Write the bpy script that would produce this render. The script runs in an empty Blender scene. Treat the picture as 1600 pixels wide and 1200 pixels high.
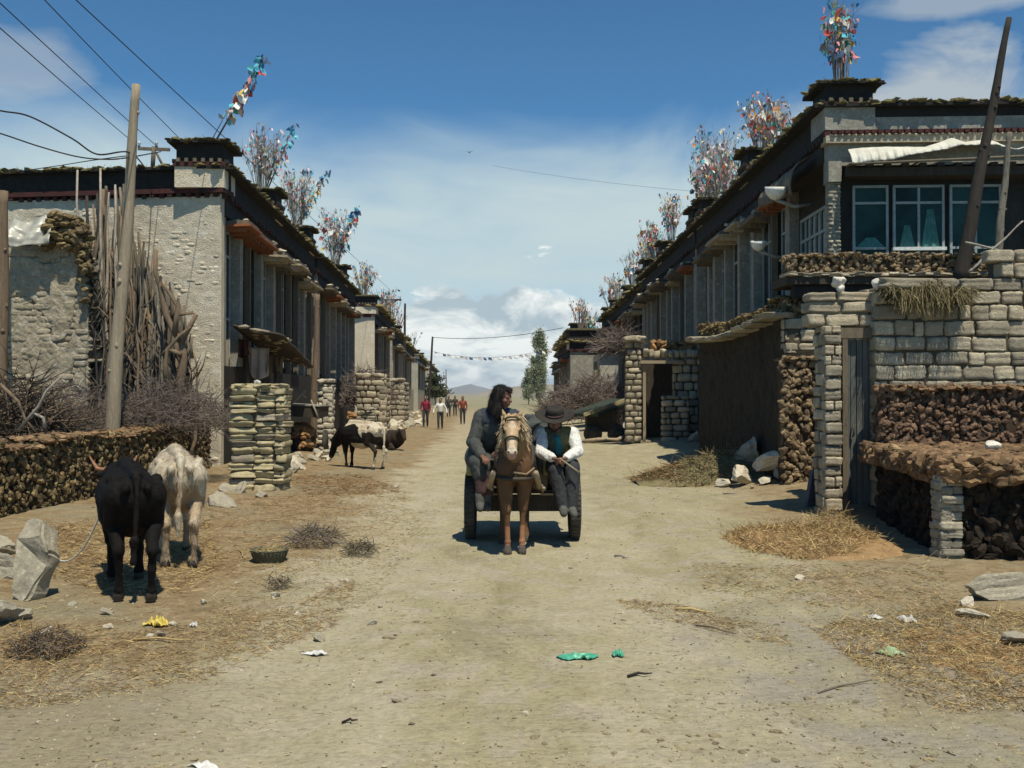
import bpy, bmesh, math, random
import numpy as np
from mathutils import Vector, Matrix, Quaternion, noise as mnoise
R = math.radians
rnd = random.Random(7)
rng = np.random.default_rng(11)
scn = bpy.context.scene
COL = scn.collection
F = 1600.0; CX = 800.0; CY = 618.0; CAMZ = 1.65

def ss(a, b, x):
    t = min(1, max(0, (x-a)/(b-a))); return t*t*(3-2*t)
def h(x, y):
    """ground height"""
    z = 0.28*ss(3.0, 5.4, x)*ss(11.5, 18, y)*(1-ss(60, 120, y))
    z += 0.10*ss(-3.2, -6.5, x)*ss(6, 12, y)*(1-ss(60, 120, y))
    z += 0.10*ss(-4.2, -6.2, x)*ss(19, 26, y)*(1-ss(60, 120, y))
    return z
def at(px, py, Y):
    return Vector(((px-CX)*Y/F, Y, CAMZ-(py-CY)*Y/F))
def gp(px, py):
    """point of the ground under a pixel of the photograph"""
    Y = CAMZ*F/(py-CY)
    for _ in range(12):
        Y = (CAMZ-h((px-CX)*Y/F, Y))*F/(py-CY)
    return Vector(((px-CX)*Y/F, Y, h((px-CX)*Y/F, Y)))

# ---------------------------------------------------------------- object bookkeeping
def tag(o, label=None, cat=None, group=None, kind=None):
    if label: o['label'] = label
    if cat: o['category'] = cat
    if group: o['group'] = group
    if kind: o['kind'] = kind
    return o
def empty(name, loc, label, cat, group=None, rz=0.0):
    o = bpy.data.objects.new(name, None); COL.objects.link(o)
    o.location = loc; o.rotation_euler = (0, 0, rz); o.empty_display_size = .2
    return tag(o, label, cat, group)
def wloc(o):
    v = Vector((0, 0, 0))
    while o is not None:
        v += Vector(o.location); o = o.parent
    return v

# ---------------------------------------------------------------- templates
def ico(sub):
    bm = bmesh.new(); bmesh.ops.create_icosphere(bm, subdivisions=sub, radius=1.0)
    bm.verts.ensure_lookup_table()
    v = np.array([p.co[:] for p in bm.verts]); f = [[q.index for q in p.verts] for p in bm.faces]
    bm.free(); return v, f
ICO = {s: ico(s) for s in (1, 2, 3, 4)}
def rcube(n, p):
    """cube with rounded edges, n cuts, superellipsoid power p, unit half size"""
    bm = bmesh.new(); bmesh.ops.create_cube(bm, size=2)
    bmesh.ops.subdivide_edges(bm, edges=bm.edges[:], cuts=n, use_grid_fill=True)
    bm.verts.ensure_lookup_table()
    v = np.array([q.co[:] for q in bm.verts]); f = [[q.index for q in g.verts] for g in bm.faces]
    bm.free()
    r = (np.abs(v)**p).sum(1)**(1.0/p)
    return v/r[:, None], f
RC = rcube(6, 13.0)
RC2 = rcube(3, 5.0)
RC3 = rcube(5, 14.0)
def rot3(rx, ry, rz):
    return np.array(Matrix.Rotation(rz, 3, 'Z') @ Matrix.Rotation(ry, 3, 'Y') @ Matrix.Rotation(rx, 3, 'X'))
def wob(v, amp, fr, seed):
    """cheap smooth 3d wobble: sum of sines, gives a vector per vertex"""
    s = np.array([seed*1.7, seed*2.3, seed*3.1])
    out = np.zeros_like(v)
    for k in range(3):
        a = np.sin(v[:, (k+1) % 3]*fr+s[k]) + .6*np.sin(v[:, (k+2) % 3]*fr*1.9+s[(k+1) % 3]*1.3) + .4*np.sin(v[:, k]*fr*3.1+s[(k+2) % 3])
        out[:, k] = a*amp
    return out

class MB:
    def __init__(s):
        s.v = []; s.f = []; s.m = []; s.s = []; s.n = 0
    def add(s, v, f, mi=0, sm=False):
        v = np.asarray(v, float)
        s.v.append(v); o = s.n
        s.f.extend([[i+o for i in q] for q in f])
        if isinstance(mi, int): s.m.extend([mi]*len(f))
        else: s.m.extend(mi)
        s.s.extend([sm]*len(f)); s.n += len(v); return s
    def box(s, c, d, M=None, mi=0):
        v = np.array([(x, y, z) for x in (-.5, .5) for y in (-.5, .5) for z in (-.5, .5)])*np.array(d)
        if M is not None: v = v @ np.array(M).T
        return s.add(v+np.array(c), [(0, 1, 3, 2), (4, 6, 7, 5), (0, 4, 5, 1), (2, 3, 7, 6), (0, 2, 6, 4), (1, 5, 7, 3)], mi)
    def lump(s, c, r, M=None, mi=0, sub=2, amp=.12, fr=2.2, seed=None, sm=True, rough=0):
        v, f = ICO[sub]
        sd = rnd.random()*60 if seed is None else seed
        v = v + wob(v, amp, fr, sd)
        if rough: v = v + wob(v, rough, fr*2.7, sd+3)
        v = v*np.array(r)
        if M is not None: v = v @ np.array(M).T
        return s.add(v+np.array(c), f, mi, sm)
    def block(s, c, d, M=None, mi=0, amp=.06, t=None, sm=True):
        v, f = t or RC
        v = v + wob(v, amp, 1.7, rnd.random()*60)+wob(v, .034, 6.0, rnd.random()*60)+wob(v, .016, 15, rnd.random()*60)
        v = v*np.array(d)*.5
        if M is not None: v = v @ np.array(M).T
        return s.add(v+np.array(c), f, mi, sm)
    def rock(s, c, r, mi=0, M=None, sub=3, planes=13):
        """angular stone: an icosphere cut by random planes"""
        v, f = ICO[sub]; v = v.copy()
        for _ in range(planes):
            n = np.array([rnd.gauss(0, 1) for _ in range(3)]); n /= np.linalg.norm(n)
            d = rnd.uniform(.42, .78); k = v @ n; over = k > d
            v[over] -= np.outer((k-d)[over]*.97, n)
        v = v + wob(v, .03, 4, rnd.random()*60) + wob(v, .022, 9, rnd.random()*60) + wob(v, .014, 19, rnd.random()*60)
        v = v*np.array(r)
        if M is not None: v = v @ np.array(M).T
        return s.add(v+np.array(c), f, mi, False)
    def tube(s, P, rad, seg=8, mi=0, cap=True, sm=True, jit=0.0):
        P = [Vector(p) for p in P]; n = len(P)
        if not hasattr(rad, '__len__'): rad = [rad]*n
        vs = []; up = None
        for i, p in enumerate(P):
            t = (P[min(i+1, n-1)]-P[max(i-1, 0)])
            t = t.normalized() if t.length > 1e-9 else Vector((0, 0, 1))
            if up is None:
                up = Vector((1, 0, 0)) if abs(t.x) < .8 else Vector((0, 1, 0))
            a = (up - t*up.dot(t))
            if a.length < 1e-6: a = t.orthogonal()
            a.normalize(); b = t.cross(a); up = a
            for k in range(seg):
                th = 2*math.pi*k/seg
                rr = rad[i]*(1+(rnd.uniform(-jit, jit) if jit else 0))
                vs.append((p + a*math.cos(th)*rr + b*math.sin(th)*rr)[:])
        fs = []
        for i in range(n-1):
            for k in range(seg):
                k2 = (k+1) % seg
                fs.append((i*seg+k, i*seg+k2, (i+1)*seg+k2, (i+1)*seg+k))
        if cap:
            fs.append(tuple(range(seg-1, -1, -1))); fs.append(tuple((n-1)*seg+k for k in range(seg)))
        return s.add(vs, fs, mi, sm)
    def lathe(s, c, prof, seg=24, mi=0, M=None, sm=True):
        vs = []
        for r, z in prof:
            for k in range(seg):
                th = 2*math.pi*k/seg; vs.append((r*math.cos(th), r*math.sin(th), z))
        fs = [(i*seg+k, i*seg+(k+1) % seg, (i+1)*seg+(k+1) % seg, (i+1)*seg+k) for i in range(len(prof)-1) for k in range(seg)]
        v = np.array(vs)
        if M is not None: v = v @ np.array(M).T
        return s.add(v+np.array(c), fs, mi, sm)
    def sheet(s, fn, nu, nv, mi=0, sm=True, thick=0.0):
        """fn(u,v) in 0..1 -> point; optional thickness along the normal"""
        P = np.array([[fn(i/nu, j/nv) for j in range(nv+1)] for i in range(nu+1)], float)
        fs = [(i*(nv+1)+j, (i+1)*(nv+1)+j, (i+1)*(nv+1)+j+1, i*(nv+1)+j+1) for i in range(nu) for j in range(nv)]
        if thick <= 0: return s.add(P.reshape(-1, 3), fs, mi, sm)
        du = np.gradient(P, axis=0); dv = np.gradient(P, axis=1)
        n = np.cross(du, dv); n /= (np.linalg.norm(n, axis=2, keepdims=True)+1e-9)
        Q = P - n*thick; N = (nu+1)*(nv+1)
        v = np.concatenate([P.reshape(-1, 3), Q.reshape(-1, 3)])
        fs2 = [tuple(N+i for i in reversed(q)) for q in fs]
        rim = [i*(nv+1) for i in range(nu+1)] + [nu*(nv+1)+j for j in range(1, nv+1)] + [i*(nv+1)+nv for i in range(nu-1, -1, -1)] + [j for j in range(nv-1, 0, -1)]
        fs3 = [(rim[(k+1) % len(rim)], rim[k], N+rim[k], N+rim[(k+1) % len(rim)]) for k in range(len(rim))]
        return s.add(v, fs+fs2+fs3, mi, sm)
    def blade(s, p, d, w, mi=0):
        """thin flat blade from p along d"""
        p = Vector(p); d = Vector(d); side = d.cross(Vector((rnd.uniform(-1, 1), rnd.uniform(-1, 1), rnd.uniform(-.3, 1))))
        if side.length < 1e-6: side = d.orthogonal()
        side = side.normalized()*w*.5
        return s.add([(p-side)[:], (p+side)[:], (p+d+side*.4)[:], (p+d-side*.4)[:]], [(0, 1, 2, 3)], mi)
    def build(s, name, mats, parent=None, off=None):
        me = bpy.data.meshes.new(name)
        v = np.concatenate(s.v) if s.v else np.zeros((0, 3))
        o = bpy.data.objects.new(name, me); COL.objects.link(o)
        if parent is not None:
            o.parent = parent; v = v - np.array(wloc(parent))
        elif off is not None:
            v = v - np.array(off); o.location = off
        me.from_pydata(v.tolist(), [], s.f)
        if not isinstance(mats, (list, tuple)): mats = [mats]
        for m in mats: me.materials.append(m)
        me.polygons.foreach_set('material_index', s.m)
        me.polygons.foreach_set('use_smooth', s.s)
        me.update(); return o

# ---------------------------------------------------------------- materials
def newmat(name):
    m = bpy.data.materials.new(name); m.use_nodes = True
    nt = m.node_tree; b = nt.nodes['Principled BSDF']; return m, nt, b
def nn(nt, t, **k):
    n = nt.nodes.new(t)
    for a, v in k.items():
        if a == 'i':
            for kk, vv in v.items(): n.inputs[kk].default_value = vv
        else: setattr(n, a, v)
    return n
def lk(nt, a, b): nt.links.new(a, b)
def rgba(c): return (c[0], c[1], c[2], 1.0)
def ramp(nt, fac, stops):
    r = nn(nt, 'ShaderNodeValToRGB'); e = r.color_ramp.elements
    while len(e) < len(stops): e.new(.5)
    for q, (p, c) in zip(e, stops):
        q.position = p; q.color = rgba(c) if hasattr(c, '__len__') else (c, c, c, 1)
    lk(nt, fac, r.inputs['Fac']); return r.outputs['Color']
def mixc(nt, fac, a, b, blend='MIX'):
    m = nn(nt, 'ShaderNodeMix', data_type='RGBA', blend_type=blend)
    for s, x in ((0, fac), (6, a), (7, b)):
        if isinstance(x, (int, float)): m.inputs[s].default_value = x
        elif isinstance(x, (tuple, list)): m.inputs[s].default_value = rgba(x)
        else: lk(nt, x, m.inputs[s])
    return m.outputs[2]
def mth(nt, op, a, b=None, c=None, clamp=False):
    m = nn(nt, 'ShaderNodeMath', operation=op, use_clamp=clamp)
    for i, x in enumerate((a, b, c)):
        if x is None: continue
        if isinstance(x, (int, float)): m.inputs[i].default_value = x
        else: lk(nt, x, m.inputs[i])
    return m.outputs[0]
def noi(nt, vec, sc, det=4, ro=.6, dist=0.0, out='Fac'):
    n = nn(nt, 'ShaderNodeTexNoise', i={'Scale': sc, 'Detail': det, 'Roughness': ro, 'Distortion': dist})
    if vec is not None: lk(nt, vec, n.inputs['Vector'])
    return n.outputs[out]
def objvec(nt, stretch=None, spread=True):
    tc = nn(nt, 'ShaderNodeTexCoord'); v = tc.outputs['Object']
    if spread:   # shift the pattern per object so that copies differ
        oi = nn(nt, 'ShaderNodeObjectInfo')
        a = nn(nt, 'ShaderNodeVectorMath', operation='MULTIPLY_ADD'); lk(nt, oi.outputs['Random'], a.inputs[0])
        a.inputs[1].default_value = (37, 53, 71); lk(nt, v, a.inputs[2]); v = a.outputs[0]
    if stretch:
        mp = nn(nt, 'ShaderNodeMapping'); mp.inputs['Scale'].default_value = stretch; lk(nt, v, mp.inputs['Vector']); v = mp.outputs[0]
    return v
def M(name, c1, c2=None, rough=.9, sc=3.0, bump=.3, bsc=30.0, c3=None, isl=0.0, stretch=None, vary=.25, spec=.2, metal=0.0, dist=.02):
    """weathered surface: two or three albedos mixed by noise, fine mottling, bump, and a tint per loose piece (isl)"""
    m, nt, b = newmat(name); v = objvec(nt, stretch)
    c2 = c2 or tuple(x*.72 for x in c1)
    f = noi(nt, v, sc, 5, .65, .4)
    col = ramp(nt, f, [(.33, c1), (.67, c2)])
    if c3:
        f2 = noi(nt, v, sc*2.7, 4, .7)
        col = mixc(nt, ramp(nt, f2, [(.52, 0.0), (.66, 1.0)]), col, c3)
    fine = noi(nt, v, bsc, 6, .7)
    col = mixc(nt, 1.0, col, ramp(nt, fine, [(.3, (1-vary,)*3), (.7, (1+vary,)*3)]), 'MULTIPLY')
    if isl:
        g = nn(nt, 'ShaderNodeNewGeometry')
        col = mixc(nt, 1.0, col, ramp(nt, g.outputs['Random Per Island'], [(0, (1-isl, 1-isl, 1-isl)), (.5, (1, .98, .95)), (1, (1+isl, 1+isl*.9, 1+isl*.7))]), 'MULTIPLY')
    lk(nt, col, b.inputs['Base Color'])
    b.inputs['Roughness'].default_value = rough; b.inputs['Metallic'].default_value = metal
    b.inputs['Specular IOR Level'].default_value = spec
    if bump:
        bp = nn(nt, 'ShaderNodeBump', i={'Strength': bump, 'Distance': dist}); lk(nt, fine, bp.inputs['Height']); lk(nt, bp.outputs[0], b.inputs['Normal'])
    return m

MT = {}
def mk(key, *a, **k): MT[key] = M(key, *a, **k)
mk('dung', (.175, .13, .066), (.105, .075, .043), c3=(.27, .215, .11), sc=5, bsc=45, isl=.45, bump=.6, vary=.35)
mk('dung_core', (.075, .05, .032), (.045, .03, .02), sc=6, bsc=40, bump=.8)
mk('dung_top', (.215, .135, .075), (.145, .09, .052), c3=(.27, .20, .115), sc=4, bsc=50, isl=.4, bump=.6, vary=.3)
mk('mud_brick', (.385, .335, .255), (.30, .26, .195), c3=(.45, .405, .32), sc=3, bsc=38, isl=.32, bump=.9, vary=.25)
mk('mud_mortar', (.10, .085, .06), (.07, .058, .042), sc=5, bsc=30, bump=.8)
mk('sod', (.40, .35, .22), (.31, .265, .16), c3=(.45, .395, .28), sc=5, bsc=40, isl=.25, bump=.6)
mk('sod_top', (.17, .155, .065), (.105, .085, .045), c3=(.26, .22, .12), sc=5, bsc=60, isl=.3, bump=.7, vary=.35)
mk('stone', (.30, .275, .22), (.215, .195, .155), c3=(.37, .34, .27), sc=4, bsc=28, isl=.3, bump=.5)
mk('stone_pale', (.46, .42, .34), (.36, .325, .26), c3=(.53, .49, .41), sc=4, bsc=28, isl=.25, bump=.45)
mk('white_stone', (.70, .66, .58), (.55, .50, .43), sc=9, bsc=40, bump=.4)
mk('lime_wall', (.66, .59, .47), (.56, .495, .385), c3=(.70, .65, .55), sc=1.6, bsc=30, bump=1.0, isl=.10, vary=.22, dist=.03)
mk('mud_wall', (.40, .345, .255), (.30, .255, .185), c3=(.48, .44, .36), sc=2.2, bsc=22, bump=1.0, vary=.25, dist=.04)
mk('grey_plaster', (.31, .29, .245), (.22, .205, .17), c3=(.38, .36, .31), sc=2.5, bsc=24, bump=.6)
mk('far_plaster', (.45, .42, .35), (.34, .31, .25), sc=.8, bsc=10, bump=.5)
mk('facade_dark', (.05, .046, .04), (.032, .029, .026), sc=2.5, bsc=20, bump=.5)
mk('black_band', (.02, .019, .018), (.034, .03, .027), sc=5, bsc=30, bump=.6)
mk('maroon', (.085, .03, .028), (.05, .024, .022), sc=6, bsc=40, bump=.5)
mk('timber', (.20, .165, .12), (.13, .105, .075), sc=3, bsc=20, stretch=(6, 6, .8), bump=.6, vary=.3)
mk('timber_dark', (.07, .058, .045), (.045, .037, .03), sc=3, bsc=20, stretch=(5, 5, .8), bump=.6)
mk('timber_pale', (.36, .30, .215), (.27, .22, .15), sc=3, bsc=20, stretch=(6, 6, .7), bump=.5, isl=.2)
mk('log_grey', (.235, .215, .18), (.16, .145, .115), c3=(.12, .09, .06), sc=3, bsc=22, stretch=(7, 7, .7), bump=.7, vary=.3)
mk('log_brown', (.235, .17, .115), (.15, .105, .07), sc=3, bsc=22, stretch=(7, 7, .7), bump=.7, vary=.3)
mk('pole', (.34, .28, .205), (.25, .205, .145), c3=(.38, .315, .23), sc=2, bsc=18, stretch=(9, 9, .6), bump=.5)
mk('pole_dark', (.034, .029, .025), (.058, .048, .04), sc=3, bsc=20, stretch=(6, 6, .8), bump=.6)
mk('twig', (.17, .14, .115), (.11, .09, .075), sc=6, bsc=20, isl=.4, bump=0)
mk('twig_pale', (.34, .31, .27), (.24, .21, .18), sc=6, bsc=20, isl=.3, bump=0)
mk('hay', (.21, .18, .095), (.145, .12, .065), c3=(.27, .235, .14), sc=6, bsc=60, isl=.4, bump=.4)
mk('straw', (.46, .36, .18), (.36, .26, .12), sc=6, bsc=30, isl=.45, bump=0, rough=.7)
mk('straw_brown', (.27, .18, .095), (.19, .12, .06), sc=6, bsc=30, isl=.4, bump=0)
mk('frame_grey', (.34, .37, .36), (.26, .29, .285), sc=4, bsc=20, bump=.1, rough=.6)
mk('frame_white', (.66, .68, .66), (.55, .57, .55), sc=4, bsc=20, bump=.1, rough=.5)
mk('cloth_white', (.62, .61, .55), (.52, .50, .43), sc=3, bsc=60, bump=.15)
mk('cloth_pinkish', (.45, .38, .34), (.34, .28, .26), sc=3, bsc=40, bump=.2)
mk('plastic_sheet', (.40, .39, .34), (.32, .31, .27), sc=2, bsc=10, bump=.3, rough=.35, spec=.5)
mk('rusty', (.30, .12, .055), (.20, .075, .035), sc=6, bsc=30, bump=.3)
mk('white_paint', (.74, .73, .69), (.63, .61, .56), sc=5, bsc=30, bump=.1, rough=.5)
mk('paint_blue', (.06, .14, .24), (.045, .10, .18), sc=5, bsc=30, bump=.1)
mk('iron', (.055, .052, .05), (.09, .07, .055), sc=7, bsc=40, bump=.25, rough=.6, spec=.4)
mk('rubber', (.035, .034, .033), (.09, .08, .065), sc=6, bsc=40, bump=.3, rough=.85)
mk('wire', (.03, .03, .032), (.04, .04, .04), bump=0, rough=.6)
mk('ceramic', (.55, .55, .52), bump=0, rough=.3, spec=.5)
def glass(name, c):
    m, nt, b = newmat(name); v = objvec(nt)
    f = noi(nt, v, 1.3, 3, .6, .8)
    lk(nt, ramp(nt, f, [(.35, tuple(x*.35 for x in c)), (.7, c)]), b.inputs['Base Color'])
    b.inputs['Roughness'].default_value = .22; b.inputs['Specular IOR Level'].default_value = .16
    MT[name] = m
glass('glass_green', (.018, .06, .05)); glass('glass_dark', (.02, .022, .024))
for k, c in dict(flag_red=(.42, .07, .06), flag_pink=(.50, .20, .22), flag_blue=(.05, .22, .42), flag_cyan=(.10, .38, .46), flag_white=(.62, .60, .58),
                 flag_green=(.06, .24, .16), flag_yellow=(.60, .46, .10), flag_orange=(.52, .24, .10), flag_faded=(.42, .36, .34), flag_navy=(.05, .08, .14)).items():
    c = tuple(min(.85, x*1.35) for x in c); mk(k, c, tuple(x*.8 for x in c), sc=8, bsc=40, bump=0)

# ---------------------------------------------------------------- camera, sun, sky
cam = bpy.data.cameras.new('camera'); camo = bpy.data.objects.new('camera', cam); COL.objects.link(camo)
cam.sensor_width = 36; cam.lens = 36; cam.clip_end = 40000; cam.clip_start = .05
camo.location = (0, 0, CAMZ); camo.rotation_euler = (R(90)+math.atan((CY-600)/F), 0, 0)
scn.camera = camo
SUN_EL = R(65); SUN_AZ = R(180-22)      # azimuth clockwise from +Y
sd = Vector((math.sin(SUN_AZ)*math.cos(SUN_EL), math.cos(SUN_AZ)*math.cos(SUN_EL), math.sin(SUN_EL)))
sl = bpy.data.lights.new('sun', 'SUN'); slo = bpy.data.objects.new('sun', sl); COL.objects.link(slo)
sl.energy = 4.9; sl.angle = R(.53); sl.color = (1, .93, .75)
slo.rotation_euler = sd.to_track_quat('Z', 'Y').to_euler(); slo.location = (10, -20, 40)

w = bpy.data.worlds.new('World'); scn.world = w; w.use_nodes = True
nt = w.node_tree; bg = nt.nodes['Background']; bg.inputs['Strength'].default_value = .1
sky = nn(nt, 'ShaderNodeTexSky', sky_type='NISHITA', sun_disc=False, sun_elevation=SUN_EL, sun_rotation=SUN_AZ, altitude=3900, air_density=1.0, dust_density=.4, ozone_density=2.0)
tc = nn(nt, 'ShaderNodeTexCoord'); sp = nn(nt, 'ShaderNodeSeparateXYZ'); lk(nt, tc.outputs['Generated'], sp.inputs[0])
dx, dy, dz = sp.outputs
el = mth(nt, 'DIVIDE', dz, mth(nt, 'MAXIMUM', mth(nt, 'SQRT', mth(nt, 'ADD', mth(nt, 'MULTIPLY', dx, dx), mth(nt, 'MULTIPLY', dy, dy))), .02))
az = mth(nt, 'ARCTAN2', dx, dy)
def bump1(x, a, b, c, d):
    """0 outside a..d, 1 inside b..c, smooth"""
    m1 = nn(nt, 'ShaderNodeMapRange', interpolation_type='SMOOTHSTEP', i={1: a, 2: b}); lk(nt, x, m1.inputs[0])
    m2 = nn(nt, 'ShaderNodeMapRange', interpolation_type='SMOOTHSTEP', i={1: c, 2: d, 3: 1.0, 4: 0.0}); lk(nt, x, m2.inputs[0])
    return mth(nt, 'MULTIPLY', m1.outputs[0], m2.outputs[0])
def cvec(sx, sy, off):
    cb = nn(nt, 'ShaderNodeCombineXYZ'); lk(nt, mth(nt, 'MULTIPLY', az, sx), cb.inputs[0]); lk(nt, mth(nt, 'MULTIPLY', el, sy), cb.inputs[1]); cb.inputs[2].default_value = off
    return cb.outputs[0]
nA = noi(nt, cvec(3.5, 9, 1.3), 1.0, 6, .55, .6)          # veil
nB = noi(nt, cvec(10, 21, 4.1), 1.0, 9, .60, .3)           # cumulus
nC = noi(nt, cvec(7, 13, 9.2), 1.0, 8, .58, .3)
azw = mth(nt, 'ADD', az, mth(nt, 'MULTIPLY', mth(nt, 'SUBTRACT', nA, .5), .5))
elw = mth(nt, 'ADD', el, mth(nt, 'MULTIPLY', mth(nt, 'SUBTRACT', nA, .5), .13))
def mx(a, b): return mth(nt, 'MAXIMUM', a, b)
veil = mth(nt, 'MULTIPLY', bump1(azw, -1.0, -.45, .14, .50), bump1(elw, -.2, -.05, .185, .285))
veil = mth(nt, 'MULTIPLY', veil, ramp(nt, noi(nt, cvec(5, 14, 3.3), 1.0, 5, .6, .8), [(.28, .78), (.55, 1.0)]))
top = mth(nt, 'MULTIPLY', bump1(az, -.22, -.10, .08, .20), mth(nt, 'SUBTRACT', .138, mth(nt, 'MULTIPLY', mth(nt, 'ABSOLUTE', mth(nt, 'ADD', az, .015)), .30)))
cum = ramp(nt, mth(nt, 'ADD', mth(nt, 'MULTIPLY', mth(nt, 'SUBTRACT', top, el), 11), mth(nt, 'MULTIPLY', mth(nt, 'SUBTRACT', nB, .5), 2.6)), [(.10, 0.0), (.26, 1.0)])
cum = mth(nt, 'MULTIPLY', cum, bump1(az, -.30, -.12, .12, .22))
def puff(a0, e0, ra, re, k):
    d = mth(nt, 'ADD', mth(nt, 'POWER', mth(nt, 'DIVIDE', mth(nt, 'SUBTRACT', az, a0), ra), 2), mth(nt, 'POWER', mth(nt, 'DIVIDE', mth(nt, 'SUBTRACT', el, e0), re), 2))
    return mth(nt, 'MULTIPLY', ramp(nt, mth(nt, 'ADD', mth(nt, 'SUBTRACT', 1.0, d), mth(nt, 'MULTIPLY', mth(nt, 'SUBTRACT', nC, .5), 3.2)), [(.25, 0.0), (.95, 1.0)]), k)
pf = mx(mx(puff(.405, .275, .095, .06, .95), puff(.285, .255, .05, .03, .75)), mx(puff(.42, .36, .13, .022, .6), puff(-.45, .285, .07, .045, .5)))
skyc = mixc(nt, 1.0, sky.outputs[0], (.60, 1.10, 1.22), 'MULTIPLY')
lowv = nn(nt, 'ShaderNodeMapRange', interpolation_type='SMOOTHSTEP', i={1: .05, 2: .14, 3: .62, 4: .97}); lk(nt, elw, lowv.inputs[0])
c1 = mixc(nt, mth(nt, 'MULTIPLY', veil, lowv.outputs[0]), skyc, (5.5, 6.7, 6.8))
c2 = mixc(nt, mth(nt, 'MULTIPLY', pf, .9), c1, (4.9, 5.4, 5.6))
shade = ramp(nt, noi(nt, cvec(13, 30, 4.6), 1.0, 7, .62, .3), [(.38, (4.2, 5.2, 5.7)), (.56, (9.4, 9.7, 9.3))])
c3 = mixc(nt, mth(nt, 'MULTIPLY', cum, .95), c2, shade)
lk(nt, c3, bg.inputs['Color'])

vs = scn.view_settings; scn.display_settings.display_device = 'sRGB'
vs.view_transform = 'Standard'; vs.look = 'None'; vs.exposure = 0.05; vs.gamma = 1.0
scn.cycles.max_bounces = 5; scn.cycles.diffuse_bounces = 2; scn.cycles.glossy_bounces = 2
scn.cycles.use_denoising = True

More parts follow.
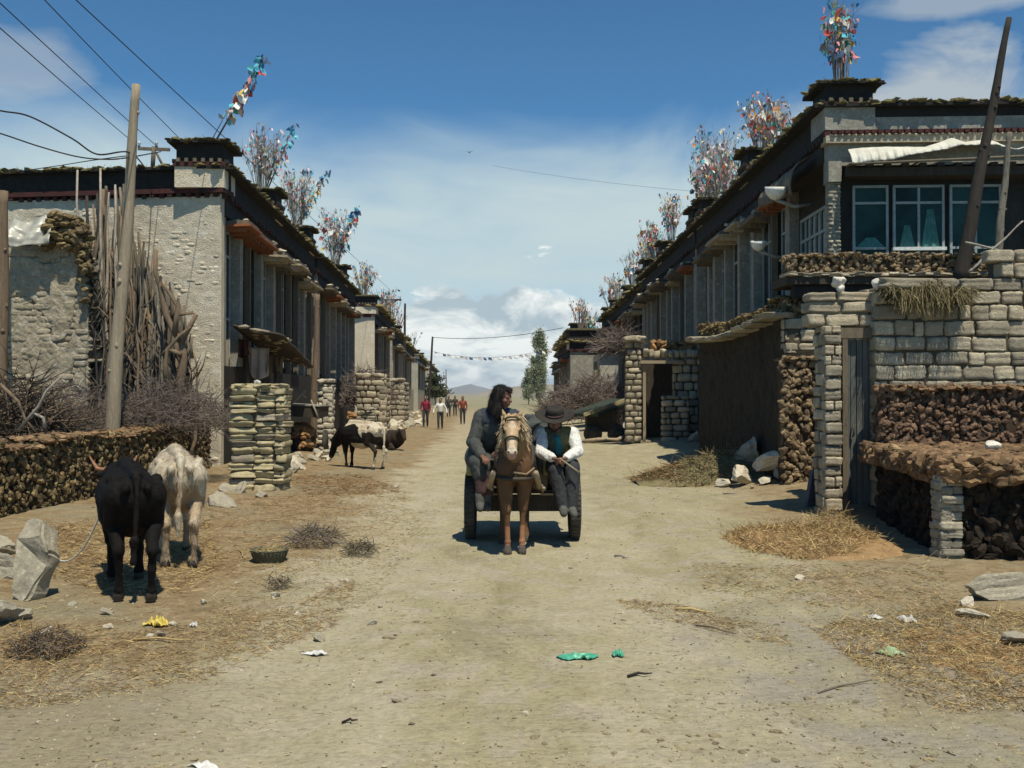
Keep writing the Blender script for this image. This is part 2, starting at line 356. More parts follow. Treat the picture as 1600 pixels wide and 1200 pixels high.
# ---------------------------------------------------------------- ground
def bare(x, y):
    return mnoise.noise(Vector((x*.55, y*.55, 2.0)))
def gdisp(x, y):
    a = mnoise.noise(Vector((x*.35, y*.22, 0)))*.035
    b = mnoise.noise(Vector((x*1.6, y*1.1, 5)))*.014
    c = mnoise.noise(Vector((x*6, y*5, 9)))*.006
    c += (.010*(1-abs(mnoise.noise(Vector((x*3.4, y*2.6, 14))))*3)+.008*mnoise.noise(Vector((x*11, y*9, 19))))
    rut = 0
    for c0 in (-1.15, .95):
        cx = c0 + .18*math.sin(y*.21) - .02*y*.9 + (.55 if c0 > 0 else -.1)
        rut -= .03*math.exp(-((x-cx)/.24)**2)
    return (a+b+c+rut)*(1-ss(60, 100, y))
def ground():
    ys = [-60, -25, -10, -4, 0, 1.2, 2.2]
    y = 3.0
    while y < 45: ys.append(y); y *= 1.0105
    while y < 6000: ys.append(y); y *= 1.06
    ys.append(9500)
    NX = 260
    verts = []; faces = []
    for Y in ys:
        hw = max(14, abs(Y)*.85+6)
        for i in range(NX+1):
            t = (i/NX*2-1); X = hw*(.55*t+.45*t**3)
            z = h(X, Y) + (gdisp(X, Y) if -5 < Y < 110 else 0)
            verts.append((X, Y, z))
    for j in range(len(ys)-1):
        for i in range(NX):
            a = j*(NX+1)+i; faces.append((a, a+1, a+NX+2, a+NX+1))
    mb = MB(); mb.add(verts, faces, 0, True)
    m, nt, b = newmat('earth')
    tc = nn(nt, 'ShaderNodeTexCoord'); v = tc.outputs['Object']
    sp = nn(nt, 'ShaderNodeSeparateXYZ'); lk(nt, v, sp.inputs[0]); X, Y, Z = sp.outputs
    big = noi(nt, v, .45, 5, .6, .3); mid = noi(nt, v, 2.2, 6, .65, .4); fine = noi(nt, v, 24, 6, .7); grit = noi(nt, v, 90, 4, .7)
    mp = nn(nt, 'ShaderNodeMapping'); mp.inputs['Scale'].default_value = (2.2, .55, 1); lk(nt, v, mp.inputs['Vector'])
    streak = noi(nt, mp.outputs[0], 1.2, 6, .62, .5)
    road = ramp(nt, streak, [(.26, (.25, .218, .125)), (.42, (.32, .282, .172)), (.56, (.36, .318, .203)), (.74, (.41, .362, .258))])
    road = mixc(nt, ramp(nt, mid, [(.50, 0.0), (.62, .75)]), road, (.375, .325, .26))
    road = mixc(nt, ramp(nt, noi(nt, v, .8, 6, .7, .6), [(.34, .7), (.46, 0.0)]), road, (.25, .22, .14))
    verge = ramp(nt, noi(nt, v, 3.1, 8, .75, .8), [(.32, (.125, .085, .045)), (.48, (.25, .175, .095)), (.62, (.32, .25, .15))])
    verge = mixc(nt, ramp(nt, big, [(.50, 0.0), (.62, .65)]), verge, (.25, .225, .15))
    # trodden road between the two littered verges: edge positions wander
    wn = mth(nt, 'MULTIPLY', mth(nt, 'SUBTRACT', noi(nt, v, .6, 6, .7, .5), .5), 3.4)
    def sstep(x, a, c):
        mr = nn(nt, 'ShaderNodeMapRange', interpolation_type='SMOOTHSTEP', i={1: a, 2: c}); lk(nt, x, mr.inputs[0]); return mr.outputs[0]
    xl = mth(nt, 'ADD', X, wn)
    left = mth(nt, 'MULTIPLY', mth(nt, 'SUBTRACT', 1.0, sstep(xl, -2.7, -1.5)), sstep(Y, 4.6, 6.2))
    right = mth(nt, 'MULTIPLY', sstep(mth(nt, 'SUBTRACT', xl, mth(nt, 'MULTIPLY', mth(nt, 'MAXIMUM', mth(nt, 'SUBTRACT', Y, 9.0), 0.0), .12)), 2.0, 3.4), sstep(mth(nt, 'ADD', Y, wn), 4.6, 6.0))
    vm = mth(nt, 'MAXIMUM', left, mth(nt, 'MULTIPLY', right, .85))
    col = mixc(nt, vm, road, verge)
    trk = mth(nt, 'MAXIMUM', bump2(nt, mth(nt, 'ADD', xl, mth(nt, 'MULTIPLY', Y, .03)), -1.9, -1.3, -.75, -.35), bump2(nt, mth(nt, 'ADD', xl, mth(nt, 'MULTIPLY', Y, .02)), .35, .75, 1.3, 1.7))
    col = mixc(nt, mth(nt, 'MULTIPLY', trk, ramp(nt, mid, [(.35, .25), (.6, .7)])), col, (.425, .375, .27))
    # darker earth in the near left corner, grey gravel patch front right
    gpatch = mth(nt, 'MULTIPLY', bump2(nt, xl, .7, 1.5, 2.8, 3.6), bump2(nt, Y, 3.6, 4.4, 7.0, 8.6))
    col = mixc(nt, mth(nt, 'MULTIPLY', gpatch, ramp(nt, mid, [(.34, .0), (.58, .7)])), col, (.28, .25, .205))
    corner = mth(nt, 'MULTIPLY', sstep(mth(nt, 'ADD', mth(nt, 'MULTIPLY', X, -1.0), mth(nt, 'MULTIPLY', wn, .3)), 1.0, 2.0), mth(nt, 'SUBTRACT', 1.0, sstep(Y, 5.2, 6.6)))
    col = mixc(nt, mth(nt, 'MULTIPLY', corner, .7), col, (.26, .22, .15))
    col = mixc(nt, 1.0, col, ramp(nt, fine, [(.28, (.70,)*3), (.5, (1.0,)*3), (.72, (1.18,)*3)]), 'MULTIPLY')
    col = mixc(nt, ramp(nt, grit, [(.60, 0.0), (.70, .3)]), col, (.42, .38, .28))
    col = mixc(nt, ramp(nt, grit, [(.30, .4), (.38, 0.0)]), col, (.13, .10, .06))
    mp2 = nn(nt, 'ShaderNodeMapping'); mp2.inputs['Scale'].default_value = (9, 22, 9); lk(nt, v, mp2.inputs['Vector'])
    pit = noi(nt, mp2.outputs[0], 1.0, 5, .62, .3)
    col = mixc(nt, ramp(nt, pit, [(.30, .6), (.40, 0.0)]), col, (.16, .135, .08))
    col = mixc(nt, ramp(nt, pit, [(.62, 0.0), (.74, .35)]), col, (.44, .40, .29))
    far = sstep(Y, 60, 160)
    col = mixc(nt, far, col, ramp(nt, noi(nt, v, .02, 5, .6), [(.35, (.27, .235, .16)), (.65, (.22, .215, .13))]))
    lk(nt, col, b.inputs['Base Color']); b.inputs['Roughness'].default_value = .95; b.inputs['Specular IOR Level'].default_value = .12
    hgt = mth(nt, 'ADD', mth(nt, 'ADD', mth(nt, 'MULTIPLY', fine, .7), mth(nt, 'MULTIPLY', pit, 1.0)), mth(nt, 'ADD', mth(nt, 'MULTIPLY', grit, .35), mth(nt, 'MULTIPLY', mid, .9)))
    bp = nn(nt, 'ShaderNodeBump', i={'Strength': .75, 'Distance': .03}); lk(nt, hgt, bp.inputs['Height']); lk(nt, bp.outputs[0], b.inputs['Normal'])
    o = mb.build('ground', m); tag(o, 'dry trodden earth street with straw strewn verges', None, None, 'structure'); return o
def bump2(nt, x, a, b, c, d):
    m1 = nn(nt, 'ShaderNodeMapRange', interpolation_type='SMOOTHSTEP', i={1: a, 2: b}); lk(nt, x, m1.inputs[0])
    m2 = nn(nt, 'ShaderNodeMapRange', interpolation_type='SMOOTHSTEP', i={1: c, 2: d, 3: 1.0, 4: 0.0}); lk(nt, x, m2.inputs[0])
    return mth(nt, 'MULTIPLY', m1.outputs[0], m2.outputs[0])
ground()
def gz(x, y): return h(x, y)+gdisp(x, y)
mk('dung_shaded', (.036, .027, .02), (.022, .017, .013), sc=5, bsc=40, isl=.4, bump=.6)  # dung darkened nearly black to carry the shade of the pen sides
mk('gate_wood', (.15, .155, .145), (.10, .105, .10), sc=3, bsc=20, stretch=(6, 6, .5), bump=.5)
mk('dung_pale', (.25, .185, .115), (.17, .12, .075), c3=(.30, .235, .15), sc=5, bsc=45, isl=.35, bump=.6, vary=.3)
mk('dung_red', (.175, .11, .075), (.12, .075, .05), c3=(.22, .15, .10), sc=5, bsc=45, isl=.35, bump=.6, vary=.3)
mk('mud_shade', (.05, .042, .03), (.034, .029, .022), sc=2.5, bsc=22, bump=1.0, dist=.04)  # mud taken down to near black, the wall's shade put into its colour
mk('slate', (.15, .13, .14), (.11, .10, .11), sc=5, bsc=20, bump=.4)
# ---------------------------------------------------------------- hills
def hills():
    mk('hill_rock', (.20, .19, .165), (.15, .145, .13), sc=.004, bsc=.03, bump=.3)
    mk('hill_earth', (.27, .23, .165), (.22, .19, .13), sc=.01, bsc=.08, bump=.3)
    def ridge(Y, prof, depth, mat, name, lab):
        xs = np.linspace(prof[0][0], prof[-1][0], 160); zs = np.interp(xs, [p[0] for p in prof], [p[1] for p in prof])
        mb = MB(); n = 14; V = []
        for j in range(n+1):
            t = j/n
            for k, x in enumerate(xs):
                y = Y + (t-.5)*depth
                wv = math.sin(math.pi*t)**.9
                zz = zs[k]*wv*(1+.18*mnoise.noise(Vector((x*.004, y*.004, 3)))) + 8*mnoise.noise(Vector((x*.012, y*.012, 7)))*wv*(zs[k]/100)
                V.append((x, y, zz-2))
        fs = [(j*160+k, j*160+k+1, (j+1)*160+k+1, (j+1)*160+k) for j in range(n) for k in range(159)]
        mb.add(V, fs, 0, True); tag(mb.build(name, MT[mat]), lab, None, None, 'structure')
    s = 7000/F
    P = lambda px, py: ((px-800)*s, max(4, (CY-py)*s+1.65))
    ridge(7000, [P(120, 606), P(300, 600), P(420, 606), P(560, 603), P(640, 610), P(690, 611), P(705, 607), P(722, 604), P(735, 600), P(748, 603), P(765, 607), P(800, 609), P(860, 607), P(960, 604), P(1100, 600), P(1300, 606), P(1500, 604)], 2600, 'hill_rock', 'hills', 'far blue mountain ridge beyond the end of the street')
    s = 2500/F
    ridge(2500, [P(500, 616), P(680, 615), P(745, 614), P(770, 608), P(800, 603), P(840, 600), P(900, 601), P(1000, 606), P(1200, 612)], 900, 'hill_earth', 'hills', 'low brown hill at the end of the street')
hills()

# ---------------------------------------------------------------- dung walls, brick walls
def dung_faces(mb, P0, P1, z0, z1, thick, size, sub=2, faces='fbet', topsize=None, mi=0, mtop=1, out=None, core=True, mcore=2, skew=0.0):
    """a wall of stacked dung cakes from P0 to P1; front face is to the right of P0->P1 (or given by out)"""
    P0 = Vector((P0[0], P0[1], 0)); P1 = Vector((P1[0], P1[1], 0)); d = (P1-P0); L = d.length; d.normalize()
    n = out or Vector((d.y, -d.x, 0)); th = math.atan2(d.y, d.x)
    Rz = Matrix.Rotation(th, 3, 'Z')
    if core:
        c = (P0+P1)/2 - n*(thick/2)
        mb.box((c.x, c.y, (z0+z1)/2-.02), (L-.06, thick-.06, z1-z0-.02), Rz, mcore)
    a0 = math.atan2(n.y, n.x)
    def face(origin, dirv, nrm, len_):
        an = math.atan2(nrm.y, nrm.x); cnt = int(len_*(z1-z0)/(size*size*.40))
        for _ in range(cnt):
            u = rnd.random()*len_; z = z0+rnd.random()*(z1-z0+.02); s = size*rnd.uniform(.55, 1.3)
            p = origin+dirv*u+nrm*rnd.uniform(-.06, .03)
            Mx = Matrix.Rotation(an, 3, 'Z') @ Matrix.Rotation(rnd.uniform(-.8, .8), 3, 'Y') @ Matrix.Rotation(rnd.uniform(-.7, .7), 3, 'Z') @ Matrix.Rotation(rnd.uniform(0, 6.28), 3, 'X')
            mb.lump((p.x, p.y, z), (s*.34, s*.62, s*.40), Mx, mi, sub, .16, 3.1, None, False, .07)
    if 'f' in faces: face(P0, d, n, L)
    if 'b' in faces: face(P0-n*thick, d, -n, L)
    if 'e' in faces:
        face(P0, -n, -d, thick); face(P1, -n, d, thick)
    if 't' in faces:
        ts = topsize or size; m = max(1, int(L/ts)); q = max(1, int((thick+.1)/ts))
        for i in range(m):
            for j in range(q+1):
                p = P0+d*((i+rnd.random())/m*L) + n*(.08-(j+rnd.random()*.8)/(q+.6)*(thick+.1))
                s = ts*rnd.uniform(.7, 1.25)
                Mx = Matrix.Rotation(rnd.uniform(0, 6.3), 3, 'Z') @ Matrix.Rotation(rnd.uniform(-.3, .3), 3, 'X')
                mb.lump((p.x, p.y, z1+rnd.uniform(-.03, .03)), (s*.68, s*.55, s*.26), Mx, mtop, sub, .17, 3.1, None, False, .08)
DM = [MT['dung'], MT['dung_top'], MT['dung_core']]

def brick_face(mb, O, du, dn, L, z0, z1, bw=.5, bh=.28, depth=.22, mi=0, top=None, holes=(), jit=.3, joint=.02, t=None):
    """courses of rounded blocks on a vertical face; O corner, du along, dn outward"""
    an = math.atan2(du.y, du.x); z = z0
    while z < z1-.04:
        hh = min(bh*rnd.uniform(.85, 1.15), z1-z)
        if z1-z-hh < bh*.4: hh = z1-z
        u = -rnd.random()*bw*.5
        while u < L-.03:
            ww = bw*rnd.uniform(1-jit*1.5, 1+jit*1.2)
            if rnd.random() < .16: ww *= .55
            a, b = max(u, 0), min(u+ww, L)
            if L-b < .1: b = L
            if b-a > .05:
                um = (a+b)/2; zm = z+hh/2
                skip = (top is not None and zm > top(um)) or any(x0 < um < x1 and y0 < zm < y1 for x0, x1, y0, y1 in holes)
                if not skip:
                    p = O+du*um+dn*(rnd.uniform(-.035, .012)-depth*.5)
                    Mx = Matrix.Rotation(an+rnd.uniform(-.02, .02), 3, 'Z') @ Matrix.Rotation(rnd.uniform(-.02, .02), 3, 'Y')
                    mb.block((p.x, p.y, zm+rnd.uniform(-.006, .006)), ((b-a)-joint, depth, hh-joint), Mx, mi, .05, t)
            u += ww
        z += hh

# --- left dung wall along the verge
def left_wall():
    mb = MB()
    pts = [(-6.9, 9.6), (-6.55, 13.2), (-6.3, 17.0), (-6.38, 21.6)]
    tops = [.98, 1.0, 1.02, 1.06]
    for i in range(3):
        a, b = Vector(pts[i]), Vector(pts[i+1])
        zb = h(a.x, a.y)-.05
        # several lengths so that the top edge is uneven
        k = 4
        for q in range(k):
            p0 = a.lerp(b, q/k); p1 = a.lerp(b, (q+1)/k)
            zt = tops[i]+(tops[i+1]-tops[i])*q/k+rnd.uniform(-.05, .05)
            dung_faces(mb, p0, p1, zb, zt, .62, .085, 2 if p0.y < 19 else 1, 'ft' + ('e' if (i == 2 and q == 3) else ''), topsize=.105, out=Vector((1, -.06, 0)).normalized())
    o = mb.build('dung_wall', DM); tag(o, 'long low wall of stacked dung cakes along the left verge', 'wall')
left_wall()

# --- stacked sod pillar
def stack_pillar():
    c = gp(400, 766); Y = c.y; x0 = at(358, 0, Y).x; x1 = at(444, 0, Y).x; z1 = at(0, 606, Y).z
    root = empty('sod_pillar', (c.x, c.y+.3, c.z-.02), 'pillar of stacked flat sods in two columns at end of dung wall', 'pillar')
    mb = MB(); wc = (x1-x0)
    z = c.z-.05; r = 0
    while z < z1-.02:
        hh = rnd.uniform(.09, .15)
        xm = x0+wc*(.47+rnd.uniform(-.035, .035))
        for a, b in ((x0+rnd.uniform(-.03, .03), xm), (xm, x1-.16+rnd.uniform(-.02, .03)), (x1-.16, x1+rnd.uniform(-.02, .03))):
            if z < c.z+.35: a -= .03; 
            mb.block(((a+b)/2, Y+.3+rnd.uniform(-.02, .02), z+hh/2), ((b-a)-.012, .6, hh-.008), rot3(rnd.uniform(-.03, .03), rnd.uniform(-.03, .03), rnd.uniform(-.05, .05)), 0 if rnd.random() < .75 else 1, .09, RC3)
        z += hh
    mb.box(((x0+x1)/2, Y+.3, (c.z+z1)/2-.03), (wc-.1, .5, z1-c.z-.08), None, 2)
    mb.build('stacked_sods', [MT['sod'], MT['mud_brick'], MT['mud_mortar']], root)
    m2 = MB()
    for k in range(7):
        m2.block((x0+wc*(k+.5)/7, Y+.3+rnd.uniform(-.1, .1), z1+.03), (wc/6.5, .55, .08), rot3(0, rnd.uniform(-.1, .1), rnd.uniform(-.2, .2)), 0, .1)
    m2.build('cap', [MT['sod']], root)
    o = MB().rock((0, 0, 0), (.07, .06, .05)).build('stone', MT['white_stone']); o.location = (x0+wc*.45, Y+.2, z1+.1)
    tag(o, 'small pale stone sitting on top of the sod pillar', 'stone')
stack_pillar()

# --- right: gate piers, brick wall, dung pier, street wall
E = Vector
def right_compound():
    # brick wall facing the camera
    Yb = 13.75; x0 = at(1368, 0, Yb).x; x1 = 8.6; zt = at(0, 452, Yb).z
    root = empty('brick_wall', (x0, Yb, .1), 'tall mud brick wall facing the camera right of the grey gate', 'wall')
    def top(u):
        X = x0+u; px = CX+X*F/Yb
        return at(0, 452 if px < 1480 else (438 if px < 1560 else 392), Yb).z
    mb = MB(); brick_face(mb, E((x0, Yb, 0)), E((1, 0, 0)), E((0, -1, 0)), x1-x0, .15, 3.9, .37, .195, .26, 0, top)
    mb.block((x0+.55, Yb+.0, zt+.06), (1.0, .5, .16), None, 0, .08)
    mb.build('brick_courses', [MT['mud_brick']], root)
    c = MB(); c.box(((x0+.06+x1)/2, Yb+.25, (zt+.1)/2), (x1-x0-.06, .40, zt-.14), None, 0)
    xq = at(1562, 0, Yb).x; c.box(((xq+.06+x1)/2, Yb+.25, zt+.2), (x1-xq-.06, .40, .5), None, 0); c.build('mortar_core', [MT['mud_mortar']], root)
    # left return of that wall: the right jamb of the gate, dark
    j = MB(); Yj = 14.9
    brick_face(j, E((x0, Yj+.2, 0)), E((0, -1, 0)), E((-1, 0, 0)), Yj-Yb+.1, .15, zt+.05, .34, .195, .2, 0)
    j.build('side_courses', [MT['mud_brick']], root)
    # gate left pier of small stones
    g = gp(1300, 806); Yp = g.y; xa = at(1289, 0, Yp).x; xb = at(1317, 0, Yp).x; zp = at(0, 508, Yp).z
    r2 = empty('gate_pier', (xa, Yp, g.z), 'narrow pier of small stones on the left of the grey gate', 'pier')
    p = MB(); 
    brick_face(p, E((xa, Yp, 0)), E((1, 0, 0)), E((0, -1, 0)), xb-xa, g.z-.1, zp, .24, .15, .2, 0, jit=.3)
    brick_face(p, E((xa, Yp+.55, 0)), E((0, -1, 0)), E((-1, 0, 0)), .5, g.z-.1, zp, .3, .17, .16, 0, jit=.3)
    p.box(((xa+xb)/2, Yp+.3, (zp+g.z)/2), (xb-xa-.06, .5, zp-g.z-.02), None, 1)
    p.build('stones', [MT['mud_brick'], MT['mud_mortar']], r2)
    # gate itself
    Yd = Yp+.32; xg0 = at(1317, 0, Yd).x; xg1 = at(1368, 0, Yd).x; zg1 = at(0, 528, Yd).z
    r3 = empty('wooden_gate', (xg0, Yd, g.z), 'grey plank gate standing in the gap beside the brick wall', 'gate')
    d = MB(); n = 5
    for k in range(n):
        wd = (xg1-xg0-.04)/n
        d.box((xg0+.02+wd*(k+.5), Yd+.03*rnd.random(), g.z+.12+(zg1-g.z-.15)/2), (wd-.01, .045, zg1-g.z-.15), None, 0)
    d.build('door_leaf', [MT['gate_wood']], r3)
    f = MB(); f.box((xg0-.0, Yd-.06, (g.z+zg1)/2), (.07, .09, zg1-g.z), None, 0); f.box(((xg0+xg1)/2, Yd-.03, zg1+.06), (xg1-xg0+.5, .16, .14), None, 0)
    f.build('door_frame', [MT['timber']], r3)
    hd = MB(); hd.tube([(xg0+.12, Yd-.03, g.z+1.05), (xg0+.12, Yd-.08, g.z+1.07), (xg0+.12, Yd-.08, g.z+1.2), (xg0+.12, Yd-.03, g.z+1.22)], .012, 6); hd.build('handle', [MT['iron']], r3)
    # lintel slab courses over the gate
    l = MB()
    zl = zg1+.15
    brick_face(l, E((xg0-.5, Yd-.10, 0)), E((1, 0, 0)), E((0, -1, 0)), xg1-xg0+.46, zl, zl+.48, .34, .17, .34, 0, jit=.35); zl += .48
    l.box(((xg0-.5+xg1)/2-.02, Yd+.12, zl-.26), (xg1-xg0+.34, .3, .42), None, 0)
    o = l.build('gate_lintel', [MT['mud_brick']], None); tag(o, 'slab lintel of mud bricks spanning above the grey gate', 'lintel')
    wsn = MB(); wsn.lump((0, 0, 0), (.085, .08, .085), None, 0, 3, .2, 3.2); wsn.lump((.02, -.02, -.095), (.05, .05, .06), None, 0, 2, .2, 3)
    q = wsn.build('animal_skull', MT['white_stone']); q.location = (at(1312, 462, Yd-.1).x, Yd-.05, zl+.13); tag(q, 'bleached white animal skull set on lintel above the gate', 'skull')
    # dung pier (left of gate) facing the camera
    g2 = gp(1260, 752); Y2 = g2.y; xa2 = at(1228, 0, Y2).x; xb2 = at(1300, 0, Y2).x; z2 = at(0, 465, Y2).z; zm = at(0, 560, Y2).z
    r4 = empty('compound_wall', (xa2, Y2, g2.z), 'mud brick corner pier with dung cakes piled against its lower half', 'wall')
    p = MB(); brick_face(p, E((xa2, Y2+.12, 0)), E((1, 0, 0)), E((0, -1, 0)), 4.6, zm-.1, z2, .5, .2, .24, 0, jit=.35)
    p.box(((xa2+.06)+2.2, Y2+.4, (g2.z+z2)/2), (4.4, .5, z2-g2.z-.05), None, 1); p.build('brick_courses', [MT['mud_brick'], MT['mud_mortar']], r4)
    m = MB(); dung_faces(m, (xa2-.06, Y2+.05), (xb2+.25, Y2+.05), g2.z-.1, zm, .4, .11, 2, 'ft', mi=0, mtop=0); m.build('dung_cakes', [MT['dung_pale'], MT['dung_top'], MT['dung_core']], r4)
    # ledge with a dark flat roof edge
    Yl = Y2+.1; zl0 = at(0, 448, Yl).z; zl1 = at(0, 432, Yl).z; xl0 = at(1222, 0, Yl).x; xl1 = at(1562, 0, Yl).x
    e = MB(); 
    e.box(((xl0+xl1)/2, Yl+.2, (zl0+zl1)/2), (xl1-xl0, 1.0, zl1-zl0-.03), None, 0)
    for k in range(26):
        e.block((xl0+(xl1-xl0)*(k+.5)/26, Yl-.12+rnd.uniform(-.06, .04), zl1), ((xl1-xl0)/24, .5, .06), rot3(rnd.uniform(-.06, .06), 0, rnd.uniform(-.1, .1)), 1, .12)
    e.box(((xl0+xl1)/2, Yl-.1, zl0-.10), (xl1-xl0-.3, .2, .2), None, 2)
    e.build('roof_ledge', [MT['timber_dark'], MT['mud_brick'], MT['black_band']], r4)
    # dung cakes drying on that ledge
    m = MB()
    n = 1
    for k in range(n):
        a = xl0+.12+(xl1-xl0-.15)*k/n; b = xl0+.12+(xl1-xl0-.15)*(k+1)/n
        t = .35
        dung_faces(m, (a, Yl-.05), (b, Yl-.05), zl1, zl1+t, .5, .085, 1, 'ft' + ('e' if k in (0, n-1) else ''), mi=0, mtop=0)
    o = m.build('dung_stack', [MT['dung_pale'], MT['dung_top'], MT['dung_core']]); tag(o, 'row of drying dung cakes along ledge under the house windows', 'dung stack')
    # street wall in shade, from the pier away from the camera
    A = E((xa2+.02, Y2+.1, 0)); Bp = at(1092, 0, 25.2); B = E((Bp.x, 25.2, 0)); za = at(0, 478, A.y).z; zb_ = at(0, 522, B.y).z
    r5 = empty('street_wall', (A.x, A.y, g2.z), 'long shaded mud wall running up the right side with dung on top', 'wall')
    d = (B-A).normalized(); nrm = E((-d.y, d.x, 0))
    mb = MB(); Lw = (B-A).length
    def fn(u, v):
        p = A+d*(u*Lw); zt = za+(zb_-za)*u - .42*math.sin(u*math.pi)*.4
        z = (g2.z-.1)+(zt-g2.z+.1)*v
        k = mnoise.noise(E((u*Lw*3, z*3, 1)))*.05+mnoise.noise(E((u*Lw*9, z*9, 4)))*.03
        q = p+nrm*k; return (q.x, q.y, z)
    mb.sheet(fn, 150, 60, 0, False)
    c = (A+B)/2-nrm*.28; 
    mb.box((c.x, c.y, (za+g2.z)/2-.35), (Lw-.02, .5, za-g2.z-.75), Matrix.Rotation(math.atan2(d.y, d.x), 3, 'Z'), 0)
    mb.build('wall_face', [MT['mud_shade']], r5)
    m = MB(); k = 9
    for q in range(k):
        a = A.lerp(B, q/k); b = A.lerp(B, (q+1)/k); u = (q+.5)/k
        zt = za+(zb_-za)*u-.42*math.sin(u*math.pi)*.4
        dung_faces(m, (b.x, b.y), (a.x, a.y), zt-.1, zt+.16+rnd.uniform(-.05, .06), .6, .12, 1, 'ft'+('e' if q in (0, k-1) else ''), out=nrm, mi=0, mtop=0)
        mid = (a+b)/2+nrm*.1
        m.block((mid.x, mid.y, zt-.12), ((b-a).length, .5, .1), Matrix.Rotation(math.atan2(d.y, d.x), 3, 'Z'), 3, .08)
    m.build('dung_coping', DM+[MT['mud_brick']], r5)
    # big tuft of brush over the brick wall
    m = MB()
    for k in range(900):
        t = rnd.random(); X = at(1385+135*t, 0, Yb-.2).x; z0_ = at(0, 447+6*math.sin(t*9), Yb).z
        sag = (1-abs(t*2-1)**2)*.36
        m.blade((X, Yb-.1+rnd.uniform(-.18, .15), z0_+rnd.uniform(-.05, .03)), (rnd.gauss(0, .1), -rnd.uniform(.02, .28), -rnd.uniform(.05, .16+sag)), .012)
    m.lump((at(1450, 0, Yb).x, Yb-.05, at(0, 462, Yb).z), (.56, .22, .13), None, 1, 3, .1, 3)
    o = m.build('brush_bundle', [MT['hay'], MT['dung_core']]); tag(o, 'shaggy tuft of dry brush hanging over the brick wall', 'brush')
    for nm, px, py, rr, lab in (('stone', 1376, 443, .1, 'pale round stone on the brick wall corner beside the brush tuft'),):
        o = MB().rock((0, 0, 0), (rr*1.3, rr, rr)).build(nm, MT['white_stone']); o.location = at(px, py, Yb+.05); tag(o, lab, 'stone')
    # dung pen at the corner: thick cap, shaded sides, stone post
    q0 = gp(1371, 806); q1 = gp(1468, 874); zc = .93
    root = empty('dung_pen', (q1.x, q1.y, 0), 'low pen walled and roofed with dung cakes in front of the brick wall', 'pen')
    out = E((-1, -.25, 0)).normalized()
    m = MB(); dung_faces(m, (q0.x+.02, q0.y), (q1.x+.10, q1.y), -.05, zc-.1, .5, .12, 2, 'f', out=out); m.build('side_wall', [MT['dung_shaded'], MT['dung_shaded'], MT['dung_shaded']], root)
    m = MB(); dung_faces(m, (q1.x+.16, q1.y-.02), (7.0, q1.y-.50), -.05, zc-.1, .5, .12, 2, 'f'); m.build('front_wall', [MT['dung_shaded'], MT['dung_shaded'], MT['dung_shaded']], root)
    # cap: slab of cakes overhanging both faces
    m = MB()
    cap = [(q0.x-.12, q0.y+.1), (q1.x+.04, q1.y-.10), (7.2, q1.y-.62), (7.2, Yb-.3), (q0.x+.2, Yb-.3)]
    from mathutils.geometry import intersect_point_tri_2d as _ipt
    def inside(x, y):
        c = False; n = len(cap)
        for i in range(n):
            xi, yi = cap[i]; xj, yj = cap[i-1]
            if ((yi > y) != (yj > y)) and (x < (xj-xi)*(y-yi)/(yj-yi)+xi): c = not c
        return c
    bot = [(x, y, zc-.1) for x, y in cap]; tp = [(x, y, zc+.04) for x, y in cap]
    m.add(bot+tp, [tuple(range(4, -1, -1)), tuple(range(5, 10))]+[(i, (i+1) % 5, 5+(i+1) % 5, 5+i) for i in range(5)], 2)
    y = q1.y-.9
    while y < Yb-.3:
        x = q1.x-.5
        while x < 7.1:
            xx = x+rnd.uniform(-.05, .05); yy = y+rnd.uniform(-.05, .05)
            if inside(xx, yy):
                s = .12*rnd.uniform(.6, 1.35)
                m.lump((xx, yy, zc+.05+rnd.uniform(-.02, .03)), (s*.68, s*.6, s*.3), rot3(rnd.uniform(-.3, .3), 0, rnd.random()*6), 1, 2, .17, 3.1, None, False, .08)
            x += .085
        y += .085
    for i in range(3):      # rim of cakes
        a = E(cap[i-1 if i else 0]); a = E(cap[i]); b = E(cap[i+1]); L = (b-a).length; k = int(L/.065)
        for r in range(4):
            for q in range(k):
                p = a.lerp(b, (q+rnd.random())/k); s = .12*rnd.uniform(.6, 1.35)
                m.lump((p.x+rnd.uniform(-.04, .03), p.y+rnd.uniform(-.04, .03), zc-.10+r*.05+rnd.uniform(-.03, .03)), (s*.62, s*.6, s*.4), rot3(rnd.uniform(-.5, .5), rnd.uniform(-.5, .5), rnd.random()*6), 1, 2, .17, 3.1, None, False, .08)
    m.build('dung_cap', DM, root)
    m = MB(); px0 = at(1470, 0, q1.y-.1).x; px1 = at(1506, 0, q1.y-.1).x
    brick_face(m, E((px0, q1.y-.10, 0)), E((1, 0, 0)), E((0, -1, 0)), px1-px0, -.05, zc-.08, .22, .085, .24, 0, jit=.4, joint=.008, t=RC3)
    brick_face(m, E((px0, q1.y+.2, 0)), E((0, -1, 0)), E((-1, 0, 0)), .28, -.05, zc-.08, .22, .085, .1, 0, jit=.4, joint=.008, t=RC3)
    m.box(((px0+px1)/2, q1.y+.05, zc/2-.06), (px1-px0-.05, .2, zc-.06), None, 1)
    m.build('stone_post', [MT['stone'], MT['mud_mortar']], root)
    # upper stack against the brick wall
    m = MB(); za_ = zc+.02; zb2 = at(0, 606, Yb-.4).z; xa_ = at(1380, 0, Yb-.4).x
    for q in range(1):
        a = xa_; b = 7.2
        dung_faces(m, (a, Yb-.38), (b, Yb-.38), za_, zb2+.03*q, .32, .082, 2, 'ft'+('e' if q == 0 else ''), mi=0, mtop=1)
    o = m.build('dung_stack', [MT['dung_red'], MT['dung_top'], MT['dung_core']]); tag(o, 'stack of reddish dung cakes against the brick wall above the pen', 'dung stack')
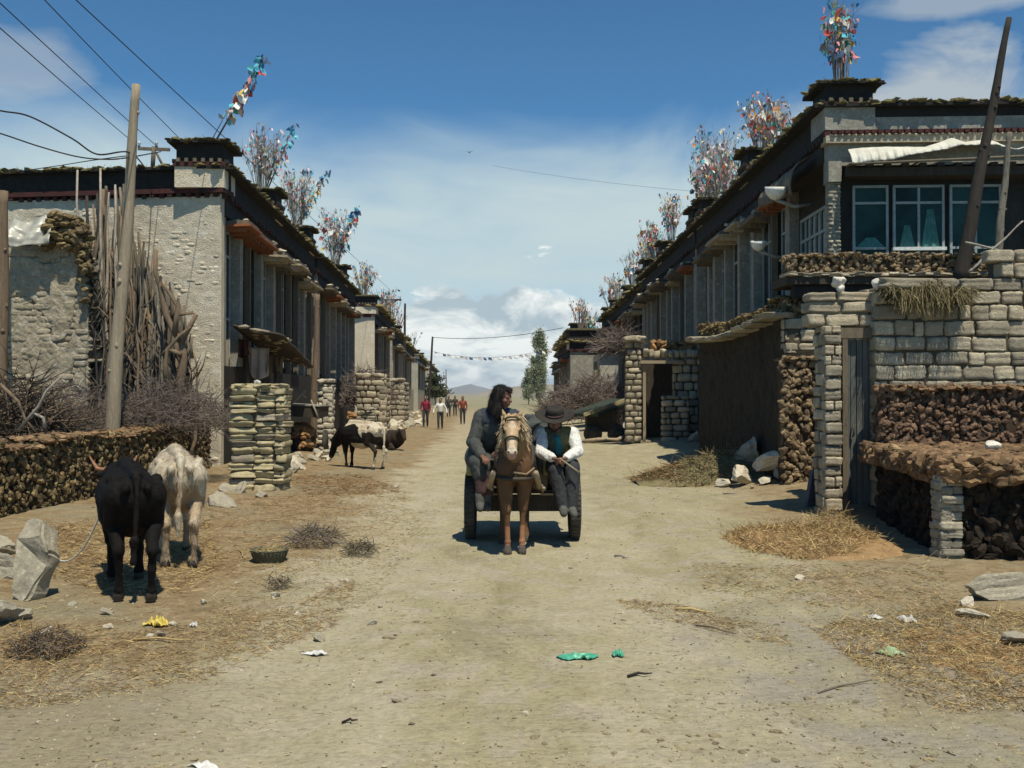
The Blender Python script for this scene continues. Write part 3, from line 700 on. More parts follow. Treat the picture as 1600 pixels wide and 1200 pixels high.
    o = MB().rock((0, 0, 0), (.11, .09, .085)).build('stone', MT['white_stone']); pt = at(1549, 676, 11.6); o.location = (pt.x, 11.6, zc+.15); tag(o, 'white stone lying on top of the low dung pen', 'stone')
    # slab leaning beside the gate
    p = gp(1272, 790); m = MB(); m.add([(x*.16, y, z) for y in (-.03, .03) for x, z in ((-1, 0), (1, 0), (.95, .5), (.45, .52), (-.35, .22))], [(4, 3, 2, 1, 0), (5, 6, 7, 8, 9)]+[(i, (i+1) % 5, 5+(i+1) % 5, 5+i) for i in range(5)])
    o = m.build('stone_slab', MT['slate']); o.location = (p.x, p.y+.1, p.z-.02); o.rotation_euler = (R(-8), 0, R(35)); tag(o, 'dark thin slab leaning at foot of the gate pier', 'slab')
right_compound()
mk('sag_cloth', (.17, .145, .11), (.12, .10, .08), sc=3, bsc=30, bump=.3)
# ---------------------------------------------------------------- houses
def prism(mb, poly, z0, z1, mi=0):
    n = len(poly)
    v = [(p[0], p[1], z0) for p in poly]+[(p[0], p[1], z1) for p in poly]
    mb.add(v, [tuple(range(n-1, -1, -1)), tuple(range(n, 2*n))]+[(i, (i+1) % n, n+(i+1) % n, n+i) for i in range(n)], mi)
def hbox(mb, a, d, n, u0, u1, v0, v1, z0, z1, mi=0):
    c = a+d*((u0+u1)/2)+n*((v0+v1)/2)
    mb.box((c.x, c.y, (z0+z1)/2), (u1-u0, abs(v1-v0), z1-z0), Matrix.Rotation(math.atan2(d.y, d.x), 3, 'Z'), mi)
def sodcap(mb, a, d, n, L, v0, v1, z, mi, sz=.16, sub=1):
    sz *= .75; k = max(2, int(L/sz*1.5)); q = max(1, int((v1-v0)/sz*1.2))
    if sub > 0 and sz < .25:
        for i in range(int(L*70)):
            p = a+d*(rnd.random()*L)+n*(v0+(v1-v0)*rnd.random()); mb.blade((p.x, p.y, z), (rnd.gauss(0, .05), rnd.gauss(0, .05), rnd.uniform(.01, .10)), .012, mi)
    for i in range(k):
        for j in range(q):
            p = a+d*((i+rnd.random())/k*L)+n*(v0+(j+rnd.random())/q*(v1-v0)); s = sz*rnd.uniform(.6, 1.3)
            mb.lump((p.x, p.y, z+rnd.uniform(-.03, .015)), (s*.9, s*.7, s*.24), rot3(rnd.uniform(-.25, .25), rnd.uniform(-.25, .25), rnd.random()*6), mi, sub, .2, 3.1, None, False, .06)
def turret(root, a, d, n, u0, u1, v0, v1, z, hs, mats, sub=1, sods=True):
    """small roof block: plaster base, maroon band, dark frieze, overhanging sod cap"""
    m = MB(); h1, h2, h3, h4 = hs
    hbox(m, a, d, n, u0, u1, v0, v1, z, z+h1, 0)
    hbox(m, a, d, n, u0-.03, u1+.03, v0-.03, v1+.03, z+h1, z+h2, 1)
    hbox(m, a, d, n, u0+.03, u1-.03, v0+.03, v1-.03, z+h2, z+h3-.04, 2)
    k = max(4, int((u1-u0)/.16)); kv = max(4, int((v1-v0)/.16))
    for i in range(k):      # beam ends under the cap
        uu = u0+(u1-u0)*(i+.5)/k
        hbox(m, a, d, n, uu-.035, uu+.035, v1-.02, v1+.07, z+h2-.02, z+h2+.06, 3); hbox(m, a, d, n, uu-.035, uu+.035, v0-.07, v0+.02, z+h2-.02, z+h2+.06, 3)
    for i in range(kv):
        vv = v0+(v1-v0)*(i+.5)/kv
        hbox(m, a, d, n, u0-.07, u0+.02, vv-.035, vv+.035, z+h2-.02, z+h2+.06, 3)
    o = m.build('turret', mats, root)
    c = MB(); hbox(c, a, d, n, u0-.13, u1+.13, v0-.13, v1+.13, z+h3-.05, z+h3, 1)
    if sods: sodcap(c, a+d*(u0-.13), d, n, u1-u0+.26, v0-.13, v1+.13, z+h3+.02, 0, .17, sub)
    else: hbox(c, a, d, n, u0-.1, u1+.1, v0-.1, v1+.1, z+h3, z+h4, 0)
    c.build('turret_cap', [MT['sod_top'], MT['black_band']], o)
    return z+h4
def window(root, a, d, n, u0, u1, v, z0, z1, cols, rows, frame='frame_grey', pane='glass_dark', t=.05, low=0.0):
    f = MB()
    for i in range(cols+1):
        uu = u0+(u1-u0)*i/cols; hbox(f, a, d, n, uu-t/2, uu+t/2, v-.03, v+.03, z0, z1, 0)
    zz = [z0]+rows+[z1]
    for q in zz: hbox(f, a, d, n, u0-t/2+.002, u1+t/2-.002, v-.027, v+.034, q-t/2, q+t/2, 0)
    if low: hbox(f, a, d, n, u0-.04, u1+.04, v-.02, v+.09, rows[0]-low, rows[0]+low*.2, 1)
    o = f.build('window', [MT[frame], MT['frame_white']], root)
    p = MB(); hbox(p, a, d, n, u0, u1, v-.012, v, z0, z1, 0); p.build('pane', [MT[pane]], o)
    return o
def house(label, a, d, n, fd, L, D, H, turrets=(), front='lime_wall', pil=(), near=True, parapet=.5, low=2.3, group=None, wallmat='facade_dark', name='mud_house', fringe=True, tm='lime_wall', th=(.44, .55, .98, 1.05), tw=1.05, frontdetail=None, sub=1, upz=None, pilmat='grey_plaster'):
    a = Vector((a[0], a[1], 0)); d = Vector((d[0], d[1], 0)).normalized(); n = Vector((n[0], n[1], 0)).normalized(); fd = Vector((fd[0], fd[1], 0)).normalized()
    zb = h(a.x, a.y)-.15
    root = empty(name, (a.x, a.y, zb), label, 'house', group)
    fn_ = Vector((fd.y, -fd.x, 0)); 
    if fn_.dot(d) > 0: fn_ = -fn_          # outward normal of the front wall
    rec = .28
    A2 = a-n*rec
    w_ = MB()
    e0 = .22 if frontdetail is None else .62
    prism(w_, [A2+d*e0, A2+d*L, A2+d*L+fd*D, A2+fd*D+d*e0], zb, H, 0)          # body
    hbox(w_, a, d, n, .30, L, -rec-.02, 0, zb, low, 0)
    hbox(w_, a, d, n, .30, L, -rec-.02, .03, H-.42, H, 0)
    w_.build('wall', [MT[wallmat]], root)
    # front wall skin
    if frontdetail is None:
        f = MB()
        nu, nv = (150, 150) if near else (20, 20)
        W = D+rec; A = near
        def fx(u, v):
            p = a+fd*(u*W); z = zb+(H-zb)*v
            k = 0
            if A:
                k = mnoise.noise(Vector((p.x*3.2, z*6, 1)))*.03+mnoise.noise(Vector((p.x*9, z*17, 4)))*.022+mnoise.noise(Vector((p.x*.7, z*.7, 8)))*.04
            q = p+fn_*(k+.03); return (q.x, q.y, z)
        if near:
            brick_face(f, a+fd*.02+fn_*.04, fd, fn_, W, zb, H-.08, .19, .085, .10, 0, jit=.45, joint=.003, t=RC2)
            f.sheet(lambda u, v: (a+fd*(u*W)+fn_*(.044+.022*mnoise.noise(Vector((u*W*1.3, v*H*1.3, 6)))+.012*mnoise.noise(Vector((u*W*6, v*H*9, 2)))))[:2]+(zb+(H-.06-zb)*v,), 150, 150, 0, True)
        else: f.sheet(fx, nu, nv, 0, True)
        c = a+fd*(.15); hbox(f, a, d, n, 0.02, .30, -rec, .0, zb, H, 0); 
        f.build('front_wall', [MT[front]], root)
    else: frontdetail(root, a, d, n, fd, fn_, zb, H)
    # parapet on both faces: fringe of beam ends, dark frieze, sod cap
    r = MB(); k = int(L/.22) if near else int(L/.6)
    if fringe:
        for i in range(k):
            jj = rnd.uniform(-.03, .03); hbox(r, a, d, n, L*(i+.25)/k, L*(i+.65)/k, -.1, .12+jj, H-.08+jj*.4, H+.0, 3 if rnd.random() < .4 else 0)
        kf = int(D/.2) if near else 8
        for i in range(kf):
            jj = rnd.uniform(-.03, .03); hbox(r, a, fd, fn_, D*(i+.2)/kf, D*(i+.7)/kf, -.1, .11+jj, H-.08+jj*.6, H+.0, 3 if rnd.random() < .6 else 0)
    hbox(r, a, d, n, -.1, L, -.45, .10, H, H+.1, 1); hbox(r, a, d, n, -.08, L-.02, -.40, .04, H+.1, H+parapet, 1); hbox(r, a, d, n, -.15, L+.02, -.5, .3, H+parapet, H+parapet+.06, 1)
    hbox(r, a, fd, fn_, -.1, D, -.45, .15, H+.002, H+.102, 3); hbox(r, a, fd, fn_, -.06, D-.02, -.40, .08, H+.102, H+parapet-.003, 1); hbox(r, a, fd, fn_, -.12, D+.02, -.5, .24, H+parapet-.003, H+parapet+.057, 1)
    prism(r, [A2+d*.3-n*.2, A2+d*(L-.05)-n*.2, A2+d*(L-.05)+fd*(D-.1), A2+fd*(D-.1)+d*.3], H+.05, H+parapet*.5, 2)
    pr = r.build('parapet', [MT['timber_dark'], MT['black_band'], MT['sod_top'], MT['maroon']], root)
    s = MB(); sz = .2 if near else .5
    sodcap(s, a-d*.1, d, n, L+.1, -.45, .3, H+parapet+.07, 0, sz, sub); sodcap(s, a, fd, fn_, D, -.45, .24, H+parapet+.07, 0, sz, sub)
    s.build('sod_roof', [MT['sod_top']], root)
    tops = []
    for u in turrets:
        fr_ = u < .3; zt = turret(root, a, d, n, u-.16, u-.16+tw, -tw+.1, .1 if fr_ else .08, H+.1 if fr_ else H+parapet-.02, th if fr_ else (.36, .46, .84, .92), [MT[tm], MT['maroon'], MT['black_band'], MT['timber']], sub, near)
        p = a+d*(u-.16+tw*.5)+n*(.1-tw*.5); tops.append(Vector((p.x, p.y, zt)))
    # pillars, windows and little canopies along the street face
    for i, u in enumerate(pil):
        m = MB(); wd = rnd.uniform(.2, .36); thin = i > 0 and rnd.random() < .45
        if thin: wd = .12; hbox(m, a, d, n, u-wd/2, u+wd/2, -.16, -.02, low-.05, H-.38, 0)
        else: hbox(m, a, d, n, u-wd/2, u+wd/2, -rec, rnd.uniform(-.08, .06), low-.05+rnd.uniform(-.2, .1), H-.38, 0)
        m.build('pillar', [MT['timber'] if thin else MT[pilmat]], root)
        u1 = pil[i+1] if i+1 < len(pil) else None
        if u1 is not None and u1-u > .9:
            z1 = H-.62; z0 = low+.2
            if near: window(root, a, d, n, u+.3, u1-.3, -rec+.07, z0, z1, 2, [z0+.9, z1-.55], 'timber_dark' if rnd.random() < .4 else 'frame_grey', 'glass_dark')
            else: window(root, a, d, n, u+.3, u1-.3, -rec+.07, z0, z1, 2, [z1-.55], 'timber_dark', 'glass_dark', .09)
            c = MB(); zc = z1+rnd.uniform(-.12, .12); dep = rnd.uniform(.4, .75); tl = rnd.uniform(-.06, .1)
            ca = a+d*(u+.05)
            Mx = Matrix.Rotation(math.atan2(d.y, d.x), 3, 'Z') @ Matrix.Rotation(tl*(1 if n.x < 0 else -1), 3, 'X')
            cc = a+d*((u+u1)/2)+n*(dep/2-.1)
            c.box((cc.x, cc.y, zc), (u1-u-.1, dep, .055), Mx, 0)
            c.box((cc.x, cc.y, zc+.075), (u1-u-.25, dep*.8, .09), Mx, 1 if rnd.random() < .6 else 2)
            for q in range(3): hbox(c, a, d, n, u+.2+(u1-u-.4)*q/2-.04, u+.2+(u1-u-.4)*q/2+.04, -.1, dep-.22, zc-.13, zc-.03, 0)
            for q in range(5 if near else 2):
                p = a+d*rnd.uniform(u+.15, u1-.15)+n*rnd.uniform(.05, dep-.15)
                c.rock((p.x, p.y, zc+.14), (.13, .10, .06), 3, rot3(0, 0, rnd.random()*6), 2)
            c.build('canopy', [MT[rnd.choice(['timber_pale', 'timber', 'timber', 'mud_brick', 'rusty'])], MT['mud_mortar'], MT['timber'], MT['stone_pale']], root)
    return root, tops
LS = -.05
def LX(Y): return -6.26+LS*(Y-22)
def RX(Y): return 5.88+.008*(Y-19)
dL = (LS, 1); nL = (1, -LS); dR = (.008, 1); nR = (-1, .008)
mk('curtain', (.10, .26, .23), (.05, .15, .13), sc=4, bsc=20, bump=.2)
TOPS_L = []; TOPS_R = []
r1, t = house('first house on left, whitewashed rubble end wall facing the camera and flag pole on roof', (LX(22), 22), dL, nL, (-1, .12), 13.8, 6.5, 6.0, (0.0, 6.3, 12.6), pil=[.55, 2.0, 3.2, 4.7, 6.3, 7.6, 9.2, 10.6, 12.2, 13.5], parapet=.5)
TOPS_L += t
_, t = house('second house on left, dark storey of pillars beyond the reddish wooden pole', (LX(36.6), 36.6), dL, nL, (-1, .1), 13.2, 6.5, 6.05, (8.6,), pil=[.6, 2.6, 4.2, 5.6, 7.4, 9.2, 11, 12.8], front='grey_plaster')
TOPS_L += t
# third house stands forward of the row
_, t = house('third house on left, pale end wall standing forward with a small flag bundle', (LX(57)+.35, 57), dL, nL, (-1, .05), 13, 7, 6.1, (0,), pil=[.9, 3, 5, 7, 9, 11, 12.7], front='lime_wall', near=False, tw=1.5)
TOPS_L += t
_, t = house('fourth house on left, brown front behind the far crossarm pole', (LX(74)+.2, 74), dL, nL, (-1, .05), 14, 7, 5.9, (0, 8), pil=[1, 3, 5, 7, 9, 11, 13], front='mud_wall', near=False, tw=1.5, pilmat='far_plaster')
TOPS_L += t
far_lab = ['fifth house on left with pale pillars and rubble at its foot', 'sixth house on left, small and pale, before the leaning far pole', 'seventh house on left, last one at the end of the street']
for i, (y0, l, hh) in enumerate(((92, 20, 5.9), (116, 28, 5.7), (150, 45, 5.6))):
    _, t = house(far_lab[i], (LX(y0)+.3*i, y0), dL, nL, (-1, .05), l, 7, hh, (0, l*.5), pil=[1+2.4*k for k in range(int(l/2.6))], front='far_plaster', near=False, tw=1.6, wallmat='mud_wall', pilmat='far_plaster')
    TOPS_L += t

# --- right
def right_front(root, a, d, n, fd, fn_, zb, H):
    f = MB(); hbox(f, a, fd, fn_, 0, .24, -.30, .0, zb, 4.0, 1); hbox(f, a, fd, fn_, .0, .24, -.34, .03, 5.62, H, 2)
    mb = MB()
    brick_face(mb, a+fd*.0, fd, fn_, .25, 4.0, 5.62, .14, .075, .2, 0, jit=.35, t=RC2); f.v += mb.v; o = f.n; f.f += [[i+o for i in q] for q in mb.f]; f.m += [3]*len(mb.f); f.s += mb.s; f.n += mb.n
    hbox(f, a, fd, fn_, .02, .23, -.28, -.05, 4.0, 5.62, 1)
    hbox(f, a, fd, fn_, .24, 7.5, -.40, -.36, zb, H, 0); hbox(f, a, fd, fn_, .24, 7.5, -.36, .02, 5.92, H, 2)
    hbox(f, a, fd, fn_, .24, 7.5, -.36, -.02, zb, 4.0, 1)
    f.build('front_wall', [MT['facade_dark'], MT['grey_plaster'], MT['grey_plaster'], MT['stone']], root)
    Wp = lambda px: (px-1295)*19/F
    for (x0, x1, c, lo) in ((1341, 1393, 1, 0), (1404, 1480, 2, .05), (1492, 1568, 2, 0), (1612, 1670, 2, 0)):
        window(root, a, fd, fn_, Wp(x0), Wp(x1), -.30, 4.12, 5.58, c, [4.42, 5.27], 'frame_grey', 'glass_green', .045, lo)
    for x0, x1, zt in ((1446, 1474, 5.15), (1412, 1436, 4.85), (1346, 1388, 4.62)):
        def cf(u, v, x0=x0, x1=x1, zt=zt):
            px = (x0+x1)/2+(u-.5)*(x1-x0)*(.35+.65*v); q = a+fd*Wp(px)+fn_*(-.285+.008*math.sin(u*22)); return (q.x, q.y, zt+(4.45-zt)*v)
        cw = MB(); cw.sheet(cf, 24, 8, 0, True); cw.build('curtain', [MT['curtain']], root)
    b = MB(); hbox(b, a, fd, fn_, .3, 7.4, -.34, .12, 5.70, 5.86, 0); 
    for k in range(22): hbox(b, a, fd, fn_, .35+.32*k, .47+.32*k, -.2, .16, 5.86, 5.93, 0)
    b.build('window_lintel', [MT['timber_dark']], root)
    g = MB(); hbox(g, a, fd, fn_, -.08, 7.5, -.2, .16, H-.14, H-.002, 0)
    for k in range(60): hbox(g, a, fd, fn_, .02+.12*k, .09+.12*k, .1, .22, H+.02, H+.085, 1)
    for k in range(60):
        p = a+fd*(.06+.125*k)+fn_*.14; g.lump((p.x, p.y, H-.0), (.085, .06, .03), None, 2, 1, .15, 3)
    g.build('cornice', [MT['mud_brick'], MT['maroon'], MT['mud_brick']], root)
    q = MB(); hbox(q, a, fd, fn_, .0, 7.5, -.38, .095, H+.1, H+.34, 0); q.build('parapet_plaster', [MT['grey_plaster']], root)
rr, t = house('first house on right, upper windows facing the camera under a white awning', (RX(19), 19), dR, nR, (1, -.05), 14, 7.4, 6.45, (0.0, 6.6, 13.0), pil=[3.2, 4.4, 6.2, 7.6, 9.6, 11.2, 12.6], frontdetail=right_front, parapet=.52, th=(.42, .52, .88, .96), tw=.92, tm='grey_plaster')
TOPS_R += t
a_ = Vector((RX(19), 19, 0)); dv_ = Vector((dR[0], 1, 0)).normalized(); nv_ = Vector((-1, dR[0], 0)).normalized()
window(rr, a_, dv_, nv_, .7, 2.8, -.28, 4.0, 5.35, 6, [4.9], 'paint_blue' if False else 'frame_grey', 'glass_green', .06)
_, t = house('second house on right, long dark facade with pale pillars', (RX(33.2), 33.2), dR, nR, (1, -.05), 14.6, 7, 6.5, (0.5, 8.0, 13.4), pil=[.5, 2, 3.6, 5.2, 7, 8.4, 10, 11.6, 13, 14.3], front='grey_plaster')
TOPS_R += t
_, t = house('third house on right beyond the far gateway', (RX(48)+.05, 48), dR, nR, (1, 0), 24, 7, 6.3, (1, 8, 16, 22), pil=[.7, 2.6, 4.4, 6.4, 8.4, 10.4, 12.4, 14.4, 16.4, 18.4, 20.4, 22.4, 23.6], front='grey_plaster', near=False)
TOPS_R += t
_, t = house('fourth house on right with a wide turret of pale and maroon bands', (3.65, 64), (-.02, 1), (-1, -.02), (1, 0), 12, 5, 4.45, (.2,), pil=[.7, 3, 5, 7, 9, 11], front='grey_plaster', near=False, tw=1.7, low=1.8, th=(.5, .62, 1.2, 1.3))
TOPS_R += t
for i, (y0, l, hh) in enumerate(((80, 26, 6.2), (112, 40, 5.2))):
    _, t = house(['fifth house on right, low and dark behind the blue awning', 'last house on right next to the poplar tree'][i], ((4.7, 6.0)[i], y0), (0, 1), (-1, 0), (1, 0), l, 7, hh, (.2,), pil=[1+2.6*k for k in range(int(l/2.8))], front='far_plaster', near=False, tw=1.8, wallmat='mud_wall')
    TOPS_R += t

# --- white awning cloth over the windows of the first right house
def awning():
    fd = Vector((1, -.05, 0)).normalized(); fn_ = Vector((-.05, -1, 0)).normalized()
    root = empty('window_awning', (a_.x+.3, a_.y, 6.1), 'long rumpled white cloth awning with frilled edge above the windows', 'awning')
    top = [(1315, 232), (1345, 229), (1380, 228), (1440, 229), (1462, 222), (1480, 215), (1500, 222), (1535, 218), (1570, 236), (1600, 228), (1700, 226)]
    bot = [(1320, 262), (1345, 256), (1380, 254), (1410, 246), (1450, 240), (1465, 238), (1485, 232), (1505, 232), (1540, 232), (1570, 240), (1600, 232), (1700, 230)]
    def fx(u, v):
        px = 1322+u*324
        t = np.interp(px, [p[0] for p in top], [p[1] for p in top]); b = np.interp(px, [p[0] for p in bot], [p[1] for p in bot])
        z = CAMZ-(t+(b-t)*v-CY)*18.75/F
        fr = (.045*math.sin(u*150)+.02*math.sin(u*330+1))*v*(1 if px < 1410 else .4)+.02*mnoise.noise(Vector((u*30, v*4, 2)))
        out = .17+.26*math.sin(v*1.5)+fr
        p = a_+fd*((px-1295)*18.9/F)+fn_*out
        return (p.x, p.y, z)
    m = MB(); m.sheet(fx, 240, 10, 0, True, .006); m.build('cloth', [MT['cloth_white']], root)
    q = MB(); q.tube([a_+fd*.3+fn_*.5+Vector((0, 0, 5.84)), a_+fd*2.2+fn_*.52+Vector((0, 0, 5.9)), a_+fd*4.4+fn_*.55+Vector((0, 0, 5.98))], .025, 6, 0)
    for k in range(4): q.tube([a_+fd*(.32+1.2*k)-fn_*.02+Vector((0, 0, 5.9)), a_+fd*(.32+1.2*k)+fn_*.5+Vector((0, 0, 5.86+.03*k))], .02, 6, 0)
    q.build('support_rods', [MT['timber']], root)
awning()
# sagging cloth on the street side and the white bowls
def side_cloth():
    m = MB()
    def fx(u, v):
        y = 19.6+u*2.6; p = a_+dv_*(y-19)+nv_*(.12+.42*math.sin(v*1.9)+.03*math.sin(u*40)*v)
        return (p.x, p.y, 6.25-.2*v-.55*v*v*(1-.4*u)+.05*mnoise.noise(Vector((u*9, v*5, 3))))
    m.sheet(fx, 40, 14, 0, True, .008)
    o = m.build('rolled_awning', [MT['sag_cloth']]); tag(o, 'dull brown cloth awning sagging off the right house street side', 'awning')
side_cloth()
def dish(px, py, Y, r, lab):
    c = at(px, py, Y); root = empty('white_bowl', c, lab, 'bowl')
    m = MB(); prof = [(0.01, -r*.95), (r*.45, -r*.82), (r*.8, -r*.45), (r*.97, 0), (r, r*.28), (r*.9, r*.28), (r*.8, -.1*r), (.01, -r*.5)]
    m.lathe(c, prof, 24, 0, rot3(R(12), 0, 0)); m.build('bowl', [MT['white_paint']], root)
    q = MB(); b = Vector((RX(Y)-.0, Y+.15, c.z-.25)); q.tube([c+Vector((0, .02, -r*.9)), (c+b)/2+Vector((0, 0, -r*.9)), b], .035, 7); q.build('bracket', [MT['grey_plaster']], root)
dish(1213, 296, 19.9, .21, 'larger white bowl fixed high under eave of the first right house')
dish(1186, 380, 21.4, .17, 'smaller white bowl lower down between dark pillars on the right')
# ---------------------------------------------------------------- prayer flags
FLAGM = {}
def flagmesh(col, k):
    key = (col, k)
    if key not in FLAGM:
        m = MB(); a = rnd.uniform(.2, .5)
        def fx(u, v): return (u-.02, .16*math.sin(u*3.5+a*9)*u+.1*math.sin(v*4+k), -v*.9+.12*math.sin(u*5+k)-.25*u*u)
        m.sheet(fx, 5, 4, 0, True)
        o = m.build('flag', [MT[col]]); FLAGM[key] = o.data; bpy.data.objects.remove(o)
    return FLAGM[key]
MIX = ['flag_faded']*4+['flag_white']*4+['flag_pink']*2+['flag_red', 'flag_blue', 'flag_cyan']+['flag_red', 'flag_blue', 'flag_cyan', 'flag_green', 'flag_orange', 'flag_orange', 'flag_navy', 'flag_yellow']
BRIGHT = ['flag_red', 'flag_red', 'flag_pink', 'flag_blue', 'flag_cyan', 'flag_white', 'flag_white', 'flag_green', 'flag_yellow', 'flag_navy']
GF = 'prayer flag bundles on the roof turrets'
def bundle(base, hgt, wid, lab, nst=22, nfl=34, fs=.17, lean=(0, 0), pal=MIX, tipnavy=True, twigs=5, r=.011, pole=None, polepal=BRIGHT):
    nst = int(nst*1.5); twigs = int(twigs*1.7); nfl = min(98, int(nfl*1.6)); fs *= .88; r *= .8
    root = empty('prayer_flag_bundle', base, lab, 'prayer flags', GF)
    m = MB(); spots = []
    for i in range(nst):
        th = rnd.random()*6.28; sp = (rnd.random()**.7)*wid*.46; H = hgt*rnd.uniform(.62, 1.0)
        tip = Vector((math.cos(th)*sp+lean[0], math.sin(th)*sp+lean[1], H)); b0 = Vector((math.cos(th)*.12, math.sin(th)*.12, -.05))
        mid = b0.lerp(tip, .5)+Vector((rnd.gauss(0, .05), rnd.gauss(0, .05), .06))*hgt*.5
        P = []
        for q in range(7):
            t = q/6; P.append(base+b0*(1-t)**2+mid*2*t*(1-t)+tip*t*t)
        m.tube(P, [r*(1.15-.8*q/6) for q in range(7)], 5, 0 if rnd.random() < .3 else 1, False)
        spots += [(P[q], (P[q]-P[q-1]).normalized()) for q in (3, 4, 5, 6)]
        for _ in range(twigs):
            q = rnd.randint(2, 5); d = (P[q+1]-P[q]).normalized()+Vector((rnd.gauss(0, .6), rnd.gauss(0, .6), rnd.uniform(-.1, .4))); l = hgt*rnd.uniform(.08, .22)
            e = P[q]+d.normalized()*l; m.tube([P[q], P[q].lerp(e, .5)+Vector((0, 0, .01)), e], [r*.5, r*.4, r*.2], 4, 1 if rnd.random() < .75 else 0, False)
            spots.append((e, d))
    ps = []
    if pole:
        b = base+Vector((pole[3], 0, 0)) if len(pole) > 3 else base; tp = b+Vector(pole[:3]); m.tube([b, b.lerp(tp, .5)+Vector((.02, 0, .02)), tp], [.022, .018, .009], 6, 0)
        m.tube([b+Vector((-.12, .05, 0)), b.lerp(tp, .62)+Vector((-.14, .05, 0))], [.012, .006], 5, 0)
        n = nfl
        for k in range(int(n*(.8 if nst else 1))):
            t = (.22 if nst else .3)+(.78 if nst else .7)*(k+rnd.random())/(n*(.8 if nst else 1)); ps.append((b.lerp(tp, min(1, t))+Vector((rnd.gauss(0, .07), rnd.gauss(0, .05), rnd.gauss(0, .03))), Vector((0, 0, 1)), t))
    # foot of stones and turf that holds the branches
    for k in range(9):
        m.rock((base.x+rnd.gauss(0, .22), base.y+rnd.gauss(0, .15), base.z+.02), (.1, .08, .06), 2, rot3(0, 0, rnd.random()*6), 2)
    m.build('branches', [MT['twig'], MT['twig_pale'], MT['stone_pale']], root)
    rnd.shuffle(spots)
    def put(p, col, s):
        o = bpy.data.objects.new('flag', flagmesh(col, rnd.randint(0, 2))); COL.objects.link(o); o.parent = root
        o.location = p-base; o.rotation_euler = (rnd.gauss(0, .35), rnd.gauss(0, .4), rnd.uniform(0, 6.28)); o.scale = (s*rnd.uniform(.5, 1.1), s*.8, s*rnd.uniform(.7, 1.4))
    for p, d in spots[:nfl]:
        hi = (p.z-base.z)/hgt
        put(p, rnd.choice(['flag_navy', 'flag_navy', 'flag_faded', 'flag_blue', 'flag_white']) if (tipnavy and hi > .86) else rnd.choice(pal), fs*rnd.uniform(.45, 1.0))
    if nst:
        q = MB(); cols = list(dict.fromkeys(pal+['flag_faded', 'flag_white', 'flag_pink']))
        for p, d in spots*2:
            if rnd.random() < .3:
                pp = p+Vector((rnd.gauss(0, .07), rnd.gauss(0, .07), rnd.gauss(-.05, .09))); hi = (pp.z-base.z)/hgt
                if hi < .12: continue
                ci = rnd.randrange(len(cols)) if rnd.random() < .6 else cols.index(rnd.choice(['flag_faded', 'flag_white', 'flag_pink', 'flag_faded']))
                q.blade(pp, (rnd.gauss(0, .03), rnd.gauss(0, .03), -fs*rnd.uniform(.3, .8)), fs*rnd.uniform(.2, .5), ci)
        if q.n: tag(q.build('flag', [MT[c] for c in cols], root), kind='stuff')
    for p, d, t in ps:
        c = rnd.choice(['flag_cyan', 'flag_blue', 'flag_navy']) if t > .82 else rnd.choice(polepal)
        put(p, c, fs*rnd.uniform(.6, 1.25))
    return root
T = TOPS_L
def fp(i, dx=0): return T[i]+Vector((dx, 0, -.02))
bundle(fp(0, .05), .5, .4, 'leaning pole of bright flags on turret of the first left house', nst=0, nfl=98, fs=.155, pole=(1.08, .1, 2.0, .12), polepal=['flag_white', 'flag_white', 'flag_faded', 'flag_pink', 'flag_cyan', 'flag_red', 'flag_green', 'flag_yellow', 'flag_cyan', 'flag_blue'])
bundle(fp(1), 1.8, 1.35, 'dense flag bundle with slanted pole on the second turret on the left', nst=30, nfl=46, fs=.15, pole=(.75, .1, 1.95, .15), polepal=['flag_navy', 'flag_cyan', 'flag_white', 'flag_pink', 'flag_faded'])
bundle(fp(2), 2.1, 1.5, 'tall greyish flag bundle on the third turret on the left', nst=32, nfl=60, fs=.16, pole=(1.0, .2, 2.0), polepal=['flag_cyan', 'flag_white', 'flag_yellow', 'flag_faded'])
bundle(fp(3), 2.6, 1.7, 'flag bundle with a cyan flagged arm on the turret of the second left house', nst=28, nfl=56, fs=.22, pole=(.9, .3, 2.7))
bundle(fp(4), 1.9, 1.8, 'small flag bundle on turret of the third left house', nst=18, nfl=30, fs=.24, r=.02, twigs=3)
bundle(fp(5), 2.6, 2.6, 'thin flag branches behind the far crossarm pole', nst=18, nfl=26, fs=.26, r=.028, twigs=3)
bundle(fp(6), 2.4, 2.4, 'thin flag branches on the fourth left house farther turret', nst=16, nfl=24, fs=.26, r=.028, twigs=3)
bundle(fp(7), 2.4, 3.0, 'faint flag branches on the fifth left house', nst=16, nfl=20, fs=.3, r=.03, twigs=3)
bundle(fp(9), 2.2, 3.0, 'distant flag branches on the sixth left house', nst=12, nfl=14, fs=.32, r=.035, twigs=2)
T = TOPS_R
bundle(fp(0, -.02), 1.75, .62, 'upright bundle of vivid flags on corner turret of the first right house', nst=20, nfl=64, fs=.19, pal=BRIGHT+['flag_faded']*2, r=.010, twigs=3)
b_ = at(1186, 288, 23.6); bundle(Vector((RX(23.6)+.1, 23.6, 7.02)), 1.45, 1.0, 'flag bundle with orange patch above the white bowl', nst=22, nfl=48, fs=.17, pal=MIX+['flag_orange', 'flag_white'])
bundle(fp(1), 1.5, 1.5, 'flag bundle with tan triangular pennants on the second right turret', nst=26, nfl=44, fs=.2)
bundle(Vector((RX(29.2)+.1, 29.2, 7.02)), 1.7, 1.7, 'pinkish flag bundle midway on the long right roof', nst=30, nfl=56, fs=.17)
bundle(fp(2), 2.3, 1.7, 'tallest branching flag bundle on far turret of the first right house', nst=30, nfl=56, fs=.18)
bundle(fp(3), 1.6, 1.3, 'flag bundle on near turret of the second right house', nst=20, nfl=36, fs=.2)
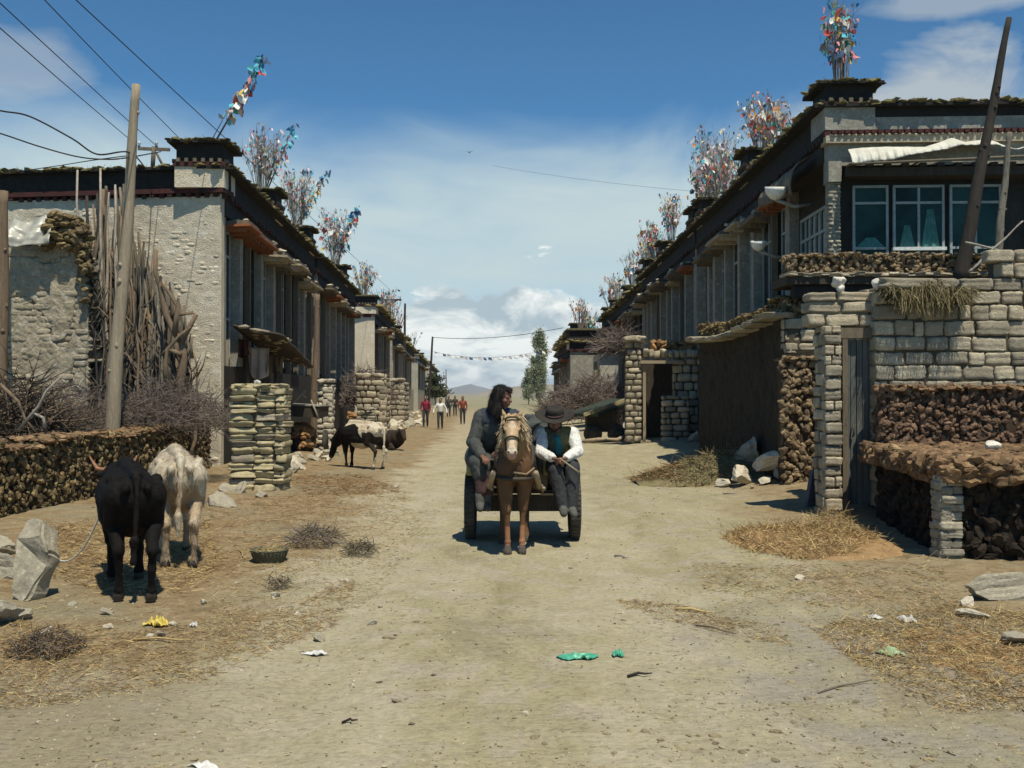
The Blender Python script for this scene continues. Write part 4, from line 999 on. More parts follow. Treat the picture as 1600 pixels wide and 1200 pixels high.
bundle(fp(4), 2.0, 1.3, 'narrow flag bundle with one red flag on second right house', nst=16, nfl=30, fs=.22)
bundle(fp(5), 1.9, 1.6, 'flag bundle at the far end of the second right house', nst=16, nfl=28, fs=.24, r=.018)
bundle(fp(6), 1.9, 2.0, 'red and green flag bundle on the third right house', nst=16, nfl=28, fs=.26, pal=BRIGHT+['flag_faded']*4, r=.02, twigs=3)
bundle(fp(7), 2.1, 2.0, 'pale flag branches on the third right house farther turret', nst=16, nfl=24, fs=.26, r=.02, twigs=3)
bundle(fp(8), 1.8, 2.4, 'faint flag branches on third right house before its last turret', nst=14, nfl=22, fs=.28, r=.022, twigs=3)
bundle(fp(9), 1.8, 2.2, 'flag branches at the very end of third right house', nst=14, nfl=22, fs=.28, r=.022, twigs=3)
bundle(Vector((4.95, 66, 4.9)), 2.4, 2.0, 'red and pale flag branches on the roof right of the wide banded turret', nst=16, nfl=26, fs=.26, pal=BRIGHT+['flag_faded']*4, r=.02, twigs=3)
bundle(fp(10), 2.2, 1.8, 'small flag branches above the wide banded turret', nst=12, nfl=18, fs=.28, r=.022, twigs=3)

# ---------------------------------------------------------------- poles and wires
def pole(name, base, top, r0, r1, mat, lab, cat='pole', knots=6, seg=14):
    base = Vector(base); top = Vector(top); m = MB(); n = 24
    P = [base.lerp(top, k/n)+Vector((math.sin(k*.5)*.012, math.cos(k*.41)*.012, 0)) for k in range(n+1)]
    m.tube(P, [r0+(r1-r0)*k/n*(1)+rnd.uniform(-.003, .003) for k in range(n+1)], seg, 0, True, True)
    for k in range(knots):
        t = rnd.uniform(.2, .95); p = base.lerp(top, t); a = rnd.uniform(3.3, 6.1); rr = r0+(r1-r0)*t
        m.lump((p.x+math.cos(a)*rr*.9, p.y+math.sin(a)*rr*.9, p.z), (rr*.35, rr*.35, rr*.45), None, 0, 2, .15, 3)
    o = m.build(name, [MT[mat]], None, base); tag(o, lab, cat); return o
Yp = 17.6; bt = at(168, 0, Yp); bt.z = h(bt.x, Yp)-.2
pole('utility_pole', bt, at(212, 131, Yp), .135, .072, 'pole', 'thick pale wooden pole standing before the stacked logs', 'pole')
pole('utility_pole', Vector((at(488, 0, 31).x, 31, 0)), at(496, 460, 31), .10, .075, 'log_brown', 'reddish brown wooden pole beside the dark left facade', 'pole')
p0 = at(1500, 440, 16.6); pole('dark_pole', p0, at(1580, 26, 16.6), .12, .045, 'pole_dark', 'tall slanted dark pole in front of the right house windows', 'pole', 10)
pole('thin_pole', at(1556, 432, 16.4), at(1580, 206, 16.4), .07, .04, 'log_grey', 'shorter grey brown pole right of the tall dark pole', 'pole')
o = pole('leaning_stick', at(1515, 425, 16.0), at(1600, 345, 16.0), .022, .012, 'twig_pale', 'pale bare stick leaning among dung cakes at the right edge', 'stick', 0, 6)
o = pole('leaning_stick', at(1510, 378, 16.1), at(1600, 400, 16.1), .02, .012, 'twig_pale', 'nearly level pale stick crossing the last window', 'stick', 0, 6)
Yf = 76.0
def crosspole(lab, pb, pt, Y, arm, r, brace=True):
    base = at(pb[0], pb[1], Y); base.z = 0; top = at(pt[0], pt[1], Y)
    root = empty('utility_pole', base, lab, 'pole')
    m = MB(); m.tube([base, base.lerp(top, .5), top], [r*1.3, r*1.1, r], 8); m.build('post', [MT['pole_dark']], root)
    a0 = at(arm[0], arm[1], Y-.2); a1 = at(arm[2], arm[3], Y-.2); q = MB(); q.box((a0+a1)/2, ((a1-a0).length, .12, .14), None, 0)
    if brace: q.tube([a1.lerp(a0, .2), base.lerp(top, .86)], .05, 5)
    ca = q.build('crossarm', [MT['pole_dark']], root)
    for t in (.05, .5, .95):
        p = a0.lerp(a1, t); i = MB(); i.lathe(p+Vector((0, 0, .07)), [(.0, 0), (.05, .01), (.03, .1), (.055, .13), (.05, .2), (0.0, .22)], 8); i.build('insulator', [MT['ceramic']], ca)
crosspole('far utility pole with a crossarm over the fourth left house', (597, 600), (597, 464), Yf, (590, 469, 627, 468), .13)
pole('utility_pole', Vector((at(604, 0, 78).x, 78, 0)), at(604, 474, 78), .14, .10, 'pole', 'pale second post right behind the far crossarm pole', 'pole', 0, 8)
pole('utility_pole', Vector((at(630, 0, 90).x, 90, 0)), at(633, 474, 90), .14, .09, 'pole_dark', 'thin dark distant pole above the fifth left house', 'pole', 0, 8)
pole('utility_pole', Vector((at(669, 0, 120).x, 120, 0)), at(676, 526, 120), .16, .11, 'pole_dark', 'leaning distant pole at the end of the left row', 'pole', 0, 8)
pole('bare_pole', Vector((at(697, 0, 150).x, 150, 0)), at(697, 577, 150), .16, .06, 'twig', 'slender bare distant trunk right of the left row', 'pole', 0, 8)
# little bracket on the first left roof
def bracket():
    Y = 24.5; a = at(214, 231, Y); b = at(264, 233, Y); root = empty('roof_bracket', at(240, 262, Y), 'small wooden wire bracket on roof beside the first turret', 'bracket')
    m = MB(); m.box((a+b)/2, ((b-a).length, .06, .07), rot3(0, R(2), 0), 0); m.tube([at(237, 264, Y), at(239, 228, Y)], .055, 6, 0); m.tube([at(243, 238, Y-.05), at(254, 260, Y-.05)], .03, 5, 0); m.build('frame', [MT['timber']], root)
    for px in (216, 243):
        i = MB(); i.lathe(at(px, 229, Y), [(.0, 0), (.04, .0), (.022, .06), (.042, .09), (.03, .14), (0, .15)], 8); i.build('insulator', [MT['ceramic']], root)
bracket()
WG = 'overhead wires on the left'
def wire(A, B, sag, r, lab, ext=1.5, group=WG):
    A = Vector(A); B = Vector(B); C = A+(B-A)*ext; L = (C-A).length; n = 30
    P = [A.lerp(C, k/n)-Vector((0, 0, sag*4*(k/n)*(1-k/n))) for k in range(n+1)]
    m = MB(); m.tube(P, r, 5, 0, False); o = m.build('wire', [MT['wire']], None, A); tag(o, lab, 'wire', group)
wire(at(216, 229, 24.4), at(0, 41, 13), .03, .008, 'lowest thin straight wire descending from the top left corner to the roof bracket')
wire(at(244, 228, 24.4), at(0, 2, 13), .03, .008, 'second thin wire from the top left corner down to the roof bracket')
wire(at(285, 221, 24.0), at(76, 4, 14), .03, .008, 'third thin wire passing just above the tip of the thick pole')
wire(at(624, 466, Yf), at(122, -2, 14.5), .05, .009, 'long thin wire running from the far crossarm pole up to the top edge')
wire(at(593, 468, Yf), at(285, 221, 24.0), .05, .011, 'thin wire running behind the turret to the far crossarm pole', 1.0)
def cable(pts, Y, r, lab):
    m = MB(); P = [at(px, py, y) for (px, py), y in zip(pts, Y)]
    Q = []
    for i in range(len(P)-1):      # Catmull-Rom
        p0, p1, p2, p3 = P[max(i-1, 0)], P[i], P[i+1], P[min(i+2, len(P)-1)]
        for k in range(8):
            t = k/8; Q.append(.5*((2*p1)+(p2-p0)*t+(2*p0-5*p1+4*p2-p3)*t*t+(3*p1-p0-3*p2+p3)*t**3))
    Q.append(P[-1]); m.tube(Q, r, 6, 0, False); o = m.build('wire', [MT['wire']]); tag(o, lab, 'wire', WG)
cable([(-60, 160), (0, 172), (45, 181), (110, 215), (150, 240), (200, 237), (226, 262)], [16, 16.5, 17, 17.3, 17.5, 17.5, 21], .014, 'thick black cable drooping in a curve onto the thick pole')
cable([(-50, 195), (0, 208), (60, 228), (120, 244), (165, 248), (200, 245), (250, 236)], [16, 16.5, 17, 17.3, 17.5, 17.5, 24], .012, 'second thick cable sagging below the curved one and behind the pole')
cable([(20, 268), (90, 258), (140, 250), (200, 242)], [22, 21, 19, 17.6], .009, 'thin cable rising from the roof edge to the thick pole')
wire(at(770, 258, 34), at(1170, 305, 26), .1, .0035, 'faint thin wire crossing the sky between both roof rows', 1.0, None)
wire(at(676, 527, 120), at(880, 512, 100), .5, .03, 'distant bare wire crossing the street near its end', 1.0, None)
# string of little flags across the far street
def flagstring():
    A = at(676, 549, 118); B = at(880, 540, 95); root = empty('flag_string', A, 'string of small flags hung across the far end of the street', 'flag string')
    m = MB(); P = [A.lerp(B, k/20)-Vector((0, 0, 1.0*4*(k/20)*(1-k/20)*.9)) for k in range(21)]; m.tube(P, .012, 4, 0, False); m.build('cord', [MT['wire']], root)
    for k in range(26):
        t = (k+.5)/26; p = A.lerp(B, t)-Vector((0, 0, 3.6*t*(1-t)))
        o = bpy.data.objects.new('flag', flagmesh(rnd.choice(['flag_white', 'flag_white', 'flag_faded', 'flag_navy']), k % 3)); COL.objects.link(o); o.parent = root; o.location = p-A; o.rotation_euler = (0, 0, rnd.uniform(-.6, .6)); o.scale = (.38, .3, .28)
flagstring()

# ---------------------------------------------------------------- trees
def tree(name, base, H, wid, lab, n, leaf, mat, poplar=True, bare=.0):
    root = empty(name, base, lab, 'tree'); m = MB(); base = Vector(base)
    P = [base+Vector((math.sin(k)*.03*H*.1, 0, H*.96*k/8)) for k in range(9)]; m.tube(P, [H*.016*(1.05-k/8) for k in range(9)], 7)
    limbs = []
    for k in range(60):
        t = rnd.uniform(.1 if poplar else .3, .9); a = rnd.random()*6.28
        reach = wid*.5*(math.sin(math.pi*min(1, (t*.9+.12)))**.7)*rnd.uniform(.6, 1.1)
        p = base+Vector((0, 0, H*t)); e = p+Vector((math.cos(a)*reach, math.sin(a)*reach, H*(.16 if poplar else .06)*rnd.uniform(.6, 1.2)))
        m.tube([p, p.lerp(e, .5)+Vector((0, 0, -.02*H*.3)), e], [H*.004, H*.003, H*.001], 4); limbs.append((p, e))
    m.build('trunk', [MT['twig']], root)
    c = MB(); clumps = []
    for p, e in limbs:
        for _ in range(3): clumps.append((p.lerp(e, rnd.uniform(.35, 1.05)), rnd.uniform(.5, 1.0)))
    for k in range(n):
        q, s = rnd.choice(clumps); d = Vector((rnd.gauss(0, .11*wid*s), rnd.gauss(0, .11*wid*s), rnd.gauss(0, .06*H*s if poplar else .06*wid*s)))
        pp = q+d; dr = Vector((rnd.gauss(0, 1), rnd.gauss(0, 1), rnd.gauss(.3, 1))).normalized()*leaf*rnd.uniform(.5, 1.2); c.blade(pp, dr, leaf*.6)
    c.build('crown', [MT[mat]], root)
mk('leaf_grey', (.30, .32, .21), (.21, .24, .15), sc=.6, bsc=3, isl=.45, bump=0)
mk('leaf_dark', (.075, .085, .045), (.05, .06, .035), sc=.6, bsc=3, isl=.4, bump=0)
pb = at(843, 0, 175); tree('poplar_tree', (pb.x, 175, 0), at(843, 524, 175).z, 2.9, 'tall grey green poplar beyond the far end of the right row', 15000, .24, 'leaf_grey')
pb = at(826, 0, 190); tree('poplar_tree', (pb.x, 190, 0), 6.5, 2.6, 'short poplar left of the tall grey green poplar', 4500, .26, 'leaf_grey')
pb = at(680, 0, 140); tree('small_tree', (pb.x, 140, 0), at(0, 586, 140).z, 4.0, 'small round dark tree at the far end of the left row', 1600, .34, 'leaf_dark', False)
mk('log_dark', (.125, .105, .08), (.08, .067, .052), c3=(.17, .145, .115), sc=3, bsc=22, stretch=(7, 7, .7), bump=.7, vary=.3)
mk('leather_green', (.05, .06, .035), (.035, .04, .025), sc=6, bsc=40, bump=.3, rough=.6)
mk('blue_dark', (.03, .065, .11), (.02, .045, .08), sc=5, bsc=30, bump=.1)
mk('red_dull', (.22, .05, .05), bump=0)
mk("twig_purple", (.20, .165, .16), (.15, .12, .12), sc=6, bsc=20, isl=.3, bump=0)
mk('dung_orange', (.33, .19, .085), (.22, .13, .065), sc=5, bsc=45, isl=.4, bump=.5, vary=.3)
mk('basin_green', (.10, .105, .075), (.07, .075, .055), sc=4, bsc=30, bump=.3, rough=.6)
# ---------------------------------------------------------------- brush, logs and clutter on the left
GL = 'long poles leaning in the stack against the white end wall'
def log(base, top, r0, r1, mat, lab, group=None, bend=.05, forks=0, name='wooden_pole', cat='pole'):
    base = Vector(base); top = Vector(top); m = MB(); n = 9
    bv = Vector((rnd.gauss(0, bend), rnd.gauss(0, bend*.5), 0)); w2 = rnd.uniform(2, 5)
    P = [base.lerp(top, k/n)+bv*math.sin(math.pi*k/n)+Vector((math.sin(k*w2)*.02, 0, 0)) for k in range(n+1)]
    m.tube(P, [r0+(r1-r0)*k/n for k in range(n+1)], 7, 0, True, True, .08)
    for _ in range(forks):
        k = rnd.randint(3, 7); e = P[k]+Vector((rnd.choice((-1, 1))*rnd.uniform(.12, .35), rnd.uniform(-.2, .05), rnd.uniform(.2, .6))); m.tube([P[k], P[k].lerp(e, .5)+Vector((.03, 0, -.03)), e], [r1*1.1, r1*.8, r1*.4], 6)
    o = m.build(name, [MT[mat]], None, base); tag(o, lab, cat, group); return o
for k in range(46):
    t = rnd.random(); px = rnd.uniform(125, 300); b = at(px, 0, 20.1); b.z = h(b.x, 20.1)+rnd.uniform(0, .5); tp = at(px+rnd.uniform(-30, 30), np.interp(px, [125, 210, 300], [380, 430, 545])+rnd.uniform(-20, 60), 20.4)
    log(b, tp, rnd.uniform(.02, .04), rnd.uniform(.01, .018), rnd.choice(['log_dark', 'pole_dark', 'log_brown', 'log_grey']), 'thin crooked branch among the stacked poles by the white wall', 'thin crooked branches in the pole stack', .16, 3, 'branch', 'branch')
labs = ['grey wooden pole leaning in the big stack against the white wall']
for k in range(170):
    t = rnd.random()
    px = 122+ t*170; Y = rnd.uniform(20.3, 21.3)
    topy = np.interp(px, [122, 150, 185, 200, 215, 235, 260, 295], [400, 310, 300, 315, 370, 420, 450, 505])+rnd.uniform(-25, 110)*(1 if rnd.random() < .8 else .2)
    b = at(px+rnd.uniform(-8, 14), 0, Y); b.z = h(b.x, Y); tp = at(px+rnd.uniform(-16, 12), topy, min(22.2, Y+.75))
    log(b, tp, rnd.uniform(.03, .075), rnd.uniform(.014, .035), rnd.choice(['log_grey', 'log_dark', 'log_brown', 'pole_dark', 'log_dark']), labs[0], GL, .09, rnd.choice([0, 1, 2]))
for (x0, x1, y1) in ((140, 118, 265), (157, 155, 262), (178, 178, 288), (163, 168, 300)):
    b = at(x0, 0, 20.2); b.z = h(b.x, 20.2); log(b, at(x1, y1, 21.2), .045, .022, 'twig_pale', 'tall pale pole sticking up above the rest of the stack', 'pale poles rising above the stack', .04, 0)
def gnarl(pts, r, lab, Y=20.0, branches=()):
    m = MB(); P = [at(px, py, Y) for px, py in pts]
    m.tube(P, [r*(1.15-.6*k/(len(P)-1)) for k in range(len(P))], 8, 0, True, True, .1)
    for b in branches:
        Q = [at(px, py, Y-.08) for px, py in b]; m.tube(Q, [r*.7*(1.1-.6*k/(len(Q)-1)) for k in range(len(Q))], 7, 0, True, True, .1)
    o = m.build('gnarled_branch', [MT['log_brown']]); tag(o, lab, 'branch')
gnarl([(285, 640), (282, 590), (287, 560), (284, 535), (272, 520), (258, 490), (250, 450), (242, 425), (243, 390)], .075, 'thick gnarled branch curving upright at right end of the log stack', 20.0,
      [[(272, 522), (275, 495), (277, 478), (262, 455), (252, 440)], [(284, 535), (296, 510), (306, 492), (300, 488), (280, 492)], [(283, 555), (262, 545), (252, 555)]])
gnarl([(262, 610), (258, 570), (262, 545), (280, 525), (298, 510)], .045, 'thin crooked branch crossing the thick gnarled one', 19.9, [[(300, 560), (298, 540), (301, 530)]])

def mudwall():
    Y = 20.2; root = empty('ruined_wall', (at(0, 0, Y).x, Y, .1), 'ragged cracked mud wall left of the log stack', 'wall')
    x0 = at(-120, 0, Y).x; x1 = at(138, 0, Y).x
    top = lambda px: np.interp(px, [-120, 0, 12, 75, 82, 118, 126, 138], [372, 372, 382, 384, 372, 384, 400, 470])
    def fx(u, v):
        px = -120+258*u; z = .05+(at(0, top(px)+5*mnoise.noise(Vector((u*20, 0, 1))), Y).z-.05)*v
        X = x0+(x1-x0)*u
        cr = mnoise.noise(Vector((X*1.5, z*1.4, 11))); crack = -.07 if abs(mnoise.noise(Vector((X*1.1, z*.7, 21)))) < .035 else 0
        k = .03*cr+.03*mnoise.noise(Vector((X*5, z*5, 2)))+.02*mnoise.noise(Vector((X*12, z*16, 5)))+crack
        return (X, Y-k-.02, z)
    m = MB(); m.sheet(fx, 190, 140, 0, True, .3)
    brick_face(m, Vector((x0, Y-.03, 0)), Vector((1, 0, 0)), Vector((0, -1, 0)), x1-x0, .05, 5.2, .30, .13, .12, 0, lambda u: at(0, top(-120+258*u/(x1-x0))+6, Y).z-.05, jit=.45, joint=.004, t=RC2)
    m.build('wall_face', [MT['mud_wall']], root)
    m = MB()
    for k in range(280):
        px = rnd.uniform(72, 138); zt = at(0, np.interp(px, [72, 90, 120, 142], [358, 335, 342, 375]), Y).z; zb = at(0, top(px)+8, Y).z
        s = rnd.uniform(.14, .26); m.lump((at(px, 0, Y).x, Y-.05+rnd.uniform(-.2, .2), rnd.uniform(zb, zt)), (s*.5, s*.42, s*.3), rot3(rnd.uniform(-.5, .5), 0, rnd.random()*6), 0, 2, .17, 3.1, None, False, .08)
    o = m.build('dung_stack', [MT['dung']]); tag(o, 'heap of dark dung cakes on top of the ragged mud wall', 'dung stack')
    def fs(u, v):
        px = 8+66*u; a = at(px, 336+6*math.sin(u*5), Y-.35); b = at(px+4, 386-6*u, Y-.42)
        p = a.lerp(b, v); p.y += (.30*(1-v)**2)-.05*math.sin(u*11+v*3)+.05*mnoise.noise(Vector((u*5, v*5, 3))); return p[:]
    m = MB(); m.sheet(fs, 26, 20, 0, True, .006); o = m.build('plastic_sheet', [MT['plastic_sheet']]); tag(o, 'pale grey plastic sheet draped over the left end of the mud wall', 'plastic sheet')
    pb = at(2, 0, 19.3); pole('wooden_post', (pb.x, 19.3, 0), at(4, 298, 19.3), .12, .09, 'log_brown', 'dark brown post at extreme left edge by the mud wall', 'post')
mudwall()
def brush(cpx, base_py, Y, wpx, z0, z1, dep, lab, n, mat=('twig', 'twig_pale'), ln=.5, name='brush_pile', r=.006, cat='brush', up_=.25):
    c = at(cpx, base_py, Y); c.z = z0; W = wpx*Y/F; m = MB()
    for k in range(n):
        u = rnd.uniform(-1, 1); v = rnd.uniform(-1, 1); top = max(.06, (z1-z0)*(1-u*u*.75)*(1-v*v*.6))
        p = Vector((c.x+u*W/2, Y+v*dep/2, z0+rnd.random()**.8*top))
        d = Vector((rnd.gauss(0, 1), rnd.gauss(0, .6), rnd.gauss(up_, .5))).normalized()*ln*rnd.uniform(.4, 1.2)
        mid = p+d*.5+Vector((rnd.gauss(0, .05), rnd.gauss(0, .03), rnd.gauss(0, .05)))*ln
        m.tube([p, mid, p+d], [r, r*.8, r*.35], 3, 0 if rnd.random() < .65 else 1, False)
    o = m.build(name, [MT[mat[0]], MT[mat[1]]], None, c); tag(o, lab, cat); return o
brush(265, 640, 18.8, 190, 1.0, 1.95, 1.5, 'tangle of grey purple twigs behind the low dung wall', 1500, ('twig', 'twig_purple'))
brush(110, 640, 18.2, 130, .9, 1.85, 1.4, 'twig pile at foot of the thick pale pole', 900, ('twig', 'twig_purple'))
brush(30, 650, 16.8, 130, .9, 2.0, 1.3, 'dark tangle of roots and sticks at left edge above the dung wall', 650, ('pole_dark', 'log_brown'), .7, 'root_pile', .012)
brush(225, 600, 20.9, 120, .2, 2.3, .8, 'grey sticks fallen between the standing poles', 750, ('log_dark', 'pole_dark'), .9, 'stick_pile', .013)
for (a, b, lab) in (((30, 672), (95, 588), 'bare pale stick slanting out of the dark root pile'), ((0, 600), (60, 680), 'crooked dark stick sloping across the root pile'), ((70, 668), (52, 640), 'short pale stick lying on the root pile')):
    gY = 15.6; m = MB(); A = at(*a, gY); B = at(*b, gY); m.tube([A, A.lerp(B, .4)+Vector((.05, 0, .04)), A.lerp(B, .7)+Vector((-.03, 0, .02)), B], [.028, .024, .02, .012], 7); o = m.build('stick', [MT['twig_pale'] if 'pale' in lab else MT['log_brown']], None, A); tag(o, lab, 'stick')

# ---- lean-to with cloth at the foot of the first left house
def leanto():
    Y0 = 23.2; root = empty('lean_to', (-5.6, Y0, .1), 'dark lean to shed with ragged cloths beside the left house', 'shed')
    m = MB()
    for (px, Y, zt) in ((352, 23.0, 2.9), (384, 24.2, 2.6), (430, 26.6, 2.4), (446, 27.6, 2.2)):
        p = at(px, 0, Y); m.tube([(p.x, Y, .05), (p.x+.03, Y, zt)], .05, 7)
    m.build('posts', [MT['timber']], root) if False else None
    for (px, Y, zt) in ((352, 23.0, 2.9), (384, 24.2, 2.6), (430, 26.6, 2.4)):
        p = at(px, 0, Y); q = MB(); q.tube([(p.x, Y, .05), (p.x+.02, Y, zt*.5), (p.x+.03, Y, zt)], .05, 7); q.build('post', [MT['timber']], root)
    def roof(u, v):
        Y = 22.9+u*4.6; pz = 2.95-.55*u; x0 = LX(Y)+.05; return (x0+v*1.15, Y, pz+.25*(1-v)+.06*mnoise.noise(Vector((u*7, v*3, 1))))
    m = MB(); m.sheet(roof, 24, 8, 0, True, .05); 
    for k in range(40):
        u, v = rnd.random(), rnd.uniform(.2, 1); p = roof(u, v); m.lump((p[0], p[1], p[2]+.04), (.14, .12, .05), None, 1, 1, .2, 3)
    m.build('roof', [MT['timber_dark'], MT['mud_brick']], root)
    def cl(px0, px1, Y, py0, py1, mat, sd):
        def fx(u, v):
            px = px0+(px1-px0)*u; p = at(px+4*v*math.sin(u*9+sd), py0+(py1-py0)*v*(1-.12*math.sin(u*7+sd)), Y); p.y += .08*math.sin(u*16+sd)*(.3+v)+.2*u; return p[:]
        q = MB(); q.sheet(fx, 20, 14, 0, True, .006); q.build('hanging_cloth', [MT[mat]], root)
    cl(386, 418, 24.0, 543, 588, 'cloth_pinkish', 1); cl(372, 386, 23.6, 530, 556, 'maroon', 2); cl(418, 440, 26.0, 556, 580, 'sag_cloth', 3)
leanto()
# dark covered trough with crossed sticks
def handcart():
    Y = 27.5; p = at(474, 0, Y); root = empty('handcart', (p.x, Y, h(p.x, Y)), 'dark wooden handcart bed with crossed pale sticks by the reddish pole', 'handcart')
    zt = at(0, 634, Y).z; m = MB(); m.box((p.x, Y+.4, zt-.14), (.95, 1.5, .3), rot3(0, R(3), 0), 0); m.box((p.x, Y+.4, zt+.02), (1.0, 1.55, .03), rot3(0, R(3), 0), 1); m.build('bed', [MT['timber_dark'], MT['grey_plaster']], root)
    for sx in (-.5, .5):
        q = MB(); q.tube([(p.x+sx-.03, Y+.5, .38), (p.x+sx+.03, Y+.5, .38)], .34, 18); q.build('wheel', [MT['rubber']], root)
    for (a, b) in (((452, 634), (478, 610)), ((466, 609), (478, 622)), ((498, 655), (486, 625))):
        q = MB(); q.tube([at(*a, Y-.4), at(*b, Y-.4)], [.03, .022], 6); q.build('stick', [MT['twig_pale']], root)
handcart()
# stone pillar, dung heap, wall ruin and rubble beyond
def smallstack(lab, px0, px1, pyt, Y, mats, bw, bh, name='stone_pillar', cat='pillar', dep=.5):
    x0 = at(px0, 0, Y).x; x1 = at(px1, 0, Y).x; zt = at(0, pyt, Y).z; zb = h(x0, Y)-.1; root = empty(name, (x0, Y, zb), lab, cat)
    m = MB(); brick_face(m, Vector((x0, Y, 0)), Vector((1, 0, 0)), Vector((0, -1, 0)), x1-x0, zb, zt, bw, bh, .3, 0, lambda u: zt-.25*abs(math.sin(u*2.3)), jit=.35, t=RC2)
    brick_face(m, Vector((x1, Y, 0)), Vector((0, 1, 0)), Vector((1, 0, 0)), dep, zb, zt-.15, bw, bh, .3, 0, jit=.35, t=RC2)
    m.box(((x0+x1)/2, Y+dep/2+.05, (zb+zt-.35)/2), (x1-x0-.1, dep-.1, zt-.35-zb), None, 1)
    for k in range(5): m.block((rnd.uniform(x0+.1, x1-.1), Y+rnd.uniform(.05, .3), zt-.06), (bw*.8, .3, bh*.7), rot3(0, rnd.uniform(-.2, .2), rnd.uniform(-.5, .5)), 0, .12, RC2)
    m.build('stones', [MT[mats], MT['mud_mortar']], root)
smallstack('pale stone pillar beside the reddish pole and handcart', 494, 520, 592, 30, 'stone_pale', .26, .16)
smallstack('broken mud wall with gaps behind the piebald cow', 556, 604, 584, 41, 'mud_brick', .4, .24, 'ruined_wall', 'wall', 1.5)
smallstack('low ruined wall nearer the third left house', 604, 632, 592, 52, 'mud_wall', .45, .26, 'ruined_wall', 'wall', 2.5)
smallstack('knee high layered stone stack right of the orange dung heap', 562, 586, 636, 33, 'stone', .4, .12, 'stone_stack', 'stack')
def heap(name, px, py, w, hgt, dep, lab, mat, cat, n=60, s=.16, sub=1):
    c = gp(px, py); m = MB(); W = w*c.y/F
    m.lump((c.x, c.y+dep*.5, c.z+hgt*.25), (W*.46, dep*.46, hgt*.55), None, 1, 3, .08, 2)
    for k in range(n):
        u, v = rnd.uniform(-1, 1), rnd.uniform(-1, 1)
        if u*u+v*v > 1: continue
        z = hgt*(1-(u*u+v*v))**.5; q = s*rnd.uniform(.6, 1.3)
        m.lump((c.x+u*W/2, c.y+dep*.5+v*dep/2, c.z+z*.95), (q*.6, q*.5, q*.36), rot3(rnd.uniform(-.5, .5), 0, rnd.random()*6), 0, 2, .17, 3.1, None, False, .08)
    o = m.build(name, [MT[mat], MT['dung_core']], None, c); tag(o, lab, cat)
heap('dung_heap', 535, 668, 56, .72, 1.0, 'orange brown heap of dung cakes above the piebald cow', 'dung_orange', 'heap', 110, .2)
heap('dung_heap', 468, 705, 44, .75, .7, 'rusty brown clump of dung between sod pillar and rubble', 'dung_orange', 'heap', 90, .18)
brush(572, 612, 44, 62, 1.2, 2.9, 1.5, 'purple grey brush pile above the broken mud wall', 700, ('twig_purple', 'twig'), .9, r=.016)
ROCKM = []
def rockset(mat, k=6):
    out = []
    for _ in range(k):
        o = (MB().rock((0, 0, 0), (1.35, rnd.uniform(.8, 1.1), rnd.uniform(.6, .9)), 0, rot3(rnd.uniform(-.5, .5), rnd.uniform(-.5, .5), 0), 4, 11) ).build('rock', MT[mat]); out.append(o.data); bpy.data.objects.remove(o)
    return out
RK = {m: rockset(m) for m in ('stone', 'stone_pale')}
def rock(px, py, r, lab, mat='stone', group=None, sink=.35, sq=(1, 1, 1), name='rock', pos=None, cat='rock'):
    p = pos or gp(px, py); o = bpy.data.objects.new(name, rnd.choice(RK[mat])); COL.objects.link(o)
    o.location = (p.x, p.y+r*.6, p.z+r*sink); o.scale = (r*sq[0], r*sq[1], r*sq[2]); o.rotation_euler = (rnd.uniform(-.3, .3), rnd.uniform(-.3, .3), rnd.random()*6.28); return tag(o, lab, cat, group)
GR = 'rubble stones along the left verge'
for k in range(46):
    px = rnd.uniform(445, 545); py = np.interp(px, [445, 480, 545], [742, 716, 712])+rnd.uniform(-26, 10)
    rock(px, py, rnd.uniform(.06, .2), 'grey stone in the rubble bank between sod pillar and piebald cow', rnd.choice(['stone', 'stone_pale']), GR)
for k in range(40):
    px = rnd.uniform(600, 662); py = np.interp(px, [600, 630, 662], [672, 668, 656])+rnd.uniform(-14, 4)
    rock(px, py, rnd.uniform(.1, .3), 'stone in the distant rubble below the third left house', rnd.choice(['stone', 'stone_pale']), 'distant rubble stones on the left', .3)
for (px, py, r, sq, lab) in ((338, 792, .24, (1.25, 1, .95), 'large grey boulder right of the white cow'), (372, 770, .17, (1.1, 1, .7), 'flat stone at left foot of the sod pillar'), (408, 778, .15, (1.2, 1, .6), 'low stone under the sod pillar'), (352, 768, .13, (1, 1, .8), 'small stone behind the large grey boulder'), (432, 762, .13, (1.2, 1, .7), 'stone at right foot of the sod pillar')):
    rock(px, py, r, lab, 'stone', None, .3, sq)
